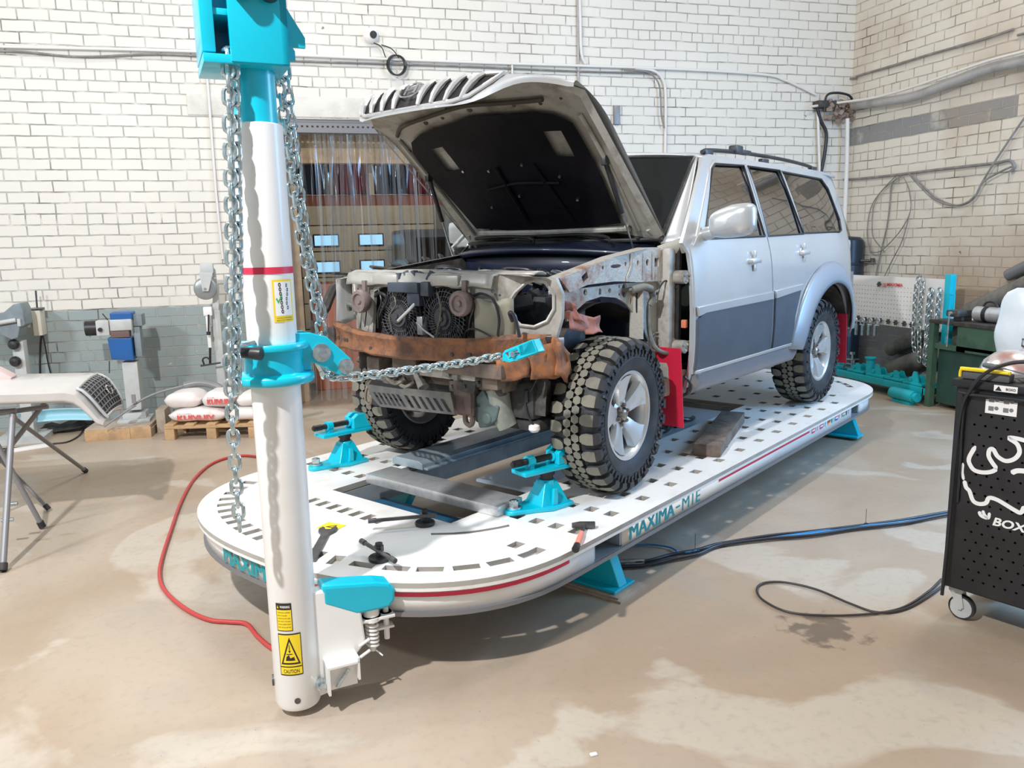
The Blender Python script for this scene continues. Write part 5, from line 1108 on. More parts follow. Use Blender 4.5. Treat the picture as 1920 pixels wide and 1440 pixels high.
b = MB(); crump(b, (-.60, -.52, 1.24), (-.38, -.72, 1.24), (-.60, -.52, 1.16), .010, 25); cpart(b, 'lower_valance', bare_paint, solid=.006, smooth=30)
# bumper beam: open channel swept across the nose
def bx_(y): return -.775+(.19 if y > 0 else .30)*(y/.72)**2
def bz_(y): return (.012 if y > 0 else .006)*1.0*(abs(y)/.7)
SEC = [(.05, .055), (.01, .06), (0, .045), (.012, .022), (.012, -.022), (0, -.045), (.01, -.055), (.05, -.055)]
def beam(u, v):
    y = .70-1.40*u; i = v*(len(SEC)-1); k_ = min(len(SEC)-2, int(i)); f_ = i-k_
    sx_ = SEC[k_][0]*(1-f_)+SEC[k_+1][0]*f_; sz_ = SEC[k_][1]*(1-f_)+SEC[k_+1][1]*f_
    w_ = 1+.25*sin(pi*min(1, max(0, (abs(y)-.45)/.15))/2)
    nn = .006*noise.noise(V((y*9, sz_*20, 1)))
    return (bx_(y)+sx_+nn, y, 1.188+bz_(y)+sz_*w_*.92+nn)
b = MB(); b.grid(beam, 50, 14); o = cpart(b, 'bumper_beam', rust, solid=.005, smooth=40)
b = MB()
for y in (.60, .50, .46, -.32, -.40, -.52, .2): b.cyl((bx_(y)+.004, y, 1.19-.02*(y < .3)), (bx_(y)+.02, y, 1.19-.02*(y < .3)), .010, n=12)
cpart(b, 'bolt_holes', black_dirty, o)
# under the nose
b = MB(); b.box((-.62, .30, 1.0), (.9, .40, 1.10), .01); b.box((-.60, -.50, 1.0), (.9, -.40, 1.10), .01); b.box((-.55, -.5, .98), (-.45, .40, 1.06), .01)
b.box((-.64, -.56, 1.06), (-.50, -.20, 1.13), .012); b.box((-.62, .02, 1.05), (-.52, .20, 1.12), .01); cpart(b, 'chassis_frame', mat('dirty_frame', (0.17, 0.13, 0.10), 0.7, 0.1, (0.09, 0.07, 0.06), 9))
b = MB(); b.box((.9, .35, .92), (3.6, .45, 1.02), .01); b.box((.9, -.45, .92), (3.6, -.35, 1.02), .01); b.box((-.45, -.28, .80), (1.6, .26, 1.06), .04); b.cyl((.0, -.66, .815), (.0, .66, .815), .045); b.cyl((2.75, -.66, .815), (2.75, .66, .815), .055); b.lathe([(0, -.12), (.10, -.09), (.13, 0), (.10, .09), (0, .12)], 20, a=(2.75, 0, .815), axis='Y'); b.box((-.44, -.62, .78), (.25, -.20, .84), .02); b.box((-.44, .20, .78), (.25, .60, .84), .02)
b.box((-.46, -.60, .84), (-.30, .60, 1.02), .03); cpart(b, 'drivetrain', mat('underbody_black', (0.025, 0.027, 0.028), 0.7, 0, (0.06, 0.055, 0.05), 10))
GX = lambda y, z: (-.64+.10*(.95-z)+.10*max(0, y-.05)*0, y, z-.035*(y-.06))
gh = []
for i in range(6): gh.append([(.34-.036*i-.0, .925), (.318-.036*i, .925), (.27-.036*i, .862), (.292-.036*i, .862)])
for i in range(6): gh.append([(.10-.052*i, .925), (.075-.052*i, .925), (.03-.052*i, .862), (.055-.052*i, .862)])
b = MB(); b.sheet([(.385, .965), (.10, .955), (.095, .962), (-.235, .962), (-.25, .85), (.02, .848), (.30, .848), (.36, .90)], gh, GX, .004, (1, 0, .0)); cpart(b, 'slatted_guard', mat('guard_grey', (0.11, 0.115, 0.115), 0.5, 0.2, (0.18, 0.16, 0.14), 12), smooth=0)
b = MB(); b.tube([(-.60, .05, 1.05), (-.60, .02, 1.01), (-.61, -.02, .97)], [.016, .022, .03], 8); b.box((-.62, -.22, 1.03), (-.56, .0, 1.09), .01); b.box((-.60, -.36, 1.03), (-.54, -.24, 1.08), .008); cpart(b, 'frame_bracket', bare_paint)
b = MB(); crump(b, (-.60, -.22, 1.06), (-.56, -.32, 1.06), (-.60, -.22, .86), .012, 31); b.box((-.58, -.31, .86), (-.50, -.21, 1.06), .015); cpart(b, 'frame_horn', mat('brown_frame', (0.20, 0.13, 0.115), 0.7, 0, (0.11, 0.08, 0.07), 9), solid=.006)
b = MB(); b.prism([(-.27, .90), (-.36, .99), (-.40, .93), (-.46, .91), (-.44, .84), (-.38, .80), (-.33, .79), (-.31, .86)], -.55, -.46, plane='YZ'); b.obox((-.52, -.30, .905), (.06, .12, .05), bev=.015); b.cyl((-.56, -.385, .845), (-.45, -.385, .845), .03); cpart(b, 'suspension_bracket', mat('green_grey_cast', (0.10, 0.14, 0.135), 0.6, 0, (0.06, 0.08, 0.08), 9), smooth=30, bev=.008)
b = MB(); P_ = [V((-.50, -.46, 1.05)), V((-.50, -.42, .98)), V((-.49, -.42, .88)), V((-.47, -.45, .80))]; b.tube(P_, [.035, .055, .06, .05], 12, smooth=0); cpart(b, 'lower_arm', mat('lichen_grey', (0.30, 0.31, 0.25), 0.65, 0, (0.18, 0.20, 0.18), 9))
for y, x, z in ((-.275, -.56, .835), (.425, -.60, .865)):
    b = MB(); b.tube([V((x+.05, y+.03, z+.085)), V((x+.01, y+.015, z+.06)), V((x, y+.022, z+.01)), V((x, y+.018, z-.022)), V((x, y-.008, z-.034)), V((x, y-.026, z-.012)), V((x, y-.022, z+.012)), V((x, y-.006, z+.02))], .0135 if y < 0 else .008, 8, smooth=4); cpart(b, 'tow_hook', mat('hook_brown', (0.20, 0.16, 0.13), 0.6, 0.3))
b = MB(); b.tube([(-.44, -.625, 1.07), (-.45, -.59, 1.0), (-.46, -.555, .95), (-.47, -.57, .88), (-.46, -.60, .82)], .0055, 7, smooth=5); b.box((-.47, -.575, .93), (-.45, -.55, .99), .005); cpart(b, 'sensor_cable', black_hose)
b = MB(); b.lathe([(0, .0), (.018, .0), (.028, .012), (.026, .03), (.014, .036), (0, .036)], 16, a=(-.455, -.60, .79)); cpart(b, 'sensor_plug', sack)
# bonnet
HX, HZ, HA = .58, 1.68, radians(45.5)
def hpt(a, y, n): return (HX-a*cos(HA)+n*sin(HA), y, HZ+a*sin(HA)+n*cos(HA))
def hn(a, y): return -.02*(min(a, .8)/.8)**2-.10*(max(0, a-.75)/.35)**2+.028*(1-(y/.74)**2)
def amax(y): s = min(1, abs(y)/.72); return 1.105+.20*(1-s**3.2)
def hood_out(u, v):
    s = v*2-1; y = .74*s*(1-.10*(1-u)*0-.03*(1-u)); a = u*amax(.74*s); return hpt(a, y, hn(a, y))
def drop(y): s = abs(y); return .020+.175*(1/(1+math.exp((s-.47)*26)))
def hood_nose(u, v):
    s = v*2-1; y = .74*s; a0 = amax(y); n0 = hn(a0, y); d = drop(y)
    return hpt(a0+.015*sin(pi*u*.5)-.03*u*u, y*(1-.02*u), n0-d*u)
NU = 24
b = MB(); b.grid(hood_out, 22, NU*2); b.grid(hood_nose, 6, NU*2)
hood = cpart(b, 'bonnet', body_paint, smooth=60, weld=True)
# inner frame with its openings
def hin(off): return lambda a, y: hpt(a, y, hn(a, y)-off)
inner_o = [(.03, -.69), (.03, .69), (1.02, .705), (1.12, .62), (1.24, .40), (1.285, .15), (1.285, -.15), (1.24, -.40), (1.12, -.62), (1.02, -.705)]
b = MB(); b.sheet(inner_o, [], hin(.035), .0, step=.09)
lo = [(.03, -.69), (.03, .69), (1.02, .705), (1.12, .62), (1.24, .40), (1.285, .15), (1.285, -.15), (1.24, -.40), (1.12, -.62), (1.02, -.705)]
b.add([hin(.035)(*p) for p in lo]+[hin(.004)(p[0]*1.01, p[1]*1.035) for p in lo], [(i, (i+1) % 10, 10+(i+1) % 10, 10+i) for i in range(10)])
cpart(b, 'bonnet_inner_frame', bare_paint, hood, smooth=40)
b = MB(); INS = [(.17, -.53), (.14, -.30), (.13, .0), (.14, .30), (.17, .53), (.58, .585), (.80, .59), (.875, .54), (.925, .42), (.97, .12), (.995, .0), (.975, -.18), (.955, -.42), (.93, -.50), (.86, -.57), (.60, -.57)]
b.sheet(INS, [rect(.72, .40, .17, .10, .05), rect(.735, -.415, .17, .11, -.05)], hin(.062), .022, (.015, 0, .015), step=.09)
o = cpart(b, 'bonnet_insulation', insul, hood, smooth=40)
b = MB()
for y in (-.22, .10): b.tube([hin(.066)(.20, y), hin(.07)(.42, y*.9), hin(.066)(.62, y*.8)], .012, 8, smooth=3)
b.tube([hin(.070)(.48, -.28), hin(.072)(.50, 0), hin(.070)(.47, .24)], .008, 8, smooth=3)
cpart(b, 'insulation_ribs', insul, o)
b = MB()
for a, y in ((.60, .15), (.62, -.10), (.40, .05), (.52, -.30), (.62, .33), (.33, .30), (.35, -.33)): b.cyl(hin(.07)(a, y), hin(.062)(a, y), .008, n=10)
cpart(b, 'clips', steel, o)
b = MB(); b.tube([hin(.050)(.935, .60), hin(.056)(.99, .52), hin(.058)(1.02, .42), hin(.058)(1.045, .25), hin(.058)(1.075, 0.05), hin(.058)(1.085, -.08), hin(.058)(1.065, -.25), hin(.058)(1.05, -.42), hin(.056)(1.045, -.52)], .012, 8, smooth=5); cpart(b, 'bonnet_seal', mat('seal_olive_black', (0.05, 0.045, 0.03), 0.6), hood)
b = MB()
for a, y, r_ in ((.985, .34, .014), (1.0, .20, .010), (1.03, -.02, .016), (1.01, -.30, .010), (1.0, -.46, .010), (1.02, -.60, .008), (.93, .62, .008), (.80, .63, .008), (.45, .63, .008), (1.07, .10, .008), (.12, .45, .016), (.09, -.2, .014), (.11, 0.1, .012), (.12, -.55, .012)): b.cyl(hin(.040)(a, y), hin(.034)(a, y), r_, n=12)
cpart(b, 'frame_holes', black_dirty, hood)
b = MB()
for sg in (-1, 1):
    b.tube([hin(.04)(.10, .60*sg), hin(.045)(.55, .625*sg), hin(.045)(.90, .63*sg)], .012, 8, smooth=4)
b.tube([hin(.045)(.115, -.55), hin(.055)(.10, 0), hin(.045)(.115, .55)], .020, 8, smooth=5); cpart(b, 'frame_bead', bare_paint, hood)
# grille in the nose
def gp(y, t_, off=.004):
    a0 = amax(y); n0 = hn(a0, y); d = drop(y); e = t_; return hpt(a0+.015*sin(pi*e*.5)-.03*e*e+off, y, n0-d*e)
GW = .47
gt = [(GW*cos(a)*1.0, .5+.40*math.copysign(abs(sin(a))**.6, sin(a))) for a in [2*pi*i/40 for i in range(40)]]
gt = [(.47, .12), (.40, .07), (-.40, .07), (-.47, .12), (-.44, .50), (-.37, .84), (-.30, .92), (.30, .92), (.37, .84), (.44, .50)]
b = MB(); b.sheet(gt, [], lambda y, e: gp(y, e, .003), 0, step=.04); g = cpart(b, 'grille', black, hood, smooth=40)
b = MB(); b.tube([gp(*p, .010) for p in gt], .010, 8, closed=True); cpart(b, 'grille_surround', rimalloy, g)
for i in range(9):
    y = -.36+.09*i
    if abs(y) < .01: continue
    b = MB(); b.tube([gp(y*1.06, .08, .012), gp(y*1.03, .3, .020), gp(y, .5, .022), gp(y*.97, .7, .020), gp(y*.93, .90, .012)], [.010, .015, .016, .015, .010], 8); cpart(b, 'grille_bar', rimalloy, g)
b = MB(); b.tube([gp(.075*cos(a), .45+.24*sin(a), .026) for a in [2*pi*i/28 for i in range(28)]], .0055, 7, closed=True)
b.tube([gp(.035, .30, .028), gp(.025, .62, .028)], .006, 6); b.tube([gp(-.025, .28, .028), gp(-.035, .60, .028)], .006, 6); b.tube([gp(.03, .47, .028), gp(-.03, .43, .028)], .005, 6); cpart(b, 'badge', chrome, g)
# hinges and gas struts
for sg in (-1, 1):
    b = MB(); b.tube([(.66, .68*sg, 1.615), (.60, .69*sg, 1.66), hin(.03)(.10, .66*sg)], .016, 8); b.box((.58, .66*sg-.02, 1.60), (.70, .66*sg+.03, 1.63), .004); cpart(b, 'bonnet_hinge', bare_paint)
    top = V(hin(.05)(.60, .625*sg)); bot = V((.30, .62*sg, 1.60)) if sg > 0 else V((.45, -.60, 1.61)); mid = top.lerp(bot, .55)
    b = MB(); b.cyl(top, mid, .013); b.obox(top, (.04, .03, .05), bev=.006); s_ = cpart(b, 'gas_strut', black)
    b = MB(); b.cyl(mid, bot, .005, n=10); cpart(b, 'strut_rod', steel, s_)
b = MB(); b.tube([(.49, .66, 1.66), (.44, .67, 1.62), (.38, .64, 1.60), (.30, .60, 1.57)], .006, 6, smooth=5); cpart(b, 'washer_hose', black_hose)

# ------------------------------------------------------------------ wheels
R0, WH = .372, .125
def prof(q):      # q: distance from the tread centre along the carcass; returns lateral, radius, lateral normal, radial normal
    if q < .085: return q, R0-.25*q*q, .04*q/.085, 1.0
    t_ = min(1, (q-.085)/.055)*pi/2*.92
    return .085+.038*sin(t_), R0-.002-.038*(1-cos(t_))-.10*max(0, q-.14), sin(t_), cos(t_)
def lug(b, poly_q, ang, h, topm, sidm, mir=1):
    """poly_q: list of (q, s) corners counter-clockwise, s arc length at the tread radius"""
    top, bot = [], []
    for q, s in poly_q:
        l_, r_, nl, nr = prof(abs(q)); l_ = math.copysign(l_, q)*mir; nl = math.copysign(nl, q)*mir
        a = ang+s/R0
        for lst, hh in ((top, h), (bot, -.006)):
            rr = r_+nr*hh; lst.append((rr*cos(a), l_+nl*hh, rr*sin(a)))
    n = len(top); b.mat(topm); b.add(top, [tuple(range(n))]) if n <= 8 else None
    b.mat(sidm); b.add(top+bot, [(i, (i+1) % n, n+(i+1) % n, n+i) for i in range(n)])
def make_tyre():
    b = MB(); b.mat(rubber)
    P_ = []
    for q in [0, .03, .06, .085, .10, .115, .13, .14]: l_, r_, _, _ = prof(q); P_.append((r_-.004, l_))
    P_ += [(.310, .128), (.285, .127), (.26, .122), (.24, .115), (.225, .104), (.212, .098)]
    full = [(r_, -l_) for r_, l_ in reversed(P_[1:])]+P_
    b.lathe(full, 72, axis='Y')
    N1 = 54
    for i in range(N1):
        a = 2*pi*i/N1
        for sg in (-1, 1):
            c_ = .0212*sg; off = (pi/N1 if sg > 0 else 0)*R0
            hx = [(c_+.0225*cos(t_)*1.0, off+.0222*sin(t_)) for t_ in [pi/6+pi/3*k_ for k_ in range(6)]]
            if sg > 0: pass
            lug(b, hx, a, .018, lug_dusty, rubber)
    N2 = 27
    for i in range(N2):
        for sg in (-1, 1):
            a = 2*pi*(i+(.5 if sg > 0 else 0))/N2; w_ = .026
            pin = [(.047*sg, -.012), (.060*sg, -.024), (.085*sg, -w_-.004), (.105*sg, -w_), (.125*sg, -w_+.001), (.148*sg, -w_+.004), (.148*sg, w_-.004), (.125*sg, w_-.001), (.105*sg, w_), (.085*sg, w_), (.060*sg, w_-.004), (.047*sg, .012)]
            tp, bt = [], []
            for q, s in pin:
                l_, r_, nl, nr = prof(abs(q)); l_ = math.copysign(l_, q); nl = math.copysign(nl, q); aa = a+s/R0
                hh = .020 if abs(q) < .13 else .011
                tp.append(((r_+nr*hh)*cos(aa), l_+nl*hh, (r_+nr*hh)*sin(aa))); bt.append(((r_-nr*.006)*cos(aa), l_-nl*.006, (r_-nr*.006)*sin(aa)))
            n = len(tp); b.mat(rubber); b.add(tp+bt, [(k_, (k_+1) % n, n+(k_+1) % n, n+k_) for k_ in range(n)])
            b.mat(lug_dusty); b.add(tp, [(0, 1, 10, 11), (1, 2, 9, 10), (2, 3, 8, 9)]); b.mat(rubber); b.add(tp, [(3, 4, 7, 8), (4, 5, 6, 7)])
    b.mat(rubber)
    for i in range(54):       # short ribs moulded into both sidewalls
        a = 2*pi*i/54
        for sg in (-1, 1):
            r_a = .322 if i % 2 else .330
            b.M = Matrix.Rotation(-a, 4, 'Y'); b.box((r_a-.022, sg*.120, -.005), (r_a+.012, sg*.1335, .007)); b.box((r_a-.022, sg*.12, .007), (r_a-.014, sg*.1335, .015)) if i % 3 else None
    b.M = Matrix.Identity(4)
    for sg in (-1, 1): b.tube([(.292*cos(a), sg*.127, .292*sin(a)) for a in [2*pi*i/60 for i in range(60)]], .003, 5, closed=True)
    return b
def make_wheel_meshes():
    """five broad spokes, outer face towards -y"""
    rim = MB(); rim.lathe([(.214, .10), (.222, .098), (.226, .108), (.218, .112), (.205, .100), (.200, .06), (.195, -.02), (.200, -.09), (.222, -.10), (.226, -.108), (.214, -.108), (.205, -.098), (.198, -.085), (.190, -.06), (.19, .08), (.214, .10)], 60, axis='Y')
    for i in range(5):
        a0 = 2*pi*i/5+pi/2+.15
        def P_(r_, t_, d): return (r_*cos(a0+t_), d, r_*sin(a0+t_))
        secs = [(.050, .62, -.030, -.058), (.085, .46, -.040, -.070), (.12, .385, -.045, -.078), (.155, .37, -.050, -.085), (.185, .385, -.055, -.092), (.204, .42, -.06, -.096)]
        vv = []
        for r_, w_, d0, d1 in secs: vv += [P_(r_, -w_, d0), P_(r_, -w_*.86, d1), P_(r_, 0, d1-.006), P_(r_, w_*.86, d1), P_(r_, w_, d0)]
        ff = []
        for k_ in range(len(secs)-1):
            for j in range(4): ff.append((k_*5+j, k_*5+j+1, (k_+1)*5+j+1, (k_+1)*5+j))
            ff.append((k_*5+4, k_*5, (k_+1)*5, (k_+1)*5+4))
        rim.add(vv, ff)
    rim.lathe([(0, -.03), (.082, -.03), (.084, -.055), (.060, -.062), (.052, -.050), (0, -.050)], 40, axis='Y')
    hub = MB()
    hub.lathe([(0, -.088), (.018, -.088), (.026, -.082), (.030, -.06), (.030, -.03)], 24, axis='Y')
    for i in range(6):
        a = 2*pi*i/6+.3; c = (.050*cos(a), 0, .050*sin(a)); hub.cyl((c[0], -.04, c[2]), (c[0], -.075, c[2]), .0115, n=6); hub.cyl((c[0], -.075, c[2]), (c[0], -.080, c[2]), .007, n=10)
    drum = MB(); drum.cyl((0, -.02, 0), (0, .06, 0), .150, n=36); drum.box((-.06, -.03, .10), (.06, .04, .19), .02)
    return rim, hub, drum
tyre_mb = make_tyre(); rim_mb, hub_mb, drum_mb = make_wheel_meshes()
first = None
for i, (x, y, rot, steer) in enumerate(((0, -.735, .0, 4), (2.75, -.735, .35, 0), (0, .735, .8, 4), (2.75, .735, .2, 0))):
    base = Matrix.Translation((x, y, DT+.3946)) @ Matrix.Rotation((pi if y > 0 else 0)+radians(steer), 4, 'Z') @ Matrix.Rotation(rot, 4, 'Y')
    if first is None:
        b = MB(); b.v = [q for q in rim_mb.v]; b.f = rim_mb.f; w = b.build('wheel', rimalloy, car, fr=CARF, smooth=35); 
        ty = tyre_mb.build('tyre', None, car, fr=CARF, smooth=30); hb = hub_mb.build('wheel_hub', mat('hub_steel', (0.40, 0.36, 0.32), 0.35, 0.7, (0.20, 0.12, 0.08), 25), car, fr=CARF); dr = drum_mb.build('brake', brake_rust, car, fr=CARF)
        # children expressed in wheel space
        for o_ in (ty, hb, dr): o_.parent = w
        inv = ROOTS[car.name].inverted()
        K = (inv @ CARF)
        for o_ in (w, ty, hb, dr): o_.data.transform(K.inverted())
        first = w
    else:
        w = first.copy(); COL.objects.link(w); w.parent = car
        for ch_ in [q for q in COL.objects if q.parent == first]:
            c_ = ch_.copy(); COL.objects.link(c_); c_.parent = w
    w.matrix_local = ROOTS[car.name].inverted() @ CARF @ base
# mud flaps
for (x, y0, y1, z0, z1) in ((.47, -.875, -.58, .655, 1.10), (3.20, -.885, -.60, .66, 1.06), (.47, .58, .875, .655, 1.10), (3.20, .60, .885, .66, 1.06)):
    b = MB(); b.M = Matrix.Translation((x, 0, z1)) @ Matrix.Rotation(radians(-6), 4, 'Y'); b.box((-.004, y0, z0-z1), (.004, y1, 0), .002); cpart(b, 'mud_flap', red_flap, smooth=0)
b = MB(); b.cyl((1.45, -.45, .80), (1.45, -.45, .90), .02); b.cyl((1.45, -.45, .79), (1.45, -.45, .80), .06); cpart(b, 'jacking_mount', black_dirty)
# ================================================================== THINGS ON THE BENCH
def make_clamp(label, base, ang, h=1.0):
    t = thing('chassis_clamp', label, 'clamp', base, ang, 'teal chassis clamps standing on the deck')
    T_ = Matrix.Translation(base) @ Matrix.Rotation(ang, 4, 'Z') @ Matrix.Diagonal((1.14, 1.14, 1.03, 1))
    def P(mb, name, m, **k): return mb.build(name, m, t, fr=T_, **k)
    b = MB(); out = [(-.10, -.075), (.02, -.085), (.085, -.055), (.165, -.036)]+[(.165+.036*cos(a), .036*sin(a)) for a in [-pi/2+pi*i/8 for i in range(1, 8)]]+[(.165, .036), (.085, .055), (.02, .085), (-.10, .075)]
    b.prism(out, .001, .022, plane='XY'); b.lathe([(.030, .022), (.030, .03), (.02, .03)], 20, a=(.160, 0, 0)); P(b, 'base_plate', teal, smooth=40, bev=.004)
    b = MB(); n = 4
    b.add([(-.085, -.06, .02), (.06, -.06, .02), (.06, .06, .02), (-.085, .06, .02), (-.045, -.030, .125), (.018, -.030, .125), (.018, .030, .125), (-.045, .030, .125)], [(0, 1, 5, 4), (1, 2, 6, 5), (2, 3, 7, 6), (3, 0, 4, 7), (4, 5, 6, 7)])
    for y in (-.07, .055): b.prism([(-.02, .02), (.01, .02), (.003, .10), (-.02, .10)], y, y+.015, plane='XZ')
    b.lathe([(.036, .095), (.036, .13), (.026, .13)], 24, a=(-.014, 0, 0)); P(b, 'pedestal', teal, smooth=30, bev=.004)
    b = MB(); b.lathe([(.027, .12), (.027, .15), (.034, .152), (.034, .175), (.02, .175)], 24, a=(-.014, 0, 0)); P(b, 'height_screw', black)
    b = MB(); b.cyl((.160, 0, .03), (.160, 0, .034), .030, n=24); b.cyl((.160, 0, .034), (.160, 0, .062), .021, n=6); b.cyl((.160, 0, .06), (.160, 0, .066), .012, n=12); P(b, 'anchor_bolt', steel)
    b = MB(); b.box((-.15, -.050, .175), (.135, .050, .196), .006); P(b, 'jaw_table', teal)
    b = MB(); b.prism([(-.15, .196), (-.045, .196), (-.045, .255), (-.075, .278), (-.12, .278), (-.15, .235)], -.044, -.014, plane='XZ'); b.prism([(-.15, .196), (-.045, .196), (-.045, .255), (-.075, .278), (-.12, .278), (-.15, .235)], .014, .044, plane='XZ'); b.box((-.13, -.04, .196), (-.10, .04, .27)); b.cyl((-.05, 0, .232), (-.035, 0, .232), .026); P(b, 'jaw', teal, smooth=30, bev=.003)
    b = MB(); b.box((.065, -.02, .19), (.085, .02, .232)); b.cyl((.06, 0, .232), (.09, 0, .232), .026, n=24); P(b, 'screw_lug', teal)
    b = MB(); b.cyl((-.04, 0, .232), (.115, 0, .232), .0145, n=18); b.cyl((.115, 0, .232), (.16, 0, .232), .0165, n=6); b.cyl((.11, 0, .232), (.165, 0, .232), .013, n=6); P(b, 'clamp_screw', black)
    return t
pA, pB = on(1021, 948, z=DT), on(972, 961, z=DT)
a_ = atan2(pB.y-pA.y, pB.x-pA.x)
c1 = make_clamp('teal chassis clamp standing on the deck by the front left tyre, nearest the viewer', (pA.x, pA.y, DT), a_)
pC, pD = on(645, 868, z=DT), on(602, 878, z=DT)
c2 = copy_tree(c1, loc=(pC.x, pC.y, DT), rz=atan2(pD.y-pC.y, pD.x-pC.x), label='teal chassis clamp standing by the far front tyre, just right of the tower')
# timber block
b = MB(); q = [onc(px, py, z=DT+.072) for px, py in ((1305, 831), (1346, 837), (1394, 775), (1356, 768))]
cen = sum(q, V())/4; ax_ = ((q[2]+q[3])-(q[0]+q[1])).normalized(); ln_ = 1.02; an_ = atan2(ax_.y, ax_.x)
b.M = Matrix.Translation((cen.x, cen.y, DT+.001)) @ Matrix.Rotation(an_, 4, 'Z'); b.grid(lambda u, v: (0, 0, 0), 1, 1) if False else None
L2, W2_ = ((q[2]+q[3])-(q[0]+q[1])).length/4, .078
b.box((-L2, -W2_, 0), (L2, W2_, .072), .007); tag(b.build('timber_block', wood_old, fr=CARF), 'dark weathered timber block lying on the white deck beside the front wheel', 'timber block')
# wheel anchors (disc with tommy bar)
def anchor(label, disc, r0, r1, post_h=.055):
    t = thing('anchor_clamp', label, 'anchor clamp', tuple(disc)); b = MB(); b.lathe([(0, .001), (.044, .001), (.046, .006), (.046, .014), (.042, .018), (0, .018)], 32, a=disc); b.build('disc', black, t)
    b = MB(); b.cyl(disc+V((0, 0, .018)), disc+V((0, 0, .018+post_h)), .015, n=20); b.cyl(disc+V((0, 0, .012+post_h*.5)), disc+V((0, 0, .02+post_h*.8)), .019, n=6); b.build('post', black, t)
    b = MB(); b.cyl(r0, r1, .0085, n=14); b.cyl(r0, r0.lerp(r1, .12), .0115, n=14); b.cyl(r1.lerp(r0, .12), r1, .0115, n=14); b.build('tommy_bar', steel_dark, t); return t
anchor('black anchor clamp with its long bar pointing left, lying by the deck opening', on(797, 984, z=DT), on(690, 977, z=DT+.05), on(818, 966, z=DT+.05))
anchor('black anchor clamp with its bar pointing up left, near the front rim of the deck', on(712, 1050, z=DT), on(677, 1014, z=DT+.055), on(741, 1052, z=DT+.035))
# hammer
t = thing('hammer', 'small black hammer with salmon grip lying on the deck edge', 'hammer', tuple(on(1092, 1000, z=DT)))
h0, h1 = on(1072, 984, z=DT+.018), on(1116, 984, z=DT+.018); g0, g1 = on(1096, 985, z=DT+.018), on(1079, 1030, z=DT+.016)
b = MB(); d_ = (h1-h0).normalized(); an = atan2(d_.y, d_.x); b.M = Matrix.Translation((h0+h1)/2) @ Matrix.Rotation(an, 4, 'Z'); Lh = (h1-h0).length/2
b.box((-Lh*.2, -.012, -.013), (Lh, .012, .013), .003); b.add([(-Lh, -.003, -.013), (-Lh, .003, -.013), (-Lh*.2, .012, -.013), (-Lh*.2, -.012, -.013), (-Lh, -.003, .008), (-Lh, .003, .008), (-Lh*.2, .012, .013), (-Lh*.2, -.012, .013)], [(0, 1, 2, 3), (4, 5, 6, 7), (0, 3, 7, 4), (1, 2, 6, 5), (0, 1, 5, 4)]); b.build('head', steel_dark, t)
b = MB(); b.tube([g0, g0.lerp(g1, .35)], .008, 12); b.build('shaft', steel_dark, t)
b = MB(); b.tube([g0.lerp(g1, .33), g0.lerp(g1, .5), g0.lerp(g1, .85)], [.011, .0125, .013], 14); b.build('grip', salmon, t)
b = MB(); b.tube([g0.lerp(g1, .84), g1], [.0145, .016], 14); b.build('end_cap', black, t)
# wrench
t = thing('open_wrench', 'large dark open-ended wrench lying on the deck right beside the tower', 'wrench', tuple(on(600, 1015, z=DT)))
w0, w1 = on(614, 995, z=DT+.006), on(583, 1052, z=DT+.006); d_ = w1-w0; an = atan2(d_.y, d_.x); Lw = d_.length
b = MB(); b.M = Matrix.Translation((w0.x, w0.y, DT+.001)) @ Matrix.Rotation(an, 4, 'Z')
b.prism([(-.045, .028), (-.02, .042), (.015, .038), (.05, .018), (Lw, .020), (Lw, -.020), (.05, -.018), (.015, -.038), (-.02, -.042), (-.045, -.028), (-.03, -.017), (-.008, -.014), (-.008, .014), (-.03, .017)], 0, .011, plane='XY'); b.build('wrench_body', steel_dark, t, smooth=0, bev=.002)
# pull clamp on the bumper beam
t = thing('pull_clamp', 'bright teal pull clamp bolted to the rusty bumper beam at the end of the chain', 'clamp', tuple(CARF @ onc(980, 662, x=-.80)))
b = MB(); PX = [onc(px, py, x=-.80) for px, py in ((944, 664), (950, 656), (1001, 636), (1011, 660), (958, 679), (946, 676))]
hx_ = [onc(px, py, x=-.80) for px, py in ((949, 662), (972, 653), (978, 664), (957, 673))]
b.sheet([(p.y, p.z) for p in PX], [[(p.y, p.z) for p in hx_]], lambda y, z: (-.812, y, z), .012, (1, 0, 0)); b.sheet([(p.y, p.z) for p in PX], [[(p.y, p.z) for p in hx_]], lambda y, z: (-.770, y, z), .012, (1, 0, 0))
p3 = [PX[2], PX[3], onc(978, 668, x=-.80), onc(975, 648, x=-.80)]; b.prism([(p.y, p.z) for p in p3], -.812, -.758, plane='YZ'); b.build('clamp_body', teal, t, fr=CARF, smooth=0, bev=.003)
b = MB(); q = onc(962, 664, x=-.82); b.cyl((q.x-.005, q.y, q.z), (-.755, q.y, q.z), .012, n=14); q2 = onc(944, 674, x=-.80); b.cyl((q2.x-.01, q2.y, q2.z), (-.76, q2.y, q2.z), .011, n=12); b.build('pin', steel, t, fr=CARF)

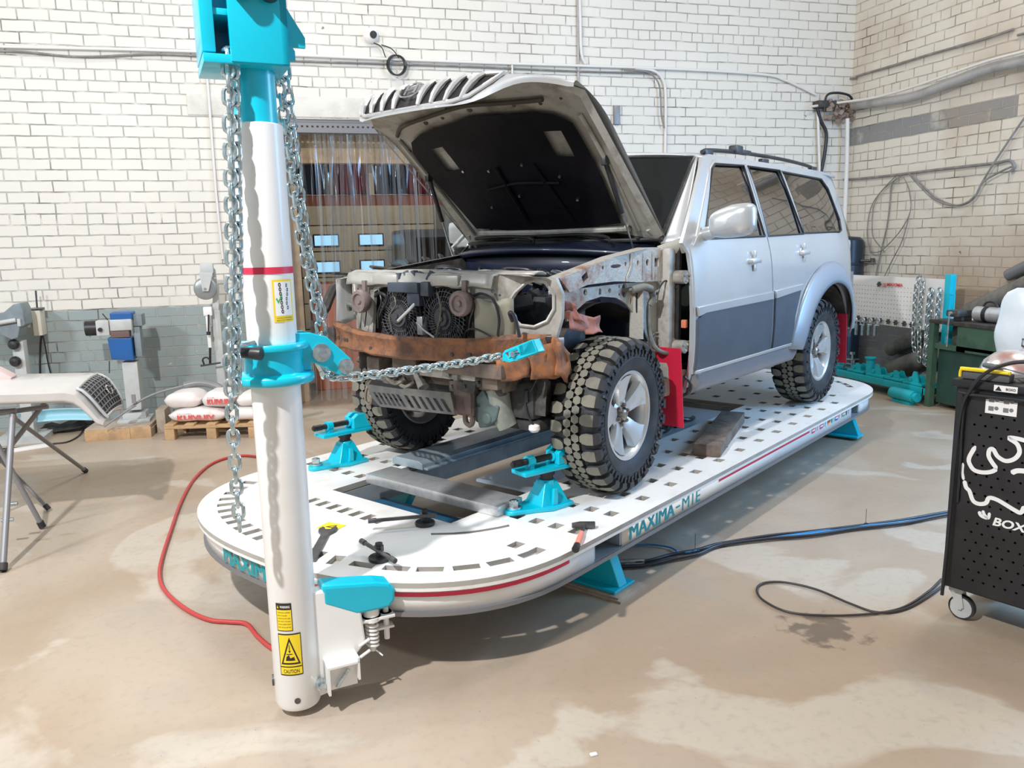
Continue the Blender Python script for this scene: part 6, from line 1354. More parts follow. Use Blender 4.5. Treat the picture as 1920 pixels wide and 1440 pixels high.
# ================================================================== HOSES ON THE FLOOR
def fl(seq, z=.012): return [on(px, py, z=z) for px, py in seq]
b = MB(); b.tube(fl([(560, 868), (490, 857), (445, 855), (400, 868), (366, 896), (341, 938), (322, 990), (303, 1050), (300, 1085), (313, 1112), (350, 1143), (392, 1162), (430, 1166), (462, 1170), (482, 1192), (505, 1212), (530, 1224), (575, 1226)]), .0105, 12, smooth=8)
tag(b.build('air_hose', red_hose, smooth=60), 'red air hose curving over the floor left of the tower', 'hose')
bundle = [(1165, 1058), (1215, 1055), (1260, 1044), (1310, 1034), (1350, 1021), (1440, 1008), (1520, 1000), (1600, 988), (1690, 978), (1770, 964), (1830, 955)]
labs = ['black hydraulic hose with the upper steel fitting under the bench edge', 'black hydraulic hose with the lower steel fitting under the bench edge', 'thin blue air line tied to the black hydraulic hoses', 'pale blue air line on the near side of the tied hose bundle']
for i, (r_, mm, dy, st) in enumerate(((.0095, black_hose, -4, 0), (.0095, black_hose, 5, 0), (.005, blue_hose, -1, 1), (.006, mat('pale_blue_hose', (0.05, 0.33, 0.66), 0.4), 2, 4))):
    rnd = random.Random(i+3); seq = [(x, y+dy*(1 if k_ < 4 else .5)+rnd.random()*3-1.5) for k_, (x, y) in enumerate(bundle)][st:]
    if i == 2: seq = [(1190, 1022), (1220, 1021), (1255, 1026), (1285, 1036)]+seq[3:]
    t = thing('floor_hose', labs[i], 'hose', tuple(on(*seq[0], z=0)))
    b = MB(); b.tube(fl(seq, .012+.006*(i % 2)), r_, 9, smooth=7); b.build('hose_line', mm, t, smooth=60)
    if i < 2:
        p0, p1 = fl(seq[:2]); dd = (p1-p0).normalized()
        b = MB(); b.cyl(p0-dd*.04, p0+dd*.02, .013, n=16); b.cyl(p0+dd*.02, p0+dd*.04, .016, n=6); b.cyl(p0+dd*.04, p0+dd*.12, .0135, n=16); b.build('fitting', mat('crimp_steel', (0.42, 0.43, 0.44), 0.3, 0.8), t)
for k_, (px, py) in enumerate(((1303, 1034), (1623, 985))):
    b = MB(); p = on(px, py, z=.012); b.tube([p+V((.016*cos(a), 0, .016*sin(a))) for a in [2*pi*i/12 for i in range(12)]], .002, 5, closed=True); b.tube([p+V((0, 0, .014)), p+V((.0, 0, .10))], .0015, 5)
    tag(b.build('cable_tie', black_hose), ['black cable tie standing up on the hoses near the bench', 'black cable tie standing up on the hoses near the tool cart'][k_], 'cable tie')
b = MB(); b.tube(fl([(1765, 1086), (1742, 1108), (1695, 1138), (1640, 1150), (1560, 1154), (1480, 1148), (1432, 1126), (1419, 1106), (1432, 1093), (1472, 1092), (1530, 1105), (1595, 1132), (1645, 1148), (1695, 1142), (1740, 1118), (1775, 1092)], .010), .0055, 9, smooth=8)
tag(b.build('power_cable', mat('brown_black_cable', (0.045, 0.035, 0.03), 0.45), smooth=60), 'dark power cable lying in a long loop in front of the tool cart', 'cable')

# ================================================================== TOOL CART
CP = V((2.70, 2.674, 0)); CA = radians(-68.3); CART = Matrix.Translation(CP) @ Matrix.Rotation(CA, 4, 'Z')   # x along the visible side, +y behind it
cart = thing('tool_cart', 'black tool cart with a perforated side panel and white printed mask at the right edge', 'tool cart', tuple(CP))
def C_(mb, name, m, par=None, **k): return mb.build(name, m, par or cart, fr=CART, **k)
cart_black = mat('cart_black', (0.014, 0.015, 0.017), 0.38, 0, (0.022, 0.022, 0.025), 6)
b = MB(); b.box((0, .012, .15), (.72, .46, 1.045), .012); C_(b, 'cabinet', cart_black)
b = MB(); hs = [ellipse(.09+.042*i+(.021 if j % 2 else 0), .22+.042*j, .0055, .0055, 8) for i in range(14) for j in range(18) if not (6 < j < 8)]
b.sheet([(.045, .165), (.70, .165), (.70, 1.0), (.68, 1.02), (.07, 1.02), (.045, .995)], hs, lambda u, v: (u, -.004, v), .008, (0, 1, 0)); C_(b, 'perforated_panel', cart_black, smooth=0)
b = MB(); b.box((-.012, -.006, 1.04), (.73, .47, 1.075), .010); C_(b, 'worktop', cart_black)
b = MB(); b.tube([(.05, -.012, .55), (.05, -.022, .98), (.08, -.024, 1.018), (.68, -.024, 1.018)], .007, 8, smooth=3); C_(b, 'panel_edge', cart_black)
def cpx(px, py):     # photo position on the cart's side panel
    inv = CART.inverted(); o = inv @ V((0, 0, HC)); r = inv.to_3x3() @ ray(px, py); t_ = (-.006-o.y)/r.y; q = o+r*t_; return (q.x, q.z)
def zz(l): return [cpx(1740+a/2.322, 540+c/2.322) for a, c in l]
def stroke(b, pts, w, y=-.0055):
    P = catmull([V((p[0], p[1], 0)) for p in pts], 5); n = len(P); Lf, Rt = [], []
    for i in range(n):
        d = (P[min(i+1, n-1)]-P[max(i-1, 0)]).normalized(); nn = V((-d.y, d.x, 0)); ww = w*(1 if 0 < i < n-1 else .35)
        Lf.append(P[i]+nn*ww); Rt.append(P[i]-nn*ww)
    b.add([(q.x, y, q.y) for q in Lf]+[(q.x, y, q.y) for q in Rt], [(i, i+1, n+i+1, n+i) for i in range(n-1)])
b = MB()
stroke(b, zz([(207, 688), (178, 742), (186, 775), (205, 795), (240, 803), (275, 800), (300, 788)]), .0085)
stroke(b, zz([(300, 788), (276, 755), (264, 730), (268, 705), (284, 703), (303, 733), (338, 753), (376, 744), (398, 716), (388, 680), (352, 652), (420, 664), (450, 690)]), .0085)
stroke(b, zz([(152, 762), (149, 800), (155, 836)]), .006); stroke(b, zz([(158, 838), (166, 868), (180, 884), (196, 926), (222, 940), (252, 936), (266, 914), (300, 922), (340, 945), (378, 968), (404, 978), (420, 950)]), .0085)
stroke(b, zz([(362, 806), (388, 796), (430, 798)]), .010)
stroke(b, zz([(222, 972), (232, 992), (262, 1004)]), .007); stroke(b, zz([(238, 968), (246, 988), (262, 1002), (268, 978)]), .006)
C_(b, 'printed_mask', label_white, smooth=0, solid=.0012)
b = MB(); q0, q1 = cpx(1862, 968), cpx(1862, 985); x1 = cpx(1920, 985)[0]
fit_text(b, 'BOXO', q0[0], q0[0]+(x1-q0[0])*1.42, q1[1], q0[1]-.002, lambda u, v, w: (u+(v-q1[1])*.25, -.0065-w, v), .03); C_(b, 'printed_name', label_white, smooth=0)
b = MB(); s0, s1 = cpx(1849, 748), cpx(1906, 782); b.mat(label_white).box((s0[0], -.0075, s1[1]), (s1[0], -.006, s0[1])); b.mat(rail_grey)
for i in range(4):
    xx = s0[0]+.012+(i % 2)*.055; zz_ = s1[1]+.012+(i//2)*.035; b.box((xx, -.0085, zz_), (xx+.020, -.0075, zz_+.018)); b.cyl((xx+.03, -.0085, zz_+.012), (xx+.03, -.0075, zz_+.012), .008, n=12)
C_(b, 'picture_sticker', None, smooth=0)
b = MB(); s0, s1 = cpx(1862, 722), cpx(1908, 737); zc = 1.044
b.mat(label_white).box((s0[0]+.005, -.009, 1.043), (s1[0], -.006, 1.068)); b.mat(label_black).prism([(s0[0]+.01, 1.046), (s0[0]+.035, 1.046), (s0[0]+.0225, 1.065)], -.0098, -.0088, plane='XZ'); fit_text(b, 'BOXO', s0[0]+.05, s1[0]-.006, 1.050, 1.060, lambda u, v, w: (u, -.0096-w, v), .02)
C_(b, 'name_sticker', None, smooth=0)
for (x, y) in ((.05, .07), (.66, .07), (.05, .42), (.66, .42)):
    b = MB(); b.box((x-.03, y-.03, .125), (x+.03, y+.03, .152), .004); b.prism([(x-.028, .13), (x+.02, .13), (x+.034, .06), (x+.012, .045)], y-.024, y-.019, plane='XZ'); b.prism([(x-.028, .13), (x+.02, .13), (x+.034, .06), (x+.012, .045)], y+.019, y+.024, plane='XZ'); f_ = C_(b, 'caster_fork', machine_grey)
    b = MB(); b.cyl((x+.02, y-.016, .055), (x+.02, y+.016, .055), .046, n=28); b.cyl((x+.02, y-.025, .055), (x+.02, y+.025, .055), .008, n=12); C_(b, 'caster_hub', machine_grey, f_); b = MB(); b.lathe([(.044, -.014), (.054, -.012), (.054, .012), (.044, .014)], 28, a=(x+.02, y, .055), axis='Y'); C_(b, 'caster_tyre', black_soft, f_)
# items on the cart
top = 1.0755
t = thing('spirit_level_tray', 'yellow edged dark plastic tool tray standing on the front corner of the tool cart', 'tray', tuple(on(1830, 700, y=2.60)))
b = MB(); b.box((.015, .015, top), (.20, .13, top+.035), .008); b.build('tray_body', mat('tray_grey', (0.09, 0.095, 0.10), 0.5), t, fr=CART)
b = MB(); b.tube([(.012, .012, top+.008), (.014, .010, top+.034), (.028, .008, top+.044), (.10, .006, top+.044), (.20, .004, top+.042)], .006, 6, smooth=3); b.box((.012, .004, top+.036), (.205, .018, top+.050), .003); b.build('yellow_rim', yellow, t, fr=CART)
b = MB(); b.lathe([(0, .115), (.04, .112), (.08, .098), (.115, .068), (.13, .032), (.135, .0)], 36, a=(.155, .185, top)); o = b.build('reflector_shade', foil, None, fr=CART, smooth=60, solid=.003); tag(o, 'crinkled silver and copper shiny dome lying on the tool cart in front of the bag', 'reflector')
def bagf(u, v):
    a = 2*pi*u; h = v; w_ = .135*(1-h**2.2)**.5*(1-.12*h)+.012; cx_ = .165-.09*h; x = cx_+w_*cos(a)*1.05; y = .395+w_*sin(a)*.42; q = noise.noise_vector(V((x*9, y*9, h*4)))*.018*(1-h*.4)
    return (x+q.x, y+q.y, top+.36*h)
b = MB(); b.grid(bagf, 40, 18); t = tag(b.build('plastic_bag', mat('milky_bag', (0.60, 0.68, 0.73), 0.35, 0, (0.70, 0.76, 0.80), 5, coat=0.3), fr=CART, smooth=70, weld=True), 'milky white plastic bag standing up behind the shiny dome on the tool cart', 'bag')
b = MB(); b.tube([(.12, .331, top+.115), (.20, .331, top+.112), (.20, .331, top+.142), (.12, .331, top+.145)], .004, 4, closed=True); b.tube([(.15, .331, top+.115), (.15, .333, top+.06)], .004, 4); b.build('printed_tag', label_black, t, fr=CART, smooth=0)
b = MB(); b.cyl((.07, .10, top+.052), (.15, .03, top+.060), .011); b.cyl((.15, .03, top+.060), (.30, -.02, top+.045), .003); tag(b.build('torch', mat('slate_grey_rubber', (0.12, 0.14, 0.15), 0.5), fr=CART), 'grey hand torch lying across the yellow tray on the cart', 'torch')
b = MB(); b.tube([CART @ V(q) for q in ((.02, -.02, .12), (.03, -.028, .40), (.032, -.026, .70), (.045, -.03, .95), (.075, -.03, 1.04), (.12, -.025, 1.11), (.19, -.02, 1.155), (.28, -.01, 1.175), (.5, .0, 1.18))], .0075, 9, smooth=8)
tag(b.build('power_lead', black_hose, smooth=60), 'thick black lead running up the front edge of the tool cart and over its top', 'cable')

# ================================================================== RACK AND GREEN BENCH IN THE CORNER
rack = thing('accessory_rack', 'teal wheeled rack with white perforated board hung with chains and shackles', 'rack', (6.25, 7.25, 0))
XB = 6.35
def rb(px, py, x=XB): q = on(px, py, x=x); return q
tl, tr, br, bl = rb(1586, 517), rb(1776, 521), rb(1773, 628), rb(1584, 596)
ya, yb2 = 8.0, tr.y; zt_, zb1, zb0 = 1.215, br.z, bl.z
zt_ = (tl.z+tr.z)/2; zlo = (zb1+zb0)/2
b = MB(); hs = [ellipse(yb2+.05+.046*i, zlo+.045+.046*j, .0075, .0075, 6) for i in range(int((ya-yb2-.08)/.046)) for j in range(int((zt_-zlo-.07)/.046))]
b.sheet([(yb2, zlo), (ya, zlo), (ya, zt_), (yb2, zt_)], hs, lambda u, v: (XB, u, v), .008, (1, 0, 0)); board = b.build('perforated_board', label_white, rack, smooth=0)
b = MB()
for y in (yb2-.045, ya+.0):
    b = MB(); b.box((XB-.035, y-.035, .13), (XB+.035, y+.035, zt_+.05 if y < 7.5 else zt_+.03), .003); b.build('upright', teal, rack)
b = MB(); b.tube([(XB-.04, yb2-.09, .93), (XB-.04, yb2-.15, .93), (XB-.04, yb2-.15, 1.08), (XB-.04, yb2-.09, 1.08)], .007, 8); b.build('push_handle', teal, rack)
b = MB(); b.box((XB-.30, yb2-.12, .11), (XB+.035, ya+.02, .135)); 
for y0, y1, x0, x1 in ((yb2-.12, ya+.02, XB-.31, XB-.27), (yb2-.12, ya+.02, XB+.01, XB+.04), (yb2-.14, yb2-.10, XB-.31, XB+.04)): b.box((x0, y0, .10), (x1, y1, .165), .003)
b.build('base_tray', teal_dull, rack)
for (x, y) in ((XB-.26, yb2+.16), (XB-.26, ya-.25), (XB-.01, yb2+.1), (XB-.01, ya-.25)):
    b = MB(); b.box((x-.02, y-.02, .07), (x+.02, y+.02, .10)); b.cyl((x, y-.013, .042), (x, y+.013, .042), .040, n=20); b.build('caster', steel, rack)
b = MB(); pl = lambda u, v, w: (XB-.010-w, u, v); m0, m1 = rb(1665, 530), rb(1694, 538)
fit_text(b, 'MAXIMA', m0.y, m1.y, m1.z, m0.z, pl, .03); b.build('lettering', red_print, rack, smooth=0)
b = MB(); m0, m1 = rb(1658, 530), rb(1663, 538)
for i in range(4): z = m1.z+(m0.z-m1.z)*i/4; b.box((XB-.012, m1.y, z), (XB-.010, m0.y, z+.006))
b.build('badge', red_print, rack, smooth=0)
def knob(label, px, py):
    p = rb(px, py, XB-.03); t = thing('hook_peg', label, 'hook peg', tuple(p), 0, 'hook pegs on the white board')
    b = MB(); b.cyl((XB-.002, p.y, p.z), (XB-.05, p.y, p.z), .006, n=10)
    for a in range(6): b.cyl((XB-.03+.0, p.y, p.z), (XB-.03, p.y+.03*cos(a*pi/3), p.z+.03*sin(a*pi/3)), .008, n=8)
    b.cyl((XB-.035, p.y, p.z), (XB-.02, p.y, p.z), .020, n=12); b.build('star_knob', steel_dark, t); return t
kx = [(1648, 533), (1595, 593), (1609, 596), (1622, 599), (1636, 600), (1650, 601), (1665, 603), (1679, 605), (1695, 607), (1709, 609)]
names = ['single hook peg beside the red word on the white board', 'first hook peg from the left in the bottom row of the white board', 'second hook peg from the left in the bottom row of the board', 'third hook peg from the left in the bottom row of the board', 'fourth hook peg from the left in the bottom row of the board', 'fifth hook peg from the left in the bottom row of the board', 'sixth peg of the bottom row, first one without a shackle', 'seventh peg of the bottom row, second one without a shackle', 'eighth peg of the bottom row, third one without a shackle', 'last peg of the bottom row, touching the left hung chain']
k0 = knob(names[0], *kx[0]); P0_ = rb(*kx[0], XB-.03)
for nm, (px, py) in zip(names[1:], kx[1:]):
    p = rb(px, py, XB-.03); copy_tree(k0, loc=tuple(p), label=nm)
# hung chains, shackles
def rchain(label, pts, L=.085, w=.058, r=.0085):
    b = MB(); chain_links(b, [rb(px, py, XB-.06-.02*(i % 2)) for i, (px, py) in enumerate(pts)], L, w, r, 6, 4, k=5); return tag(b.build('hung_chain', steel, smooth=60), label, 'chain', 'chains hung on the white board')
rchain('leftmost heavy chain hung over the top edge of the white board', [(1724, 517), (1718, 540), (1714, 600), (1713, 640), (1716, 662)])
rchain('second heavy chain strand hung over the top of the board, reaching the tray', [(1728, 516), (1729, 540), (1724, 600), (1724, 650), (1724, 685)])
rchain('third heavy chain hanging from a peg down to the rack tray', [(1746, 538), (1742, 560), (1738, 610), (1736, 650), (1733, 690)])
rchain('fourth heavy chain strand beside the third, hanging in front of the tray', [(1748, 540), (1744, 580), (1741, 620), (1739, 660), (1736, 692)])
rchain('rightmost short chain with a hook hanging by the teal upright', [(1762, 538), (1760, 560), (1757, 600), (1755, 640), (1752, 652)])
rnd = random.Random(9)
for i, (px, py) in enumerate(((1603, 603), (1617, 604), (1631, 604), (1645, 605))):
    p = rb(px, py, XB-.07); b = MB(); b.tube([p+V((0, -.028, -.03)), p+V((0, -.03, .02)), p+V((0, -.015, .045)), p+V((0, .015, .045)), p+V((0, .03, .02)), p+V((0, .028, -.03))], .009, 8, smooth=4); b.box((p.x-.012, p.y-.018+.02*(i-1.5), p.z-.15), (p.x+.012, p.y+.018+.02*(i-1.5), p.z-.03), .006); b.cyl(p+V((0, -.04, -.03)), p+V((0, .04, -.03)), .008)
    tag(b.build('shackle', steel), ['leftmost shackle with strap hanging on the board pegs', 'second shackle from the left hanging on the board pegs', 'third shackle from the left hanging on the board pegs', 'rightmost shackle hanging on the board pegs'][i], 'shackle', 'shackles hung on the pegs')
for i, (dx, y, s_, lab) in enumerate(((-.10, 7.80, 1.0, 'zinc plate clamp standing in the rack tray, left one'), (-.12, 7.64, .9, 'zinc plate clamp standing in the rack tray, right one'))):
    b = MB()
    for k_ in range(3): b.box((XB+dx-.05, y-.055, .17+.05*k_), (XB+dx+.05, y+.055, .185+.05*k_), .003)
    b.cyl((XB+dx, y, .14), (XB+dx, y, .34), .012); b.cyl((XB+dx, y-.03, .14), (XB+dx, y-.03, .28), .01); b.cyl((XB+dx, y, .33), (XB+dx, y, .36), .03, n=6); tag(b.build('plate_clamp', steel), lab, 'clamp')
P5 = [(6.17, 7.42, 'flat teal adapter lying in the rack tray, leftmost'), (6.16, 7.10, 'peaked teal adapter in the middle of the rack tray'), (6.17, 6.84, 'teal adapter lying in the rack tray under the chains'), (6.16, 6.56, 'teal adapter at the right end of the rack tray')]
for i, (x, y, lab) in enumerate(P5):
    b = MB(); b.box((x-.08, y-.13, .166), (x+.08, y+.13, .19), .004); b.prism([(y-.06, .19), (y+.06, .19), (y+.02, .27+.03*(i % 2)), (y-.02, .27+.03*(i % 2))], x-.05, x-.035, plane='YZ'); b.prism([(y-.06, .19), (y+.06, .19), (y+.02, .26), (y-.02, .26)], x+.03, x+.045, plane='YZ'); b.cyl((x-.06, y+.05, .22), (x+.06, y+.05, .22), .022)
    tag(b.build('adapter', teal_dull), lab, 'adapter', 'teal adapters in the rack tray')
b = MB(); b.cyl((XB-.20, 7.25, .136), (XB-.20, 7.25, .34), .045, n=20); b.cyl((XB-.20, 7.25, .34), (XB-.20, 7.25, .355), .06, n=20); tag(b.build('round_adapter', teal_dull), 'round teal adapter standing up behind the others in the tray', 'adapter')
# teal cylinder and green bench
b = MB(); b.cyl((5.94, 6.66, .085), (5.94, 6.36, .085), .060, n=24); b.cyl((5.94, 6.36, .085), (5.94, 6.32, .085), .045, n=24); b.box((5.90, 6.38, 0.0), (5.98, 6.62, .03)); tag(b.build('hydraulic_jack', teal_dull), 'teal cylinder lying on the floor by the green bench leg', 'cylinder')
gb = thing('vise_bench', 'dark green steel work bench with thick dark top at the right', 'work bench', (6.3, 6.0, 0))
b = MB(); b.box((6.02, 5.30, .82), (6.53, 6.33, .855), .003); b.build('bench_top', black_dirty, gb)
for (x, y) in ((6.05, 6.29), (6.49, 6.29), (6.05, 5.34), (6.49, 5.34)):
    b = MB(); b.box((x-.03, y-.03, 0), (x+.03, y+.03, .82)); b.build('leg', olive, gb)
b = MB(); b.box((6.04, 5.35, .58), (6.08, 6.30, .63)); b.box((6.04, 5.9, .58), (6.08, 6.0, .82)); b.box((6.04, 5.30, .60), (6.08, 5.9, .82)); b.build('front_rail', olive, gb)
b = MB(); b.box((6.09, 5.38, .05), (6.45, 6.25, .58)); b.build('cabinet', green_paint, gb)
t = thing('bench_vise', 'grey bench vise with its handle hanging at the corner of the green bench', 'vise', (6.1, 6.1, .856))
b = MB(); b.box((6.10, 6.02, .856), (6.22, 6.12, .90), .006); b.box((6.03, 6.0, .90), (6.20, 6.14, .96), .01); b.build('vise_body', steel_dark, t); b = MB(); b.cyl((6.0, 6.07, .93), (6.04, 6.07, .93), .018); b.cyl((6.0, 6.07, .62), (6.0, 6.07, .95), .009); b.build('handle', steel, t)
t = thing('metal_canister', 'silver cylinder with dark strap lying on top of the green bench', 'cylinder', (6.3, 5.8, .856))
b = MB(); b.cyl((6.20, 5.95, .93), (6.24, 5.52, .93), .07, n=24); b.build('cylinder', alu, t); b = MB(); b.cyl((6.209, 5.86, .93), (6.213, 5.82, .93), .074, n=24); b.tube([(6.21, 5.90, .99), (6.21, 5.86, 1.04), (6.215, 5.78, 1.04), (6.22, 5.74, .99)], .01, 8, smooth=4); b.build('strap', black, t)
b = MB(); b.box((6.24, 6.05, .856), (6.46, 6.30, .860)); tag(b.build('paper_sheet', label_white), 'white sheet of paper on the corner of the green bench', 'paper')
# long rolls leaning against the right wall
for i, (y0, z0, y1, z1, r_, lab) in enumerate(((7.55, .38, 5.2, 1.50, .085, 'uppermost long dusty roll leaning along the right wall'), (7.5, .14, 5.0, 1.22, .10, 'middle long dusty roll leaning behind the green bench'), (6.95, .115, 5.5, .22, .105, 'lowest dusty roll lying on the floor behind the green bench'), (6.1, 1.26, 5.2, 1.70, .055, 'dark end of a roll on top of the leaning pile'))):
    b = MB(); b.cyl((6.746-r_, y0, z0), (6.746-r_, y1, z1), r_, n=20); tag(b.build('leaning_roll', log_mat if i != 3 else rail_grey), lab, 'roll')
# black tank in the corner
t = thing('black_tank', 'black cylindrical tank with a tap standing in the corner behind the car', 'tank', (6.57, 8.2, 0))
b = MB(); c = (6.575, 8.22); b.lathe([(0, 0), (.17, 0), (.17, .02), (.165, .03), (.165, 1.55), (.155, 1.61), (.12, 1.645), (.0, 1.66)], 32, a=(c[0], c[1], 0)); b.lathe([(.167, 1.32), (.172, 1.325), (.172, 1.345), (.167, 1.35)], 32, a=(c[0], c[1], 0)); b.build('tank_body', mat('navy_tank', (0.02, 0.03, 0.045), 0.35, 0.1), t)
b = MB(); b.cyl((c[0]+.05, c[1]-.16, 1.37), (c[0]+.12, c[1]-.27, 1.37), .018); b.cyl((c[0]+.12, c[1]-.27, 1.35), (c[0]+.12, c[1]-.27, 1.40), .025); b.build('tap', steel_dark, t)

# ================================================================== LEFT SIDE
# spare bonnet on a folding stand
st = thing('folding_stand', 'grey tubular folding stand under the spare bonnet at the left edge', 'stand', (-1.6, 5.5, 0))
def legs(name, pts, r_, m): 
    b = MB(); b.tube(pts, r_, 12); return b.build(name, m, st)
tubes = [([on(24, 775, y=5.15), on(5, 1070, z=.012)], .017), ([on(-40, 770, y=5.2), on(80, 988, z=.012)], .015), ([on(28, 785, y=5.75), on(161, 883, z=.012)], .014), ([on(-60, 800, y=5.8), on(92, 955, z=.012)], .012), ([on(84, 755, y=5.75), on(-30, 900, z=.3)], .015)]
for p, r_ in tubes:
    legs('leg', p, r_, stand_grey)
for p, r_ in tubes[:4]:
    d = (p[1]-p[0]).normalized(); b = MB(); b.cyl(p[1]-d*.04, p[1]-d*.0, r_*1.35); b.build('rubber_foot', black_soft, st)
b = MB(); b.tube([on(24, 775, y=5.15)+V((0, 0, -.01)), on(28, 785, y=5.75)+V((0, 0, -.01))], .016, 10); b.tube([on(24, 775, y=5.15)+V((-.6, 0, 0)), on(30, 770, y=5.15)], .016, 10); b.tube([on(28, 785, y=5.75)+V((-.6, 0, .0)), on(90, 762, y=5.7)], .016, 10); b.build('top_bar', rail_grey, st)
b = MB()
for px, py in ((22, 945), (14, 975)): q = on(px, py, y=5.05); b.cyl(q+V((-.03, 0, 0)), q+V((.03, 0, 0)), .012)
b.build('pivot', steel, st)
sb = thing('spare_bonnet', 'pale spare bonnet with small dark mesh grille resting on the folding stand', 'bonnet', (-1.6, 5.5, .75))
YN, YF = 5.05, 5.88
near = [on(px, py, y=YN) for px, py in ((-330, 752), (-150, 745), (0, 741), (70, 739), (120, 737), (140, 741), (153, 752), (168, 768), (184, 786), (196, 792))]
far_ = [on(px, py, y=YF) for px, py in ((-330, 712), (-150, 706), (0, 702), (100, 700), (170, 699), (190, 702), (205, 709), (218, 726), (229, 748), (228, 768))]
def bon(u, v):
    i = u*(len(near)-1); k_ = min(len(near)-2, int(i)); f_ = i-k_; a = near[k_].lerp(near[k_+1], f_); c = far_[k_].lerp(far_[k_+1], f_); p = a.lerp(c, v); p.z += .018*sin(pi*v); return p
b = MB(); b.grid(bon, 45, 12)
b.grid(lambda u, v: bon(u, 0)+V((-.01*v, .01*v, -.055*v*(1-max(0, u-.55)*1.2))), 45, 3); b.grid(lambda u, v: bon(u, 1)+V((-.01*v, -.01*v, -.055*v*(1-max(0, u-.55)*1.2))), 45, 3)
b.build('skin', mat('pale_primer', (0.62, 0.60, 0.58), 0.3, 0.1, (0.56, 0.54, 0.52), 3, coat=0.4), sb, smooth=70, weld=True, solid=.006, solid_off=-1)
b = MB(); b.grid(lambda u, v: bon(.52+.44*u, .13+.74*v)+V((.012, -.006, .006)), 10, 10); gg = b.build('grille', black, sb)
b = MB()
for i in range(9):
    b.tube([bon(.53+.42*j/10, .17+.66*i/8)+V((.016, -.008, .008)) for j in range(11)], .0035, 5)
for i in range(9): b.tube([bon(.535+.41*i/8, .15+.70*j/10)+V((.016, -.008, .008)) for j in range(11)], .0035, 5)
b.build('grille_mesh', rail_grey, gg)
b = MB(); ring = [bon(.52+.44*u, .13+.74*v)+V((.014, -.007, .008)) for u, v in [(i/8, 0) for i in range(9)]+[(1, i/8) for i in range(1, 9)]+[(1-i/8, 1) for i in range(1, 9)]+[(0, 1-i/8) for i in range(1, 8)]]; b.tube(ring, .009, 8, closed=True); b.build('grille_surround', machine_grey, gg)
b = MB(); e = bon(.76, .62)+V((.024, -.012, .010)); n1 = (bon(.80, .62)-bon(.72, .62)).normalized(); n2 = (bon(.76, .7)-bon(.76, .54)).normalized()
b.tube([e+n1*.030*cos(a)+n2*.05*sin(a) for a in [2*pi*i/20 for i in range(20)]], .005, 6, closed=True); b.tube([e-n1*.025-n2*.02, e+n1*.025-n2*.012], .005, 6); b.tube([e-n1*.025+n2*.012, e+n1*.025+n2*.02], .005, 6); b.tube([e-n2*.014, e+n2*.014], .004, 6); b.build('badge', chrome, gg)
q = on(8, 705, y=5.6); b = MB(); b.M = Matrix.Translation(q) @ Matrix.Rotation(.6, 4, 'Y'); b.box((-.06, -.06, -.02), (.05, .06, .03), .008); tag(b.build('sanding_block', mat('pink_block', (0.62, 0.48, 0.46), 0.6)), 'small pinkish sanding block lying on the spare bonnet at the left edge', 'block')

def WB(pxs, y, d=.2):     # box between two photo corners standing at depth y
    p, q_ = on(*pxs[0], y=y), on(*pxs[1], y=y); return (p.x, y, q_.z), (q_.x, y+d, p.z)
# belt grinder
gr = thing('belt_grinder', 'blue and grey belt grinder on a grey pedestal against the left wall', 'grinder', (-1.4, 8.1, 0))
YG = 8.0
b = MB(); b.box(*WB(((228, 680), (266, 768)), YG, .22), .006); b.build('pedestal', machine_grey, gr)
p = on(250, 785, y=YG); b = MB(); b.box((p.x-.13, YG-.06, .1085), (p.x+.15, YG+.22, .135), .004); b.box((p.x-.09, YG, .135), (p.x+.11, YG+.20, .19), .004); b.build('foot_plate', machine_grey, gr)
b = MB(); A, B_ = on(201, 634, y=YG-.05), on(246, 634, y=YG-.05); C2, D2_ = on(251, 676, y=YG-.05), on(209, 674, y=YG-.05); b.prism([(A.x, A.z), (B_.x, B_.z), (C2.x, C2.z), (D2_.x, D2_.z)], YG-.05, YG+.18, plane='XZ'); b.build('blue_housing', machine_blue, gr, smooth=0, bev=.006); b = MB(); b.box(*WB(((205, 587), (248, 599)), YG-.05, .2), .01); b.build('blue_cap', machine_blue, gr, smooth=0, bev=.006)
b = MB(); b.box(*WB(((204, 600), (248, 619)), YG-.07, .2), .01); b.box(*WB(((178, 602), (206, 629)), YG-.06, .14), .008); b.build('belt_cover', machine_grey, gr)
b = MB(); b.box(*WB(((206, 619), (243, 632)), YG-.055, .1), .003); b.build('spark_window', mat('dull_brown', (0.16, 0.10, 0.09), 0.5), gr)
b = MB(); p = on(171, 616, y=YG); b.cyl((p.x-.05, YG+.03, p.z), (p.x+.05, YG+.03, p.z), .068, n=24); b.build('motor', black, gr)
b = MB(); p = on(188, 618, y=YG-.065); b.cyl((p.x, YG-.085, p.z), (p.x, YG-.06, p.z), .018, n=16); b.build('switch', black, gr)
b = MB(); b.box(*WB(((248, 590), (267, 611)), YG, .2), .004); b.box(*WB(((249, 613), (267, 668)), YG, .15), .004); b.build('side_guard', machine_dark, gr)
b = MB(); b.cyl(on(205, 677, y=YG-.05), on(219, 694, y=YG-.08)+V((-.06, -.02, -.02)), .005); b.cyl(on(192, 588, y=YG), on(202, 600, y=YG), .005); b.build('lever', black, gr)
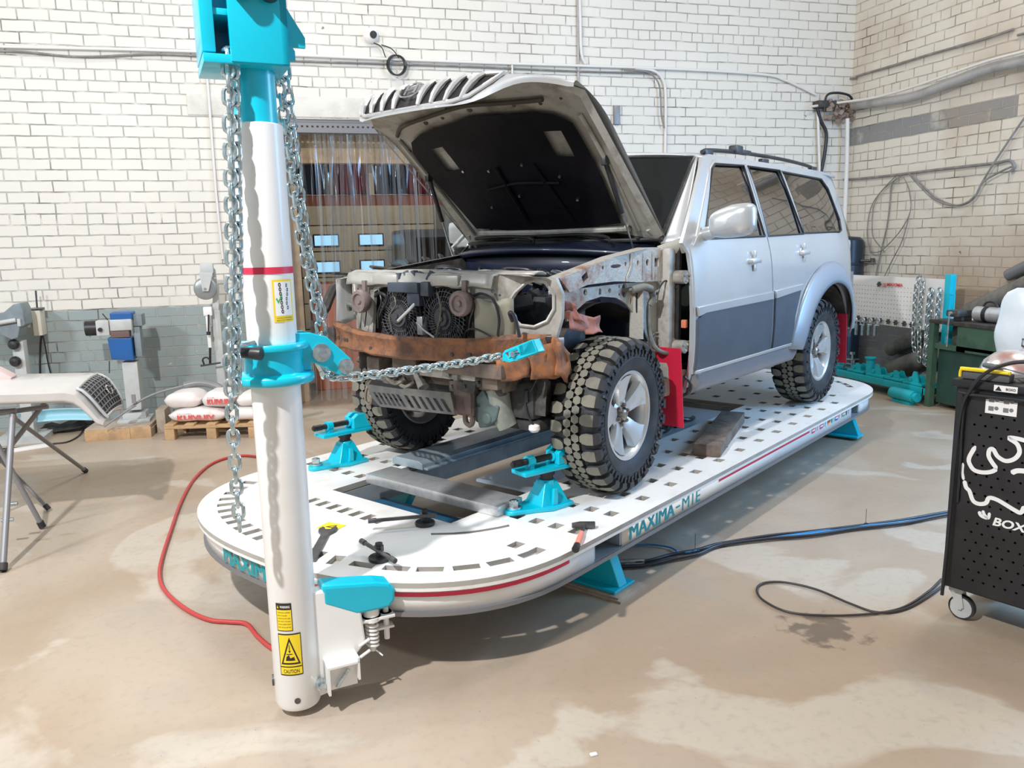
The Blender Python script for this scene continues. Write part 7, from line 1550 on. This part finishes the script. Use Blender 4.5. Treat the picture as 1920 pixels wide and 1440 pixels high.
# wheeling machine
wm = thing('wheeling_machine', 'pale grey machine with large wheel and screw clamp against the wall by the tower', 'wheeling machine', (-.65, 8.1, 0))
YW = 8.05
b = MB(); b.box(*WB(((374, 494), (400, 512)), YW, .12), .006); P_ = [on(373, 510, y=YW-.04), on(399, 511, y=YW-.04), on(391, 546, y=YW-.04), on(380, 546, y=YW-.04)]; b.prism([(q.x, q.z) for q in P_], YW-.05, YW-.035, plane='XZ'); b.prism([(q.x, q.z) for q in P_], YW+.05, YW+.065, plane='XZ'); b.build('wheel_fork', machine_grey, wm)
b = MB(); c = on(385, 541, y=YW); b.lathe([(0, -.03), (.085, -.03), (.098, -.022), (.105, 0), (.098, .022), (.085, .03), (0, .03)], 36, a=(c.x, YW+.008, c.z), axis='Y'); b.cyl((c.x, YW-.06, c.z), (c.x, YW-.04, c.z), .012, n=6); b.build('upper_wheel', mat('wheel_grey', (0.32, 0.34, 0.34), 0.3, 0.4), wm)
P_ = [on(px, py, y=YW+.12) for px, py in ((398, 500), (404, 505), (411, 560), (410, 620), (404, 640), (392, 640), (392, 618), (398, 610), (399, 560))]
b = MB(); b.prism([(q.x, q.z) for q in P_], YW+.09, YW+.14, plane='XZ'); p = on(405, 640, y=YW+.12); b.box((p.x-.02, YW+.08, 0), (p.x+.06, YW+.16, p.z+.3), .01); b.box((p.x-.25, YW-.05, 0), (p.x+.3, YW+.3, .04), .006); b.build('c_frame', machine_grey, wm, bev=.004)
b = MB(); b.box(*WB(((380, 576), (398, 592)), YW, .08), .01); b.box(*WB(((385, 592), (397, 652)), YW+.01, .06), .006); b.build('lower_slide', label_white, wm)
b = MB(); b.cyl(on(391, 590, y=YW-.02), on(391, 624, y=YW-.03), .008); b.cyl(on(391, 622, y=YW-.03), on(391, 628, y=YW-.03), .018); b.cyl(on(394, 652, y=YW+.03), on(394, 684, y=YW+.03), .011); b.cyl(on(376, 686, y=YW), on(414, 680, y=YW), .008); b.tube([on(383, 684, y=YW), on(380, 674, y=YW), on(387, 670, y=YW), on(394, 675, y=YW)], .008, 7, smooth=3); b.build('adjusting_screw', black, wm)
# machine at the left edge
lm = thing('shear_machine', 'grey metalworking machine with curved hood and two black knobs at the left edge', 'machine', (-2.3, 8.05, 0))
b = MB(); P_ = [on(px, py, y=8.0) for px, py in ((-60, 620), (-60, 600), (10, 585), (28, 570), (40, 568), (46, 580), (50, 608), (40, 615), (37, 632), (25, 636), (0, 625))]; b.prism([(q.x, q.z) for q in P_], 7.95, 8.2, plane='XZ'); b.build('head', machine_dark, lm, bev=.006)
b = MB(); p0, p1 = on(-40, 612, y=7.93), on(30, 600, y=7.93); b.cyl(p0, p1, .02); b.box(*WB(((31, 598), (39, 612)), 7.92, .05), .004); b.build('blade_arm', machine_grey, lm)
b = MB(); q0, q1 = on(22, 640, y=8.05), on(44, 640, y=8.05); b.box((q0.x, 8.03, 0), (q1.x, 8.15, q0.z), .006); b.box((q0.x-.2, 7.9, 0), (q1.x+.1, 8.3, .05)); b.build('post', machine_grey, lm)
for px, py in ((25, 646), (28, 678)):
    b = MB(); q = on(px, py, y=7.98); b.lathe([(0, -.05), (.03, -.045), (.046, -.02), (.046, .0), (.03, .025), (.012, .05)], 20, a=(q.x, 8.0, q.z), axis='Y'); b.build('knob', black, lm)
cb = thing('control_box', 'cream control box with a thin rod standing up, left of the grinder', 'control box', tuple(on(70, 630, y=8.4)))
b = MB(); b.box(*WB(((58, 583), (80, 629)), 8.35, .17), .004); b.box(*WB(((48, 584), (58, 614)), 8.38, .14), .004); b.build('box', cream, cb)
b = MB(); b.cyl(on(67, 545, y=8.4), on(70, 582, y=8.4), .008); b.box(*WB(((56, 578), (79, 582)), 8.36, .1), .003); b.build('rod', steel_dark, cb)
b = MB(); b.tube([on(78, 628, y=8.4), on(76, 645, y=8.45), on(75, 680, y=8.48), on(76, 720, y=8.48)], .010, 7, smooth=4); b.tube([on(80, 628, y=8.4), on(85, 650, y=8.45), on(90, 680, y=8.48), on(100, 720, y=8.48)], .007, 7, smooth=4); b.build('cables', black_hose, cb)

# pallet with sacks
pa = radians(-14); PO = V((-1.075, 7.585, 0)); PAL = Matrix.Translation(PO) @ Matrix.Rotation(pa, 4, 'Z')
pal = thing('wooden_pallet', 'orange tinted wooden pallet carrying the paper sacks', 'pallet', tuple(PO))
for x in (.0, .37, .74):
    for y in (0, .28, .56):
        b = MB(); b.box((x, y, 0), (x+.085, y+.085, .098), .003); b.build('block', wood, pal, fr=PAL)
for y in (0, .19, .38, .56):
    b = MB(); b.box((0, y, .1), (.83, y+.085, .122), .002); b.build('deck_board', wood, pal, fr=PAL)
for x in (.0, .18, .37, .56, .74):
    b = MB(); b.box((x, 0, .1225), (x+.085, .645, .140), .002); b.build('deck_board', wood, pal, fr=PAL)
def sackm(name, label, x, y, z, sx, sy, sz, text=None, rot=0, tx=(-.8, .9)):
    t = thing(name, label, 'sack', tuple(PAL @ V((x, y, z))), 0, 'paper sacks on the pallet'); b = MB()
    def f(u, v):
        a = 2*pi*u; t_ = pi*v-pi/2; e = .42
        ca, sa = cos(a), sin(a); ct, s_t = cos(t_), sin(t_)
        xx = math.copysign(abs(ca)**e, ca)*abs(ct)**.35; yy = math.copysign(abs(sa)**e, sa)*abs(ct)**.35; zc = math.copysign(abs(s_t)**.75, s_t)
        p = V((x+sx*xx*(1-.10*abs(zc)), y+sy*yy*(1-.08*abs(zc)), z+sz*(1+zc)*(1-.22*abs(xx)**3*(zc > 0)))); q = noise.noise_vector(p*7+V((x*3, 0, z)))*.012; return p+q
    b.grid(f, 40, 16); o = b.build('sack_body', sack, t, fr=PAL, smooth=80, weld=True)
    if text:
        b = MB(); [fit_text(b, text, x+sx*tx[0]+q_, x+sx*tx[1]+q_, z+sz*.50, z+sz*1.15, lambda u, v, w, q_=q_: (u, y-sy-.012-w-q_*.05, v)) for q_ in (0, .002, .004, .006)]; fit_text(b, '0,5-1,2 MM', x+sx*tx[0], x+sx*(tx[0]+.45), z+sz*1.25, z+sz*1.40, lambda u, v, w: (u, y-sy-.010-w, v), .0); b.build('print', red_print, t, fr=PAL, smooth=0)
    return t
sackm('paper_sack', 'lower left paper sack with red print KUIVLIIV, lying on the pallet', .27, .22, .141, .27, .18, .066, 'KUIVLIIV', tx=(-.58, .62))
sackm('paper_sack', 'lower right paper sack on the pallet, half hidden behind the tower', .70, .22, .141, .15, .18, .062)
sackm('paper_sack', 'upper left pale paper sack with a pink blot, on top of the stack', .14, .24, .268, .17, .17, .072)
sackm('paper_sack', 'upper middle paper sack with red print, behind the hanging chain', .45, .24, .268, .14, .17, .072, 'KUIVLIIV', tx=(-.5, 1.0))
sackm('paper_sack', 'upper right paper sack seen just left of the tower', .74, .24, .262, .12, .17, .062)
b = MB(); b.tube([on(345, 723, y=7.9), on(375, 718, y=7.9), on(405, 724, y=7.85), on(428, 742, y=7.8), on(438, 765, y=7.75), on(452, 762, y=7.6), (on(478, 744, y=7.5)), on(510, 730, y=7.5), on(560, 712, y=7.6)], [.035], 14, smooth=6); tag(b.build('suction_hose', mat('grey_hose', (0.22, 0.22, 0.22), 0.35), smooth=60), 'thick grey hose arching over the paper sacks', 'hose')
b = MB(); b.tube([on(228, 777, y=7.75), on(262, 752, y=7.8), on(300, 735, y=7.85), on(350, 722, y=7.9)], .011, 9, smooth=5); b.tube([on(195, 800, y=7.7), on(232, 774, y=7.72), on(255, 760, y=7.76)], .008, 8, smooth=4); b.box(tuple(on(250, 750, y=7.75)-V((.012, .012, .03))), tuple(on(250, 750, y=7.75)+V((.02, .012, .05)))); tag(b.build('bent_rod', stand_grey, smooth=60), 'thin bent grey rod leaning from the plank box up over the sacks', 'rod')
# plank box
q0, q1 = on(160, 828, z=0), on(284, 820, z=0); an = atan2(q1.y-q0.y, q1.x-q0.x); PB = Matrix.Translation(q0) @ Matrix.Rotation(an, 4, 'Z')
pb = thing('plank_crate', 'low pale wooden plank crate on the floor under the grinder', 'crate', tuple(q0)); Lq = (q1-q0).length
b = MB(); b.box((0, 0, 0.0), (Lq*.68, .02, .095), .002); b.box((Lq*.68, .006, 0), (Lq, .026, .10), .002); b.build('front_plank', wood, pb, fr=PB); b = MB(); b.box((0, .02, .075), (Lq*.98, .46, .108), .003); b.build('top_board', wood_pale, pb, fr=PB)
b = MB(); b.box((0.0, .02, 0), (.02, .45, .075)); b.box((Lq-.02, .03, 0), (Lq, .45, .075)); b.build('end_plank', wood_pale, pb, fr=PB)
b = MB(); b.box((Lq+.02, .15, 0), (Lq+.10, .4, .22), .004); tag(b.build('timber_offcut', wood_pale, fr=PB), 'short timber offcut standing beside the plank crate', 'timber')
# panels on the floor by the wall
b = MB(); p0, p1 = on(35, 797, y=8.16), on(172, 783, y=8.10); b.M = Matrix.Translation(p0) @ Matrix.Rotation(atan2(p1.y-p0.y, p1.x-p0.x), 4, 'Z'); Lc = (p1-p0).length
b.grid(lambda u, v: (Lc*u, .05*sin(pi*v)+.02*u, .0+.11*v+.02*sin(pi*u)), 12, 8); tag(b.build('bumper_skin', cyan_plastic, solid=.006, smooth=60), 'pale cyan bumper skin standing on the floor along the left wall', 'bumper')
b = MB(); p0, p1 = on(-30, 858, z=.0), on(95, 838, z=.0); b.M = Matrix.Translation(p0) @ Matrix.Rotation(atan2(p1.y-p0.y, p1.x-p0.x), 4, 'Z'); b.box((0, 0, 0), ((p1-p0).length, .10, .02), .004); tag(b.build('white_batten', label_white), 'white batten lying on the floor behind the folding stand', 'batten')
b = MB(); p = on(120, 812, z=0); b.M = Matrix.Translation(p); crump(b, (-.25, -.05, .03), (.25, 0, .06), (-.2, .2, .05), .05, 4); tag(b.build('black_bag', black_soft, solid=.01), 'crumpled black plastic scrap on the floor by the cyan bumper', 'scrap')
b = MB(); b.tube(fl([(165, 785), (158, 800), (150, 815), (128, 828), (100, 832), (60, 838), (0, 842)], .008), .007, 8, smooth=6); tag(b.build('floor_cable', black_hose, smooth=60), 'thin black cable trailing over the floor from the cyan bumper', 'cable')
b = MB(); q = on(575, 1305, z=.0); b.M = Matrix.Translation(on(1113, 1416, z=0)); b.box((-.012, -.008, 0), (.012, .008, .006), .002); tag(b.build('stone_chip', label_white), 'small pale stone chip on the floor at the bottom of the view', 'chip')
